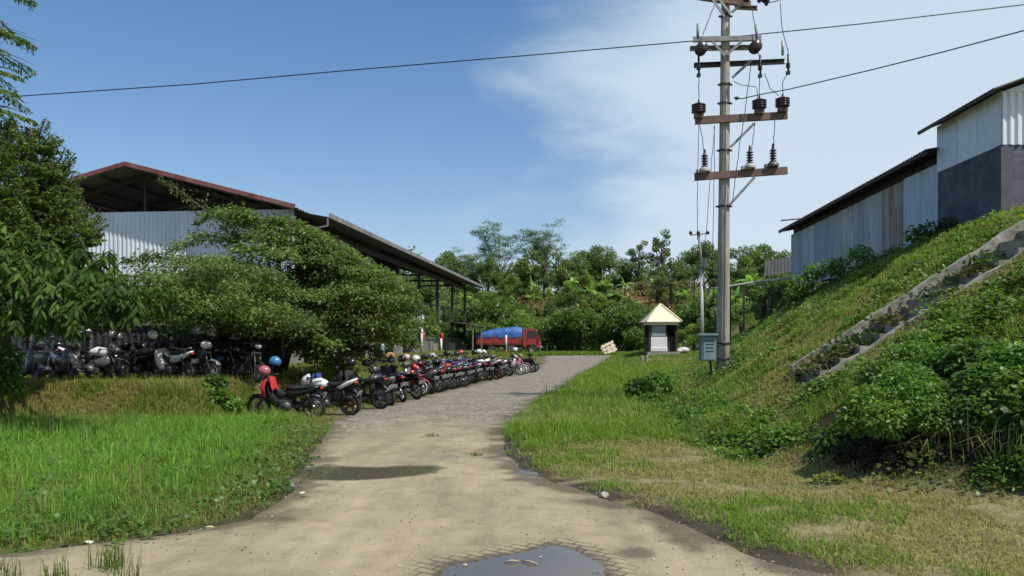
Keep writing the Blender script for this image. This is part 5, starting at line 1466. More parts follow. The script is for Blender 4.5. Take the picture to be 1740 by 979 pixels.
def build_pole():
    Y = 23.2; bx = XatPx(1228, Y); bz = Hs(bx, Y)
    t = thing('utility_pole', 'tall weathered concrete power pole with crossarms and insulators on the embankment foot', 'utility pole', (bx, Y, bz))
    pc = mat('pole_concrete', (.47, .435, .35), .9, c2=(.22, .20, .155), scale=2.6, bump=.3, stretch=(1, 1, .18))
    rust = mat('rusted_steel', (.20, .115, .085), .8, c2=(.11, .075, .06), scale=3)
    galv = mat('weathered_galvanised_steel', (.30, .30, .28), .6, c2=(.17, .17, .16), scale=3)
    pale = mat('pale_fuse_tube', (.5, .5, .44), .5)
    ins = mat('brown_insulator', (.035, .022, .02), .25, c2=(.055, .035, .032), scale=6)
    grey = mat('arrester_base', (.42, .41, .36), .6)
    Z = lambda py: CAMH - (py - HY) / F * Y
    X = lambda px: XatPx(px, Y)
    S = Y / F
    def P(name, mb, m, parent=t): return mb.part(name, m, parent, world=True)
    mb = MB(); zb, zt = bz - .25, Z(-18); mb.tube([(bx + (X(1233) - bx) * k / 8, Y, zb + (zt - zb) * k / 8) for k in range(9)], [.192 - .075 * k / 8 for k in range(9)], 18); shaft = P('pole_shaft', mb, pc)
    rad = lambda py: .192 - .075 * (Z(py) - zb) / (zt - zb)
    cxp = lambda py: bx + (X(1233) - bx) * (Z(py) - zb) / (zt - zb)
    # bands
    for py in (28, 144, 176, 256, 351, 583, 609):
        mb = MB(); c = (cxp(py), Y, Z(py)); r = rad(py) + .012; mb.lathe([(r, -.03), (r + .008, -.03), (r + .008, .03), (r, .03)], 18, c); mb.box((c[0] - r - .03, Y, c[2]), (.07, .03, .05)); mb.box((c[0] + r + .03, Y, c[2]), (.07, .03, .05)); P('band', mb, M['darksteel'])
    def arm(px0, py0, px1, py1, hh, m, front=True, dd=.09):
        yy = Y + (-1 if front else 1) * (.19 + dd / 2 - .02)
        a = Vector((X(px0), yy, Z(py0))); b = Vector((X(px1), yy, Z(py1))); mb = MB()
        # channel: web and two flanges
        mb.beam(a, b, .012, hh)
        for s in (-1, 1):
            mb.beam(a + Vector((0, dd / 2 * (1 if front else -1), s * hh / 2)), b + Vector((0, dd / 2 * (1 if front else -1), s * hh / 2)), dd, .012)
        return P('crossarm', mb, m), yy
    arm(1180, -2, 1272, 12, .16, rust); arm(1252, 8, 1290, 10, .1, rust, False)
    arm(1175, 71, 1290, 69, .13, galv); arm(1175, 79, 1288, 77, .12, galv, False)
    arm(1182, 108, 1337, 101, .13, M['darksteel'], False)
    a1, y1 = arm(1178, 208, 1334, 199, .2, rust); a2, y2 = arm(1177, 303, 1334, 292, .2, rust)
    # braces
    def brace(p, q, m=galv, w=.075): mb = MB(); mb.beam((X(p[0]), Y - .25, Z(p[1])), (X(q[0]), Y - .2, Z(q[1])), .02, w); mb.beam((X(p[0]), Y - .22, Z(p[1]) + w * .45), (X(q[0]), Y - .17, Z(q[1]) + w * .45), w * .8, .012); P('brace', mb, m)
    brace((1277, 214), (1238, 253)); brace((1278, 304), (1237, 350)); brace((1207, 76), (1228, 98)); brace((1256, 76), (1232, 97)); brace((1205, 2), (1228, 33)); brace((1218, 5), (1238, 28)); brace((1258, 12), (1240, 26)); brace((1272, 108), (1241, 136))
    # strain insulators (discs)
    def discs(px, py, n=3, r=.17, ax='y', yy=Y - .35):
        mb = MB()
        for k in range(n):
            y = yy - .12 * k if ax == 'y' else yy; x = X(px) + (.12 * k if ax == 'x' else 0)
            prof = [(.02, -.06), (r * .75, -.05), (r, 0), (r * .9, .03), (.05, .05), (.03, .06)]
            mb.lathe(prof, 16, (x, y, Z(py)), ax)
        return P('insulator', mb, ins)
    discs(1185, 93); discs(1275, 90); discs(1262, 6, 2, .12); discs(1285, 6, 3, .11, 'x', Y - .3)
    mb = MB(); mb.lathe([(.02, -.05), (.13, -.04), (.16, .02), (.1, .05), (.02, .06)], 14, (X(1297), Y - .3, Z(8)), 'x'); P('insulator', mb, ins)
    # bushing insulators on the rusty arm
    for px, py in ((1184, 203), (1286, 196), (1325, 193)):
        mb = MB(); c = (X(px), y1 - .02, Z(py)); prof = [(.10, 0), (.11, .12)]
        for k in range(4): z = .12 + .065 * k; prof += [(.17, z), (.205, z + .02), (.205, z + .035), (.16, z + .05)]
        prof += [(.1, .40), (.03, .42), (.02, .5)]
        mb.lathe(prof, 18, c); mb2 = MB(); mb2.box((c[0], c[1], c[2] + .03), (.24, .2, .12)); o = P('insulator', mb, ins); P('insulator_base', mb2, rust, o)
    # arresters on the lower arm
    for px, py, g in ((1194, 297, 1), (1270, 291, 1), (1309, 288, 0)):
        mb = MB(); c = (X(px), y2 - .02, Z(py)); prof = [(.05, .16)]
        for k in range(5): z = .17 + .075 * k; prof += [(.055, z), (.10, z + .01), (.10, z + .022), (.055, z + .045)]
        prof += [(.04, .56), (.03, .62), (.03, .68), (.0, .7)]
        mb.lathe(prof, 14, c); o = P('arrester', mb, ins); mb = MB(); mb.lathe([(.16, .03), (.17, .09), (.12, .15), (.05, .18)], 14, c); mb.box((c[0] - .1, c[1], c[2] + .05), (.28, .12, .09)); P('arrester_base', mb, grey if g else M['engine'], o)
    # fuse tubes and cut-outs
    for px, p0, p1, m in ((1183, 45, 70, galv), (1282, 46, 70, pale), (1326, 73, 98, pale)):
        mb = MB(); mb.tube([(X(px), Y - .2, Z(p1)), (X(px), Y - .2, Z(p0))], [.04, .036], 10); P('fuse_holder', mb, m)
    for px, p0, p1 in ((1183, 100, 132), (1286, 100, 133), (1333, 98, 128)):
        mb = MB(); mb.tube([(X(px), Y - .3, Z(p0)), (X(px) + .01, Y - .3, Z(p1))], .03, 8); mb.box((X(px), Y - .3, Z(p1) - .03), (.1, .1, .09)); mb.lathe([(.04, -.15), (.07, -.13), (.04, -.1), (.07, -.08), (.04, -.05), (.07, -.03), (.04, 0)], 10, (X(px), Y - .3, Z((p0 + p1) / 2))); P('cutout', mb, M['black'])
    # jumpers
    yw = Y - .28
    J = [[(1210, 15), (1196, 50), (1190, 66)], [(1272, 18), (1278, 50), (1284, 100)], [(1320, 4), (1324, 60), (1334, 96)], [(1184, 132), (1183, 160), (1185, 186)], [(1286, 134), (1285, 160), (1287, 178)], [(1333, 130), (1324, 145), (1325, 175)],
         [(1242, 144), (1256, 150), (1280, 153), (1283, 176)], [(1294, 130), (1303, 155), (1318, 168)], [(1184, 214), (1190, 240), (1192, 262)], [(1278, 212), (1275, 238), (1272, 260)], [(1311, 206), (1310, 232), (1309, 256)], [(1271, 112), (1262, 190), (1252, 250), (1240, 345)]]
    for pts in J:
        mb = MB(); wig(mb, [(X(px), yw, Z(py)) for px, py in pts], .011, .012); P('jumper_wire', mb, M['black'])
    # down-leads beside the shaft
    for px0, px1, dy in ((1183, 1181, -.3), (1219, 1198, .3), (1217, 1214, .25)):
        mb = MB(); wig(mb, [(X(px0), Y + dy, Z(214)), (X((px0 + px1) / 2 - 1), Y + dy, Z(300)), (X(px1), Y + dy, Z(410))] if px0 == 1183 else [(X(px0), Y + dy, Z(210)), (X((px0 + px1) / 2 + 2), Y + dy, Z(310)), (X(px1), Y + dy, Z(470)), (X(px1 + 6), Y + dy, Z(560))], .009, .015); P('down_lead', mb, M['black'])
    mb = MB(); mb.tube([(cxp(y) , Y - rad(y) - .008, Z(y)) for y in (150, 300, 450, 560, 640)], .012, 5); P('earth_strip', mb, galv)
    for py in (583, 609):
        mb = MB(); wig(mb, [(cxp(py) - .2, Y - .12, Z(py + 6)), (cxp(py) + .02, Y - .215, Z(py + 2)), (cxp(py) + .19, Y - .1, Z(py - 3))], .012, .01); P('binding_wire', mb, M['black'])
    # cabinet
    cx0 = Vector((X(1203), Y + .05, 0)); zt, zb2 = Z(570), Z(613)
    t2 = thing('electrical_cabinet', 'blue grey metal electrical cabinet with louvres hung on the concrete pole', 'cabinet', (cx0.x, cx0.y, zb2))
    cab = mat('cabinet_paint', (.20, .29, .33), .5, c2=(.15, .22, .255), scale=2.5)
    wdt = 24 * S
    mb = MB(); mb.box((cx0.x, cx0.y, (zt + zb2) / 2), (wdt, .42, zt - zb2)); body = mb.part('body', cab, t2, world=True)
    mb = MB(); mb.box((cx0.x - .06, cx0.y - .03, zt + .03), (wdt + .18, .55, .06)); mb.part('cover', cab, t2, world=True)
    mb = MB(); mb.box((cx0.x + .01, cx0.y - .218, (zt + zb2) / 2), (wdt * .86, .015, (zt - zb2) * .9)); dr = mb.part('door', cab, t2, world=True)
    for k in range(4):
        mb = MB(); mb.box((cx0.x + .02, cx0.y - .232, zt - .14 - .1 * k), (wdt * .5, .02, .022), (R(25), 0, 0)); mb.part('louvre', cab, dr, world=True)
    mb = MB(); mb.tube([(cx0.x + .08, cx0.y, zb2 + .02), (cx0.x + .1, cx0.y, zb2 - .3), (cx0.x + .02, cx0.y - .05, zb2 - .72), (cx0.x + .1, cx0.y, zb2 - .95)], .028, 6); mb.part('cable', M['black'], t2, world=True)
    # overhead lines
    mb = MB(); pts = [(-260, 176), (40, 163), (330, 143), (600, 119), (900, 94), (1175, 70), (1460, 41), (1740, 8), (2000, -25)]
    mb.tube([W(px, py, 26.5 + 1.5 * (870 - px) / 1000) for px, py in pts], .017, 6); mb.top('overhead_wire', M['black'], W(40, 163, 27.7), 'long black overhead wire crossing the whole sky behind the pole', 'wire')
    mb = MB(); a = Vector((X(1247), Y - .15, Z(166))); pts = [(1247, 166, Y), (1260, 168, Y - .2), (1290, 161, Y - .6), (1340, 152, Y - 1.3), (1480, 119, Y - 3.2), (1600, 89, Y - 4.8), (1740, 52, Y - 6.5), (1900, 6, Y - 8.2)]
    mb.tube([W(px, py, yy) for px, py, yy in pts], .014, 6); mb.lathe([(.02, -.06), (.05, -.03), (.05, .03), (.02, .06)], 10, W(1252, 167, Y - .15), 'x'); mb.top('overhead_wire', M['black'], tuple(a), 'black overhead wire clamped to the pole and rising to the upper right', 'wire')
    mb = MB(); pts = [(1299, 6, Y - .3), (1320, 2, Y - .4), (1345, -14, Y - .5), (1600, -140, Y - 4)]
    mb.tube([W(*p) for p in pts], .012, 6); mb.top('overhead_wire', M['black'], W(1299, 6, Y - .3), 'short black wire leaving the topmost insulator at the picture top', 'wire')
    # ---- distant pole
    Yf = 60; fx = XatPx(1191, Yf); fz = Hs(fx, Yf)
    t3 = thing('far_utility_pole', 'thin distant utility pole with one short crossarm behind the kiosk', 'utility pole', (fx, Yf, fz))
    z = lambda py: CAMH - (py - HY) / F * Yf
    mb = MB(); mb.tube([(XatPx(1193, Yf), Yf, fz - .2), (XatPx(1192, Yf), Yf, z(455))], [.14, .12], 10); mb.part('pole_base', mat('white_pole_paint', (.5, .5, .5), .6), t3, world=True)
    mb = MB(); mb.tube([(XatPx(1192, Yf), Yf, z(455)), (XatPx(1187, Yf), Yf, z(392))], [.11, .09], 10); mb.part('pole_shaft', M['concrete'], t3, world=True)
    mb = MB(); mb.beam((XatPx(1172, Yf), Yf - .12, z(400)), (XatPx(1203, Yf), Yf - .12, z(397)), .09); mb.part('crossarm', galv, t3, world=True)
    for px in (1173, 1186, 1202):
        mb = MB(); mb.lathe([(.05, 0), (.13, .06), (.13, .2), (.05, .28)], 10, (XatPx(px, Yf), Yf - .12, z(399))); mb.part('insulator', ins, t3, world=True)
    mb = MB(); mb.box((XatPx(1194, Yf), Yf - .2, z(447)), (.5, .4, .65)); mb.part('service_box', M['engine'], t3, world=True)


build_pole()

# ================================================================== KIOSK, CRATE, TRUCK AND SMALL THINGS
def build_kiosk():
    Y = 57.5; S = Y / F; cx = XatPx(1127, Y); zb = max(CAMH - (597 - HY) * S, Hs(cx, Y + .6) + .04)
    t = thing('guard_kiosk', 'small guard kiosk with cream pyramid roof and white panelled front beside the embankment', 'kiosk', (cx, Y, zb))
    cream = mat('cream_roof_tiles', (.86, .76, .53), .7, c2=(.76, .66, .45), scale=3)
    white = mat('white_panel', (.78, .78, .82), .5, c2=(.70, .70, .75), scale=2)
    dark = mat('dark_wood', (.025, .02, .018), .7, c2=(.04, .028, .02), scale=3)
    brown = mat('brown_interior', (.11, .06, .035), .8)
    w = 48 * S; zw = CAMH - (550 - HY) * S; ze = CAMH - (547 - HY) * S; za = CAMH - (517 - HY) * S; hw = w / 2
    L = lambda x, y, z: (cx + x, Y + y + hw, z)
    def P(n, mb, m, p=t): return mb.part(n, m, p, world=True)
    mb = MB(); mb.box(L(0, 0, zb - .19), (w + .3, w + .3, .3)); P('base_slab', mb, M['concrete'])
    for sx in (-1, 1):
        for sy in (-1, 1):
            mb = MB(); mb.box(L(sx * (hw - .07), sy * (hw - .07), (zb + zw) / 2), (.14, .14, zw - zb)); P('corner_post', mb, dark)
    zm = zb + (zw - zb) * .52
    x0, x1 = -hw + .14, hw * .28
    mb = MB(); mb.box(L((x0 + x1) / 2, -hw + .05, (zb + .2 + zm) / 2), (x1 - x0, .08, zm - zb - .2)); fp = P('front_panel', mb, white)
    mb = MB(); mb.box(L((x0 + x1) / 2, -hw + .0, zb + .12), (x1 - x0 + .06, .14, .24)); P('skirting', mb, cmat('white_paint', (.75, .75, .75), .5), fp)
    mb = MB(); mb.box(L((x0 + x1) / 2 - .05, -hw + .06, (zm + zw) / 2), (x1 - x0 - .1, .02, zw - zm)); P('window', mb, mat('kiosk_glass', (.36, .41, .42), .12, c2=(.24, .29, .30), scale=1.5))
    mb = MB()
    for x in (x0 + .03, x1 - .03): mb.box(L(x, -hw + .05, (zm + zw) / 2), (.06, .06, zw - zm))
    mb.box(L((x0 + x1) / 2, -hw + .05, zm + .02), (x1 - x0, .07, .06)); P('window_frame', mb, dark)
    mb = MB(); mb.box(L(hw - .05, 0, (zb + zw) / 2), (.06, w - .3, zw - zb)); mb.box(L(-hw + .05, 0, (zb + zm) / 2), (.06, w - .3, zm - zb)); mb.box(L(0, hw - .05, (zb + zw) / 2), (w - .3, .06, zw - zb)); P('side_wall', mb, brown)
    mb = MB(); mb.box(L(hw * .62, -hw + .3, zb + .55), (.55, .06, 1.1)); P('half_door', mb, dark)
    hr = 61 * S / 2
    mb = MB(); c = [L(sx * hr, sy * hr, ze) for sx, sy in ((-1, -1), (1, -1), (1, 1), (-1, 1))]; ap = L(0, 0, za)
    # courses of tiles: stepped pyramid bands
    n = 9
    for k in range(n):
        f0, f1 = 1 - k / n, 1 - (k + 1) / n
        for i in range(4):
            a, b = Vector(c[i]), Vector(c[(i + 1) % 4]); A = Vector(ap)
            lo = Vector((0, 0, .03))
            p0 = A.lerp(a, f0) + lo; p1 = A.lerp(b, f0) + lo; q0 = A.lerp(a, max(f1, 0.001)); q1 = A.lerp(b, max(f1, .001))
            mb.add([p0, p1, q1, q0, p0 - lo * 1.6, p1 - lo * 1.6], [(0, 1, 2, 3), (4, 5, 1, 0)])
    mb.add(c, [(3, 2, 1, 0)])
    rf = P('roof', mb, cream)
    mb = MB()
    for i in range(4):
        a = Vector(c[i]); mb.tube([a + Vector((0, 0, .04)), Vector(ap) + Vector((0, 0, .05))], .06, 6)
    P('hip_ridge', mb, cream, rf)
    mb = MB(); mb.box(L(0, -hw - .04, zw + .02), (w + .1, .06, .22)); mb.box(L(hw + .04, 0, zw + .02), (.06, w, .22)); mb.box(L(-hw - .04, 0, zw + .02), (.06, w, .22)); P('fascia', mb, cream, rf)
    # white bag / block right of the kiosk
    mb = MB(); mb.ell(L(hw + .55, -.4, zb + .08), (.45, .3, .22)); mb.ell(L(hw + .25, -.5, zb + .02), (.3, .25, .14)); mb.top('white_sack', cmat('white_sack_cloth', (.62, .6, .56), .8), L(hw + .5, -.4, zb - .08), 'white sack lying on the grass at the right side of the kiosk', 'sack')
    for i, (px, lab) in enumerate(((1091, 'left of two short concrete stubs in the grass beside the kiosk'), (1099, 'right of two short concrete stubs in the grass beside the kiosk'))):
        x = XatPx(px, 55); g = Hs(x, 55); mb = MB(); mb.lathe([(.09, -.1), (.1, .35), (.08, .42), (.0, .44)], 10, (x, 55, g)); mb.top('concrete_stub', M['concrete'], (x, 55, g), lab, 'post', group='concrete stubs by the kiosk')


build_kiosk()


def build_truck():
    Y = 74.5; S = Y / F; x0 = XatPx(808, Y); g = Hs(0, Y)
    red = cmat('truck_red', (.36, .045, .04), .45); tarp = mat('blue_tarp', (.04, .15, .46), .5, c2=(.025, .09, .29), scale=1.6, bump=.9, bscale=2.2)
    t = thing('truck', 'red open bed truck with a blue tarpaulin, parked by the far warehouse corner', 'truck', (x0 + 3, Y, g))
    def P(n, mb, m, p=t): return mb.part(n, m, p)
    # local frame: x forward, origin under the middle; length about 6.1 m
    mb = MB(); mb.beam((-3.0, .4, .72), (2.6, .4, .72), .12, .2); mb.beam((-3.0, -.4, .72), (2.6, -.4, .72), .12, .2); P('chassis', mb, M['black'])
    # load bed with drop sides
    mb = MB(); mb.box((-.85, 0, .92), (4.2, 2.0, .12)); bed = P('load_bed', mb, red)
    for s in (-1, 1):
        mb = MB(); mb.box((-.85, s * 1.0, 1.3), (4.2, .05, .66))
        for k in range(6): mb.box((-2.85 + k * .8, s * 1.04, 1.3), (.07, .05, .66))
        mb.box((-.85, s * 1.035, 1.61), (4.2, .04, .06)); P('side_board', mb, red, bed)
    mb = MB(); mb.box((-2.95, 0, 1.3), (.05, 2.0, .66)); mb.add([(-2.97, -1, 1.62), (-2.97, 1, 1.62), (-3.25, 1, 1.66), (-3.25, -1, 1.66)], [(0, 1, 2, 3)]); P('tailboard', mb, red, bed)
    # tarp over the load, bulging
    nx, ny = 26, 12; vs = []; fs = []
    for i in range(nx + 1):
        for j in range(ny + 1):
            u = i / nx; v = j / ny; x = -2.98 + 4.3 * u; ang = (v - .5) * 2
            top = 2.02 + .46 * ss(0, .8, u) - .10 * ss(.88, 1, u) + .05 * math.sin(u * 11 + 2 * v) * math.cos(v * 7) + .02 * math.sin(u * 37 + v * 16)
            if abs(ang) > .72: y = math.copysign(1.06 + .015 * math.sin(u * 23 + ang * 5), ang); z = top - .25 - (abs(ang) - .72) / .28 * (top - .25 - 1.5) + .03 * math.sin(u * 31)
            else: y = ang / .72 * 1.02; z = top - .22 * (abs(ang) / .72) ** 5 + .02 * math.sin(u * 19 + ang * 7)
            if u < .04: z = min(z, 1.75)
            vs.append((x, y, z)); fs
    for i in range(nx):
        for j in range(ny): a = i * (ny + 1) + j; fs.append((a, a + 1, a + ny + 2, a + ny + 1))
    mb = MB(); mb.add(vs, fs, True); P('tarpaulin', mb, tarp)
    # cab
    prof = [(1.38, .75), (1.38, 2.2), (1.55, 2.3), (2.45, 2.28), (2.62, 2.15), (2.95, 1.5), (3.0, .95), (2.95, .6), (2.6, .6), (2.5, .85), (2.1, .95), (1.75, .8), (1.65, .6)]
    n = len(prof); mb = MB(); vs = [(x, -.98, z) for x, z in prof] + [(x, .98, z) for x, z in prof]
    mb.add(vs, [tuple(range(n)), tuple(range(n, 2 * n))[::-1]] + [(i + n, (i + 1) % n + n, (i + 1) % n, i) for i in range(n)]); cab = P('cab', mb, red)
    for s in (-1, 1):
        mb = MB(); mb.add([(1.75, s * .985, 1.5), (2.78, s * .985, 1.5), (2.52, s * .985, 2.12), (1.75, s * .985, 2.12)], [(0, 1, 2, 3)]); P('side_window', mb, M['glass'], cab)
        mb = MB(); mb.box((2.2, s * .985, 1.44), (1.15, .015, .03)); mb.box((1.85, s * .99, 1.3), (.14, .03, .04)); P('door_trim', mb, M['black'], cab)
        mb = MB(); mb.tube([(2.7, s * .98, 1.95), (3.0, s * 1.2, 2.0), (3.02, s * 1.2, 1.55)], .02, 5); mb.box((3.02, s * 1.22, 1.75), (.05, .16, .35)); P('mirror', mb, M['black'], cab)
        mb = MB(); mb.lathe([(.0, .03), (.1, .02), (.12, 0), (.12, -.04)], 12, (3.0, s * .72, .98), 'x'); P('headlight', mb, M['lens'], cab)
    mb = MB(); mb.add([(2.965, -.85, 1.52), (2.965, .85, 1.52), (2.655, .85, 2.12), (2.655, -.85, 2.12)], [(0, 1, 2, 3)]); P('windscreen', mb, mat('truck_windscreen', (.25, .33, .36), .1), cab)
    mb = MB(); mb.box((3.05, 0, .66), (.16, 1.95, .22)); P('bumper', mb, cmat('bumper_paint', (.4, .4, .38), .5))
    mb = MB(); mb.box((3.01, 0, 1.05), (.03, 1.1, .16)); P('grille', mb, M['black'], cab)
    for x, tw in ((2.22, 0), (-1.5, 1)):
        for s in (-1, 1):
            mb = MB(); yy = s * (.85 if not tw else .78); r = .4
            hw_ = .11 if not tw else .2
            mb.lathe([(.2, -hw_), (r - .05, -hw_), (r, -hw_ * .7), (r, hw_ * .7), (r - .05, hw_), (.2, hw_)], 20, (x, yy, r), 'y'); wl = P('wheel', mb, M['tyre'])
            mb = MB(); mb.lathe([(.0, 0.0), (.07, s * .05), (.1, s * .02), (.2, s * (hw_ - .02)), (.21, s * hw_)], 16, (x, yy, r), 'y'); P('rim', mb, cmat('wheel_grey', (.35, .33, .3), .6), wl)
    mb = MB(); mb.box((.2, -.8, .62), (.8, .35, .35)); P('fuel_tank', mb, M['engine'])
    mb = MB(); mb.box((-3.05, 0, .62), (.1, 1.9, .12)); P('rear_bumper', mb, M['black'])
    # white and red marker post in front
    Yp = 66; px_ = XatPx(860, Yp); gz = Hs(px_, Yp)
    tp = thing('marker_post', 'white marker post with a red foot standing before the red truck cab', 'post', (px_, Yp, gz))
    mb = MB(); mb.tube([(0, 0, .55), (0, 0, 1.75)], .07, 8); mb.part('upper_post', cmat('white_paint', (.75, .75, .75), .5), tp)
    mb = MB(); mb.tube([(0, 0, -.1), (0, 0, .55)], .075, 8); mb.part('foot', cmat('marker_red', (.35, .03, .03), .5), tp)
    # tilted pallet crate
    Yc = 68.5; base = Vector(W(1030, 600, Yc)); base.z = Hs(base.x, Yc)
    tc_ = thing('wooden_crate', 'pale slatted wooden crate tilted in the grass left of the kiosk', 'crate', tuple(base), (R(-18), R(-24), R(8))); tc_.scale = (.85, .85, .85)
    wood = mat('pale_wood', (.68, .60, .44), .7, c2=(.56, .48, .34), scale=3)
    for k in range(3):
        mb = MB(); mb.box((.62, 0.0, .12 + k * .42), (1.35, .06, .2)); mb.part('slat', wood, tc_)
        mb = MB(); mb.box((.62, .8, .12 + k * .42), (1.35, .06, .2)); mb.part('slat', wood, tc_)
    for k in range(3):
        mb = MB(); mb.box((.07 + k * .55, .045, .54), (.14, .03, 1.1)); mb.box((.07 + k * .55, .76, .54), (.14, .03, 1.1)); mb.part('stud', wood, tc_)
    for k in range(4):
        mb = MB(); mb.box((.09 + k * .37, .4, 1.1), (.18, .86, .03)); mb.part('top_slat', wood, tc_)
    for k in range(4):
        mb = MB(); mb.box((.09 + k * .37, .4, .03), (.18, .75, .03)); mb.part('bottom_slat', wood, tc_)


build_truck()


def build_small():
    # fire extinguishers on two warehouse posts, posts, drum, sign board
    redp = cmat('extinguisher_red', (.45, .02, .025), .35); white = cmat('white_paint', (.75, .75, .75), .5)
    for a, lab in ((23.5, 'red fire extinguisher on the nearer pedestal of the warehouse'), (30, 'red fire extinguisher on the farther pedestal, beside the white post')):
        p = wh(a, .2, 0); g = Hs(p.x, p.y); t = thing('fire_extinguisher', lab, 'extinguisher', (p.x + .36, p.y - .25, g + .95), group='fire extinguishers on the pedestals')
        mb = MB(); mb.lathe([(.0, 0), (.11, .01), (.13, .04), (.13, .48), (.09, .57), (.04, .61), (.04, .65), (0, .66)], 14); mb.part('cylinder', redp, t)
        mb = MB(); mb.box((0, 0, .68), (.1, .04, .07)); mb.beam((0, 0, .72), (.15, 0, .75), .03); mb.part('valve', M['black'], t)
        mb = MB(); mb.tube([(.05, 0, .68), (.19, 0, .6), (.18, 0, .3)], .015, 6); mb.part('hose', M['black'], t)
        mb = MB(); mb.box((-.36 + .06, .1, -.02), (.6, .3, .03)); mb.part('bracket', M['darksteel'], t)
    for a, b, h0, h1, lab in ((23.5, -.1, .95, 3.2, 'white pipe rising from the nearer pedestal beside a fire extinguisher'), (30, -.12, 0, 1.15, 'short white post against the farther pedestal of the warehouse'), (18.0, -1.2, 0, 2.2, 'thin white post in the grass at the right foot of the layered tree')):
        p = wh(a, b, 0); g = Hs(p.x, p.y); mb = MB(); mb.tube([(p.x, p.y - .3, g + h0 - .05), (p.x, p.y - .3, g + h1)], .085, 8); mb.top('white_post', white, (p.x, p.y - .3, g + h0), lab, 'post')
    p = wh(22.3, .0, 0); mb = MB(); mb.box((p.x, p.y - .2, 2.9), (.6, .04, 1.0)); mb.top('notice_board', cmat('pale_board', (.38, .42, .42), .6), (p.x, p.y - .2, 2.4), 'pale blank notice board hung on the warehouse side by the white pipe', 'board')
    Yb = 41; x = XatPx(663, Yb); g = Hs(x, Yb)
    t = thing('cable_drum', 'small orange wooden cable drum on the grass before the warehouse', 'cable drum', (x, Yb, g), (0, 0, R(15)))
    om = mat('orange_wood', (.52, .26, .09), .7, c2=(.38, .17, .06), scale=4)
    for s in (-1, 1):
        mb = MB(); mb.lathe([(0.06, s * .13), (.22, s * .13), (.22, s * .16), (.06, s * .16), (.06, s * .13)], 18, (0, 0, .22), 'y'); mb.part('flange', om, t)
    mb = MB(); mb.lathe([(.12, -.13), (.12, .13)], 14, (0, 0, .22), 'y'); mb.part('core', om, t)
    x = XatPx(650, 40); g = Hs(x, 40); t = thing('gas_cylinder', 'tall pale blue gas cylinder standing in the grass left of the orange drum', 'gas cylinder', (x, 40, g)); t.scale = (.7, .7, .62)
    mb = MB(); mb.lathe([(.0, 0), (.14, .0), (.14, 1.25), (.1, 1.42), (.045, 1.5), (.045, 1.56), (0, 1.57)], 14); mb.part('tank', cmat('pale_blue_paint', (.32, .42, .46), .4), t)
    mb = MB(); mb.lathe([(.06, 1.5), (.065, 1.62), (0, 1.64)], 10); mb.part('cap', M['engine'], t)
    # stone and bits on the road
    def stone(px, py, r, lab, m, name='stone', cat='stone', flat=.6):
        x, y = gp(px, py); mb = MB(); mb.ell((x, y, r * flat * .7), (r, r * .8, r * flat), 9, 6, (random.uniform(-.2, .2), .1, random.uniform(0, 3)))
        mb.v = [(a + random.uniform(-1, 1) * r * .13, b + random.uniform(-1, 1) * r * .13, max(0.0, c + random.uniform(-1, 1) * r * .1)) for a, b, c in mb.v]
        mb.sm = [False] * len(mb.sm); mb.top(name, m, (x, y, .004), lab, cat)
    ps = mat('pale_stone', (.5, .47, .4), .9, c2=(.33, .3, .25), scale=12)
    stone(1027, 846, .07, 'pale stone on the mud at the right road edge', ps)
    stone(790, 962, .022, 'white pebble at the left inside edge of the near puddle', ps)
    stone(918, 948, .016, 'white pebble lying in the middle of the near puddle', ps)
    stone(512, 838, .05, 'white litter scrap at the edge of the long puddle', cmat('litter_white', (.7, .68, .62), .8), 'litter', 'litter', .12)
    stone(357, 897, .05, 'yellowish litter scrap on the edge of the tall grass', cmat('litter_yellow', (.6, .52, .25), .8), 'litter', 'litter', .2)
    stone(152, 922, .06, 'white litter scrap in the grass near the lower left corner', cmat('litter_white', (.7, .68, .62), .8), 'litter', 'litter', .15)
    stone(678, 963, .02, 'tiny pebble on the dry road left of the near puddle', ps)
    stone(1110, 952, .02, 'tiny pebble on the dry road right of the near puddle', ps)
    stone(925, 617, .12, 'white scrap lying on the road beyond the last motorbike', cmat('litter_white', (.7, .68, .62), .8), 'litter', 'litter', .15)
    for (p0, p1, lab) in (((858, 957), (882, 956), 'shorter pale stick lying in the near puddle'), ((886, 955), (914, 961), 'longer pale stick lying in the near puddle')):
        a = gp(*p0); b = gp(*p1); mb = MB(); mb.tube([(a[0], a[1], .012), ((a[0] + b[0]) / 2, (a[1] + b[1]) / 2, .02), (b[0], b[1], .012)], [.006, .009, .006], 7); mb.top('stick', cmat('stick_wood', (.45, .35, .22), .8), (a[0], a[1], .0), lab, 'stick')
    rng = np.random.default_rng(3)
    for px, py, n, lab, s in ((190, 968, 90, 'grass tuft growing through the road at the lower left', .3), (100, 985, 50, 'small grass tuft at the lower left corner of the road', .25), (215, 985, 40, 'thin grass tuft right of the bigger tuft on the road', .22), (10, 985, 50, 'grass tuft at the extreme lower left corner', .25), (735, 742, 60, 'yellowish weed tuft on the right side of the stone paving', .12), (810, 775, 70, 'dry weed tuft at the bend of the right road edge', .1)):
        x, y = gp(px, py); XY = np.column_stack([rng.normal(size=n) * .07, rng.normal(size=n) * .07]); o = grass_obj('grass_tuft', XY, s * (.5 + .7 * rng.random(n)), np.full(n, .007), colvar(rng, n, (.10, .16, .03), .3, .3), rng, lab, lean=.8, z=np.zeros(n))
        o.location = (x, y, Hs(x, y)); del o['kind']; o['category'] = 'grass tuft'


build_small()


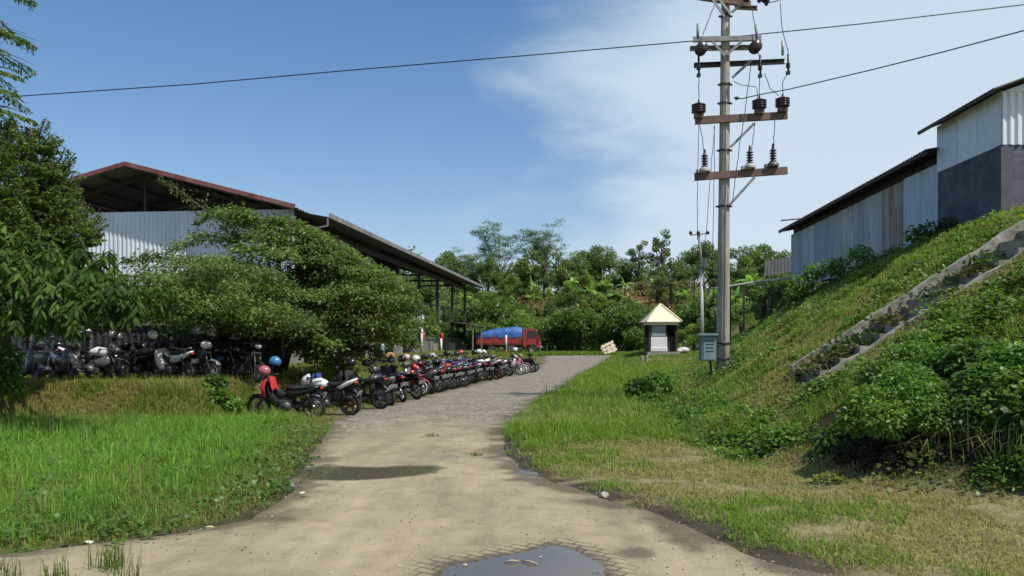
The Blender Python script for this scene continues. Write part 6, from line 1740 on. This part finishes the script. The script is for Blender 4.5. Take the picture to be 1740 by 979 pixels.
def build_gravel():
    rng = np.random.default_rng(41); n = 4200
    Y = 6.2 + 22 * rng.random(n) ** 1.7; u = rng.random(n); side = rng.random(n) < .5
    X = np.where(rng.random(n) < .35, rl(Y) + (rr(Y) - rl(Y)) * u, np.where(side, rl(Y) + np.abs(rng.normal(size=n)) * .25 - .05, rr(Y) - np.abs(rng.normal(size=n)) * .3 + .08))
    k = (np.abs(X) < .66 * Y) & (np.minimum(np.minimum(poly_sdf(X, Y, PUDW['near']), poly_sdf(X, Y, PUDW['far'])), poly_sdf(X, Y, PUDW['edge'])) > .03); X = X[k]; Y = Y[k]; n = len(X)
    r = .004 + .010 * rng.random(n) ** 4; P = np.column_stack([X, Y, H(X, Y) + .006 + r * .3])
    o6 = np.array([[1, 0, 0], [-1, 0, 0], [0, 1, 0], [0, -1, 0], [0, 0, .7], [0, 0, -.7]])
    V = (P[:, None] + o6[None] * r[:, None, None] * (.7 + .6 * rng.random((n, 6, 1)))).reshape(-1, 3)
    T = np.array([[0, 2, 4], [2, 1, 4], [1, 3, 4], [3, 0, 4], [2, 0, 5], [1, 2, 5], [3, 1, 5], [0, 3, 5]])
    tr = (np.arange(n)[:, None, None] * 6 + T[None]).reshape(-1, 3)
    c = np.array([[.25, .215, .16]]) * np.exp(rng.normal(size=(n, 1)) * .35)
    me = npmesh('gravel', V, None, tr, np.repeat(c, 6, 0)); m = bpy.data.materials.new('gravel_stone'); nn, b = nt(m)
    at = nn.nodes.new('ShaderNodeAttribute'); at.attribute_name = 'Col'; nn.links.new(at.outputs['Color'], b.inputs['Base Color']); b.inputs['Roughness'].default_value = .95
    tag(mobj('gravel', me, m), 'loose gravel scattered along both road edges', 'gravel', kind='stuff')


build_gravel()


def build_debris():
    rng = np.random.default_rng(90); P = []
    for k, m_ in (('near', 26), ('far', 18)):
        poly = PUDW[k]; xs = [p[0] for p in poly]; ys = [p[1] for p in poly]
        while m_ > 0:
            x = rng.uniform(min(xs), max(xs)); y = rng.uniform(min(ys), max(ys)); d = poly_sdf(np.array([x]), np.array([y]), poly)[0]
            if d < -.02 and rng.random() < .25 + .75 * (d > -.14): P.append((x, y, .006)); m_ -= 1
    P = np.array(P); n = len(P); D = rng.normal(size=(n, 3)); D[:, 2] *= .08; L = .02 + .035 * rng.random(n)
    tag(mobj('leaf_litter', leaves_mesh('leaf_litter', P, D, L, L * .45, colvar(rng, n, (.16, .12, .06), .4, .2), rng, up=np.array([0, 0, 6.0])), M['leaf']), 'scraps of dead leaves floating along the puddle rims', 'leaf litter', kind='stuff')


build_debris()

# ================================================================== MOTORBIKES
PAINTED = set()


def wheel_mesh(r, tw, spokes, rimw):
    tb = MB(); tb.lathe([(r - .085, -tw * .5), (r - .03, -tw), (r, -tw * .45), (r, tw * .45), (r - .03, tw), (r - .085, tw * .5), (r - .085, -tw * .5)], 22, (0, 0, 0), 'y')
    rb = MB(); rb.lathe([(r - .09, -rimw), (r - .07, -rimw), (r - .07, rimw), (r - .09, rimw), (r - .09, -rimw)], 22, (0, 0, 0), 'y')
    for k in range(spokes):
        a = 2 * PI * k / spokes; rb.beam((.03 * math.cos(a), 0, .03 * math.sin(a)), ((r - .08) * math.cos(a + .12), 0, (r - .08) * math.sin(a + .12)), .02 if spokes < 8 else .008, .034 if spokes < 8 else .008)
    rb.lathe([(0, -.05), (.045, -.05), (.05, .05), (0, .05)], 10, (0, 0, 0), 'y'); rb.lathe([(.06, -.035), (.105, -.035), (.105, -.03), (.06, -.03)], 16, (0, 0, 0), 'y')
    return tb.mesh('wheel'), rb.mesh('rim')


def make_bike(kind):
    t = thing('motorbike', '', 'motorbike', (0, 0, -400))
    def P(name, mb, m, parent=t, paint=False):
        o = mb.part(name, m, parent)
        if paint: PAINTED.add(o.data.name)
        return o
    red0 = cmat('paint_base', (.02, .02, .022), .25)
    r = {'sport': .30, 'moped': .285, 'scooter': .255}[kind]; xb, xf = (-.66, .66) if kind != 'scooter' else (-.6, .64)
    tm, rm = wheel_mesh(r, .055 if kind == 'sport' else .042, {'sport': 6, 'moped': 20, 'scooter': 5}[kind], .035)
    for x in (xf, xb):
        w = mobj('wheel', tm.copy(), M['tyre'], (x, 0, r), t); mobj('rim', rm.copy(), cmat('rim_grey', (.16, .16, .165), .4) if kind != 'moped' else M['chrome'], (0, 0, 0), w)
    hz = {'sport': .96, 'moped': .98, 'scooter': 1.0}[kind]; hx = {'sport': .36, 'moped': .36, 'scooter': .34}[kind]
    # fork
    mb = MB()
    for s in (-1, 1): mb.tube([(xf, s * .075, r), (hx + .06, s * .075, hz - .14)], [.026, .02], 7)
    mb.box((hx + .08, 0, hz - .2), (.1, .2, .04)); P('fork', mb, M['engine'])
    # handlebar
    mb = MB(); mb.tube([(hx - .1, -.35, hz + .0), (hx - .03, -.22, hz + .04), (hx + .03, -.06, hz - .02), (hx + .03, .06, hz - .02), (hx - .03, .22, hz + .04), (hx - .1, .35, hz + .0)], .016, 6); hb = P('handlebar', mb, M['black'])
    for s in (-1, 1):
        mb = MB(); mb.tube([(hx - .1, s * .35, hz), (hx - .05, s * .26, hz + .025)], .024, 7); P('grip', mb, M['seat'], hb)
        mb = MB(); mb.tube([(hx - .02, s * .2, hz + .03), (hx + .03, s * .27, hz + .14), (hx + .02, s * .3, hz + .19)], .008, 5); mb.ell((hx + .02, s * .32, hz + .22), (.022, .075, .05), 10, 6); P('mirror', mb, M['black'], hb)
    # front fender
    mb = MB(); pts = []
    for sgn in (-1, 1):
        pass
    n = 9
    for i in range(n):
        a = R(35 + 115 * i / (n - 1)); rr_ = r + .035
        for s in (-1, 0, 1): mb.v.append((xf + rr_ * math.cos(a), s * .065, r + rr_ * math.sin(a) - (.03 if s else 0)))
    for i in range(n - 1):
        for k in range(2): b = i * 3 + k; mb.f.append([b, b + 1, b + 4, b + 3]); mb.sm.append(True)
    P('front_fender', mb, red0, paint=True)
    # rear fender, plate, lamp
    mb = MB(); mb.tube([(xb + .1, 0, .66), (xb - .16, 0, .62), (xb - .3, 0, .45)], [.07, .05, .03], 6); rf = P('rear_fender', mb, M['black'])
    mb = MB(); mb.box((xb - .285, 0, .56), (.012, .25, .11), (0, R(-20), 0)); P('number_plate', mb, M['plate'], rf)
    tz = {'sport': .86, 'moped': .78, 'scooter': .8}[kind]
    mb = MB(); mb.ell((xb - .22, 0, tz - .03), (.05, .09, .04), 10, 6); P('tail_light', mb, M['redlens'])
    # engine and exhaust
    mb = MB()
    if kind == 'scooter':
        mb.box((-.42, .1, .3), (.5, .1, .16)); mb.lathe([(.0, .17), (.11, .16), (.13, .12), (.13, .05)], 12, (-.55, 0, .3), 'y'); mb.box((-.2, 0, .34), (.25, .2, .16))
    else:
        mb.box((.02, 0, .36), (.36, .26, .22)); mb.lathe([(0, .2), (.1, .19), (.115, .14), (.115, .1)], 12, (-.05, 0, .33), 'y'); mb.lathe([(0, -.2), (.1, -.19), (.115, -.14), (.115, -.1)], 12, (-.03, 0, .33), 'y')
        if kind == 'sport':
            for k in range(5): mb.box((.12 + .012 * k, 0, .48 + .035 * k), (.2, .22, .018), (0, R(15), 0))
        else:
            for k in range(4): mb.lathe([(.04, 0), (.085, .0), (.085, .014), (.04, .014)], 10, (.2 + .03 * k, 0, .4), 'x')
    P('engine', mb, M['engine'])
    mb = MB()
    zx = .3 if kind != 'sport' else .36
    mb.tube([(.2, -.1, .28), (.0, -.15, .2), (-.3, -.16, zx - .04), (-.45, -.17, zx), (xb - .12, -.18, zx + .1 if kind == 'sport' else zx + .04)], [.018, .018, .022, .05, .052], 9); mb.tube([(xb - .12, -.18, zx + (.1 if kind == 'sport' else .04)), (xb - .15, -.18, zx + (.105 if kind == 'sport' else .045))], .025, 8); ex = P('exhaust', mb, M['engine'])
    mb = MB(); mb.box((-.45, -.225, zx + .04), (.22, .012, .07), (0, R(-14 if kind == 'sport' else -6), 0)); P('heat_shield', mb, M['chrome'], ex)
    # swingarm, shocks, frame
    mb = MB()
    for s in (-1, 1):
        mb.beam((-.15, s * .09, .36), (xb, s * .08, r), .025, .05); mb.tube([(xb + .02, s * .1, r + .03), (xb + .12, s * .1, .68)], .026 if kind != 'sport' else .012, 7)
    if kind != 'scooter': mb.tube([(hx + .05, 0, hz - .22), (.1, 0, .62), (-.2, 0, .6), (-.2, 0, .36)], .03, 6); mb.tube([(hx + .05, 0, hz - .26), (.28, 0, .5), (.18, 0, .3)], .026, 6)
    P('frame', mb, M['black'])
    mb = MB(); mb.tube([(.05, .1, .2), (-.02, .27, .02)], .014, 5); mb.beam((-.05, .3, .012), (.02, .25, .012), .03, .014); P('side_stand', mb, M['chrome'])
    mb = MB()
    for s in (-1, 1): mb.tube([(.02, s * .12, .26), (.02, s * .3, .27)], .014, 5); mb.tube([(-.33, s * .1, .34), (-.33, s * .24, .35)], .012, 5)
    P('foot_peg', mb, M['seat'])
    if kind == 'sport':
        mb = MB(); mb.body([(.36, .80), (.30, .90), (.12, .93), (-.05, .86), (-.14, .74), (.1, .68), (.3, .68)], .05, .15); P('fuel_tank', mb, red0, paint=True)
        mb = MB(); mb.body([(-.08, .78), (-.1, .82), (-.35, .80), (-.62, .88), (-.68, .86), (-.6, .78), (-.3, .72)], .06, .12); P('seat', mb, M['seat'])
        mb = MB(); mb.body([(-.3, .70), (-.45, .80), (-.86, .93), (-.90, .90), (-.72, .78), (-.45, .66)], .05, .115); P('tail_cowl', mb, red0, paint=True)
        mb = MB(); mb.body([(.42, .72), (.30, .66), (.05, .56), (.1, .42), (.32, .38), (.5, .52)], .13, .17, .7); P('side_fairing', mb, red0, paint=True)
        mb = MB(); mb.body([(.46, .74), (.40, .92), (.44, 1.02), (.56, .96), (.64, .84), (.6, .74)], .06, .12); hl = P('headlight_cowl', mb, red0, paint=True)
        mb = MB(); mb.ell((.6, 0, .84), (.05, .09, .055), 10, 6); P('headlight', mb, M['lens'], hl)
        mb = MB(); mb.add([(.45, -.1, 1.0), (.45, .1, 1.0), (.58, .08, .94), (.58, -.08, .94)], [(0, 1, 2, 3)]); P('windscreen', mb, M['glass'], hl)
        mb = MB(); mb.body([(-.18, .70), (-.2, .6), (-.42, .64), (-.4, .7)], .08, .12); P('side_panel', mb, M['black'])
    elif kind == 'moped':
        mb = MB(); mb.body([(-.02, .74), (-.06, .80), (-.3, .79), (-.62, .83), (-.7, .81), (-.6, .74), (-.2, .70)], .07, .12); P('seat', mb, M['seat'])
        mb = MB(); mb.body([(-.05, .72), (-.3, .73), (-.62, .76), (-.86, .82), (-.84, .75), (-.55, .6), (-.2, .5), (.0, .52)], .06, .125); P('side_cowl', mb, red0, paint=True)
        mb = MB(); mb.body([(.42, .86), (.34, .88), (.24, .62), (.12, .5), (.1, .36), (.2, .32), (.36, .46), (.44, .7)], [.1, .1, .12, .08, .16, .18, .2, .14], .19, .75); P('leg_shield', mb, red0, paint=True)
        mb = MB(); mb.body([(.28, .93), (.27, 1.03), (.38, 1.08), (.5, 1.0), (.5, .9), (.4, .86)], .08, .14); hl = P('headlight_cowl', mb, red0, paint=True)
        mb = MB(); mb.ell((.48, 0, .95), (.05, .1, .06), 10, 6); P('headlight', mb, M['lens'], hl)
        mb = MB(); mb.tube([(-.55, .09, .84), (-.86, .08, .9), (-.86, -.08, .9), (-.55, -.09, .84)], .014, 5); P('grab_rail', mb, M['chrome'])
        mb = MB(); mb.tube([(.3, 0, .62), (.1, 0, .56), (-.06, 0, .64)], [.09, .08, .08], 8); P('tunnel_cover', mb, M['black'])
    else:
        mb = MB(); mb.body([(.02, .72), (-.02, .79), (-.3, .77), (-.58, .82), (-.72, .80), (-.6, .73), (-.2, .70)], .08, .145); P('seat', mb, M['seat'])
        mb = MB(); mb.body([(.06, .70), (-.3, .73), (-.62, .77), (-.88, .84), (-.86, .74), (-.62, .56), (-.3, .42), (-.02, .36), (.08, .5)], .08, .17); P('rear_body', mb, red0, paint=True)
        mb = MB(); mb.body([(.46, .80), (.36, .92), (.30, .9), (.26, .55), (.28, .3), (.36, .28), (.5, .46), (.56, .64)], [.1, .1, .14, .2, .18, .16, .14, .1], .19, .72); ap = P('front_apron', mb, red0, paint=True)
        mb = MB(); mb.box((.16, 0, .29), (.34, .34, .05)); P('floorboard', mb, M['black'])
        mb = MB(); mb.body([(.26, .94), (.24, 1.05), (.36, 1.1), (.47, 1.02), (.46, .92), (.36, .88)], .09, .16); P('handle_cowl', mb, red0, paint=True)
        mb = MB(); mb.ell((.52, 0, .68), (.05, .13, .06), 10, 6); P('headlight', mb, M['lens'], ap)
        mb = MB(); mb.tube([(-.55, .1, .83), (-.88, .09, .9), (-.88, -.09, .9), (-.55, -.1, .83)], .015, 5); P('grab_rail', mb, M['black'])
    return t


BK = {k: make_bike(k) for k in ('sport', 'moped', 'scooter')}
BUSED = set()
COLS = {'black': (.014, .014, .016), 'white': (.72, .72, .72), 'red': (.42, .02, .02), 'grey': (.12, .125, .13), 'silver': (.38, .39, .4), 'blue': (.02, .05, .2), 'purple': (.09, .05, .22), 'maroon': (.11, .012, .018), 'pink': (.5, .12, .15), 'pale blue': (.34, .42, .5), 'green': (.02, .09, .06)}


def bike(kind, paint, x, y, ang, label, group, rim=None, second=None, dz=0):
    o = BK[kind] if kind not in BUSED else copy_tree(BK[kind])
    BUSED.add(kind)
    x += random.uniform(-.1, .1); y += random.uniform(-.12, .12)
    o.location = (x, y, Hs(x, y) + dz); o.rotation_euler = (R(random.choice([-4, -7, -9, -11])), 0, PI - R(ang + random.uniform(-9, 9))); o['label'] = label; o['group'] = group
    m = cmat('paint_' + paint.replace(' ', '_'), COLS[paint], .22)
    m2 = cmat('paint_' + second.replace(' ', '_'), COLS[second], .22) if second else m
    first = True
    for ch in [c for c in o.children_recursive]:
        if ch.type == 'MESH' and ch.data.name in PAINTED:
            ch.material_slots[0].link = 'OBJECT'
            ch.material_slots[0].material = m2 if ch.name.startswith(('front_fender', 'side_fairing', 'headlight_cowl', 'handle_cowl')) else m
        if rim and ch.name.startswith('rim'):
            ch.material_slots[0].link = 'OBJECT'; ch.material_slots[0].material = cmat('rim_' + rim, {'white': (.7, .68, .64), 'red': (.10, .02, .025), 'grey': (.16, .16, .16)}[rim], .4)
    return o


def helmet(loc, rotz, col, label, visor=True):
    t = thing('helmet', label, 'helmet', loc, (R(random.uniform(-12, 12)), R(random.uniform(-10, 10)), rotz), group='helmets hung on the motorbikes')
    c = {'black': (.015, .015, .017), 'white': (.66, .64, .60), 'red': (.45, .04, .045), 'blue': (.05, .2, .42), 'pinkred': (.42, .12, .14), 'silver': (.35, .36, .38), 'pinkwhite': (.65, .45, .45), 'grey': (.14, .15, .16), 'cream': (.7, .66, .55)}[col]
    mb = MB(); n = 16; prof = []
    for i in range(11):
        a = R(90 - 128 * i / 10); prof.append((.135 * math.cos(a), .13 * math.sin(a)))
    mb.lathe([(max(0.0005, r_), z) for r_, z in prof], n, (0, 0, .09), 'z', 1.12, .96); mb.part('shell', cmat('helmet_' + col, c, .2), t)
    mb = MB(); m_ = 8; vs = []
    for i in range(m_ + 1):
        a = R(-62 + 124 * i / m_)
        for z, rr_ in ((.12, .137), (.03, .141)): vs.append((rr_ * 1.13 * math.cos(a), rr_ * .99 * math.sin(a), z))
    mb.add(vs, [(2 * i, 2 * i + 1, 2 * i + 3, 2 * i + 2) for i in range(m_)], True); mb.part('visor', M['glass'], t)
    return t


def hang(o, col, label, side=1, dz=.0, dx=0):
    o_m = Matrix.LocRotScale(o.location, o.rotation_euler, None)
    p = o_m @ Vector((.33 + dx, side * .25, 1.07 + dz))
    return helmet(tuple(p), o.rotation_euler.z + random.uniform(-.5, .5), col, label)


def jacket(o, colname, col, label, loc=(.3, 0, .98), s=1.0):
    """a jacket draped over the handlebar: a folded sheet with two sleeves"""
    M_ = Matrix.LocRotScale(o.location, o.rotation_euler, None); p = M_ @ Vector(loc)
    t = thing('jacket', label, 'jacket', tuple(p), (0, 0, o.rotation_euler.z))
    m = mat('cloth_' + colname, col, .85, c2=tuple(v * .6 for v in col), scale=7, bump=.5, bscale=9)
    mb = MB(); nu, nv = 12, 9; vs = []; fs = []
    for i in range(nu + 1):
        for j in range(nv + 1):
            u = i / nu; v = j / nv - .5; s_ = (u - .4) * .95
            d = abs(s_); x = math.copysign(min(d, .07) + max(0, d - .07) * .22, s_); z = .05 - max(0, d - .05) * .95
            vs.append((s * (x + .02 * math.sin(v * 14 + u * 5)), s * (v * (.44 - .1 * d) + .02 * math.sin(u * 12)), s * (z + .02 * math.cos(v * 11) - .06 * abs(v))))
    for i in range(nu):
        for j in range(nv): a = i * (nv + 1) + j; fs.append((a, a + 1, a + nv + 2, a + nv + 1))
    mb.add(vs, fs, True); mb.part('torso', m, t)
    for sg in (-1, 1):
        mb = MB(); mb.tube([(.05 * s, sg * .17 * s, .02 * s), (.13 * s, sg * .2 * s, -.22 * s), (.1 * s, sg * .17 * s, -.5 * s)], [.06 * s, .065 * s, .05 * s], 8); mb.part('sleeve', m, t)
    return t


def build_bikes():
    random.seed(4)
    G = 'motorbikes parked in a row along the road'
    B = {}
    def put(i, kind, paint, px, Y, ang, label, face=1, **k):
        """px = photo column of the wheel standing nearest the road, at depth Y"""
        x = XatPx(px, Y); f = Vector((-math.cos(R(ang)), math.sin(R(ang)))) * face
        # nearest wheel is the rear one (face = 1) or the front one (face = -1)
        cx = x + f.x * (.64); cy = Y + f.y * .64
        if face < 0: cx = x - f.x * .64; cy = Y - f.y * .64; a2 = ang + 180
        else: a2 = ang
        B[i] = bike(kind, paint, cx, cy, a2, label, G, **k); return B[i]
    put(1, 'moped', 'black', 538, 19.15, 4, 'black moped nearest the camera with a red jacket and two helmets on its handlebar')
    put(2, 'sport', 'white', 604, 20.0, 12, 'white tailed sport motorbike, second from the near end of the roadside row', rim='red')
    put(3, 'sport', 'black', 642, 21.6, 26, 'all black sport motorbike just beyond the white tailed one', rim='grey')
    put(4, 'scooter', 'grey', 676, 22.8, 50, 'dark grey scooter seen from behind with a pale number plate, fourth in the row')
    put(5, 'moped', 'black', 693, 23.9, 52, 'black moped between the dark grey scooter and the red moped')
    put(6, 'moped', 'red', 716, 26.2, 20, 'red moped with white front wheel facing the road', face=-1, rim='white')
    rows = [(7, 'scooter', 'grey', 731, 27.2, 35, 'grey scooter just beyond the red moped'), (8, 'moped', 'black', 741, 28.1, 30, 'black moped, second beyond the red moped'), (9, 'sport', 'black', 756, 29.0, 30, 'black sport motorbike, third beyond the red moped'),
            (10, 'moped', 'grey', 768, 29.9, 34, 'dark grey moped, fourth beyond the red moped'), (11, 'scooter', 'black', 779, 30.8, 36, 'black scooter in the middle of the roadside row under a red bag'), (12, 'moped', 'silver', 790, 31.7, 36, 'silver moped just beyond the black scooter with the red bag'),
            (13, 'moped', 'blue', 797, 32.7, 36, 'dark blue moped in the middle of the roadside row'), (14, 'sport', 'purple', 806, 33.7, 38, 'blue purple sport motorbike in the middle of the roadside row'), (15, 'scooter', 'pale blue', 815, 34.8, 38, 'pale blue scooter before the orange jacket'),
            (16, 'moped', 'maroon', 823, 35.9, 38, 'maroon moped with an orange jacket on its handlebar'), (17, 'sport', 'white', 842, 36.8, 30, 'black and white sport motorbike just beyond the orange jacket'), (18, 'moped', 'black', 851, 38.2, 32, 'black moped, fifth from the far end of the row'),
            (19, 'scooter', 'white', 860, 39.8, 34, 'black and white scooter, fourth from the far end of the row')]
    for i, kd, pt, px, Y, a, lab in rows: put(i, kd, pt, px, Y, a, lab, second='black' if i in (17, 19) else None)
    put(20, 'moped', 'silver', 880, 41.3, 12, 'silver moped with white wheel facing the road near the far end', face=-1, rim='white')
    put(21, 'moped', 'pink', 894, 42.8, 10, 'faded pink moped with white front wheel facing the road near the far end', face=-1, rim='white')
    put(22, 'scooter', 'black', 910, 45.2, 20, 'black scooter at the far end of the roadside row', face=-1)
    extra = [('moped', 'black', 706, 25.0, 44, 'black moped tucked in just left of the red moped'), ('sport', 'black', 736, 27.7, 40, 'black sport motorbike tucked between the grey scooter and the next moped'), ('moped', 'maroon', 748, 28.6, 46, 'dark maroon moped tucked between two black motorbikes beyond the red moped'),
             ('scooter', 'black', 762, 29.5, 24, 'black scooter tucked before the dark grey moped in mid row'), ('moped', 'black', 774, 30.4, 44, 'black moped tucked before the black scooter with the red bag'), ('moped', 'green', 785, 31.3, 28, 'dark green moped tucked beside the silver moped in mid row'), ('scooter', 'grey', 810, 34.3, 46, 'dark grey scooter tucked between the purple motorbike and the pale blue scooter'),
             ('sport', 'black', 833, 36.4, 44, 'black sport motorbike tucked just right of the orange jacket'), ('moped', 'grey', 869, 40.5, 40, 'grey moped tucked before the silver white wheeled moped'), ('moped', 'black', 902, 44.0, 30, 'black moped between the pink moped and the last scooter')]
    for q, (kd, pt, px, Y, a, lab) in enumerate(extra): put(100 + q, kd, pt, px, Y, a, lab)
    # helmets
    hang(B[1], 'pinkred', 'pinkish red helmet on the near side of the nearest moped handlebar', 1, .05, .05); hang(B[1], 'blue', 'bright blue helmet on the far side of the nearest moped handlebar', -1, .16, -.02)
    hang(B[4], 'black', 'black helmet on the mirror of the dark grey scooter', 1, .05); hang(B[5], 'white', 'white helmet on the moped left of the red moped', 1, .07); hang(B[6], 'white', 'white helmet lying on the red moped handlebar', 1, .1); hang(B[5], 'grey', 'grey helmet on the far mirror of the moped left of the red moped', -1, .05)
    hang(B[7], 'black', 'black helmet on the grey scooter beyond the red moped', 1, .08); hang(B[8], 'pinkwhite', 'pinkish white helmet on the black moped beyond the grey scooter', 1, .12); hang(B[9], 'grey', 'dark grey helmet on the black sport motorbike in mid row', 1, .1); hang(B[10], 'black', 'black helmet on the dark grey moped in mid row', 1, .08)
    hang(B[11], 'silver', 'silver helmet on the black scooter that carries the red bag', 1, .08); hang(B[12], 'black', 'black helmet on the silver moped in mid row', -1, .1); hang(B[15], 'black', 'black helmet left of the red helmet, on the pale blue scooter', 1, .1); hang(B[16], 'red', 'red helmet above the orange jacket on the maroon moped', 1, .14)
    hang(B[17], 'black', 'black helmet on the black and white sport motorbike', 1, .1); hang(B[18], 'white', 'white helmet on the black moped beyond the sport motorbike', 1, .12); hang(B[19], 'white', 'white helmet on the black and white scooter near the far end', 1, .1); hang(B[20], 'white', 'white helmet, highest one, on the silver moped near the far end', 1, .2)
    hang(B[3], 'black', 'black helmet on the all black sport motorbike', -1, .05)
    jacket(B[1], 'red', (.55, .02, .03), 'bright red jacket hung on the handlebar of the nearest moped', (.3, .1, 1.0), .9)
    jacket(B[16], 'orange', (.65, .16, .03), 'orange jacket hung on the maroon moped under a red helmet', (.3, .1, 1.02), 1.0)
    jacket(B[15], 'navy', (.02, .04, .1), 'navy blue jacket hung on the pale blue scooter', (.3, -.05, 1.05), 1.0)
    jacket(B[11], 'brick', (.45, .07, .04), 'red bag like jacket lying on the seat of the black scooter in mid row', (-.2, 0, .9), .8)
    jacket(B[3], 'black', (.02, .02, .024), 'black jacket thrown over the handlebar of the all black sport motorbike', (.3, 0, 1.0), 1.0)
    jacket(B[5], 'charcoal', (.03, .03, .035), 'charcoal jacket over the moped left of the red moped', (.25, 0, 1.0), .9)
    jacket(B[2], 'dark_blue', (.02, .05, .22), 'blue cloth on the far handlebar of the white tailed sport motorbike', (.3, -.2, .98), .6)
    # ---- terrace bikes
    G2 = 'motorbikes parked on the terrace under the trees'
    T = {}
    data = [('a', 'scooter', 'grey', 42, 20.6, 215, 'grey scooter at the left picture edge, leftmost on the terrace'), ('b', 'scooter', 'black', 78, 21.4, 230, 'black scooter between the two grey scooters on the terrace'), ('c', 'scooter', 'grey', 108, 20.6, 222, 'dark grey scooter on the terrace under a white helmet'), ('d', 'sport', 'white', 158, 20.9, 178, 'white tailed black sport motorbike seen side on upon the terrace'),
            ('e', 'moped', 'black', 205, 21.6, 170, 'black moped right of the side on white tailed motorbike'), ('f', 'moped', 'black', 245, 21.9, 30, 'black moped in the middle of the terrace in deep shade'), ('g', 'moped', 'white', 292, 21.2, 25, 'white trimmed moped on the terrace with a round white helmet'), ('h', 'moped', 'black', 325, 21.0, 215, 'black moped with white headlamp cowl right of the white trimmed one'),
            ('i', 'sport', 'black', 362, 21.8, 200, 'black motorbike, second from the right on the terrace'), ('j', 'moped', 'black', 416, 21.5, 225, 'all black moped at the right end of the terrace')]
    for k, kd, pt, px, Y, a, lab in data: T[k] = bike(kd, pt, XatPx(px, Y), Y, a, lab, G2, second={'g': 'black', 'h': 'white', 'd': 'grey'}.get(k))
    hang(T['a'], 'blue', 'blue helmet on the leftmost scooter of the terrace', -1, .15); hang(T['c'], 'white', 'white helmet on the dark grey terrace scooter', 1, .2); hang(T['d'], 'grey', 'grey helmet on the white tailed terrace motorbike', 1, .1); hang(T['g'], 'white', 'round white helmet on the white trimmed terrace moped', 1, .1)
    hang(T['h'], 'silver', 'silver helmet on the near mirror of the white cowled terrace moped', 1, .15); hang(T['h'], 'grey', 'grey helmet on the far mirror of the white cowled terrace moped', -1, .15); hang(T['f'], 'grey', 'grey helmet on the shaded black moped in mid terrace', 1, .1); hang(T['i'], 'silver', 'silver helmet on the second motorbike from the right of the terrace', 1, .1)
    hang(T['b'], 'pinkred', 'pinkish helmet on the black scooter at the left of the terrace', 1, .1)


build_bikes()
for k in PROTO:
    if k not in USED:
        for c in list(PROTO[k].children_recursive): bpy.data.objects.remove(c)
        bpy.data.objects.remove(PROTO[k])
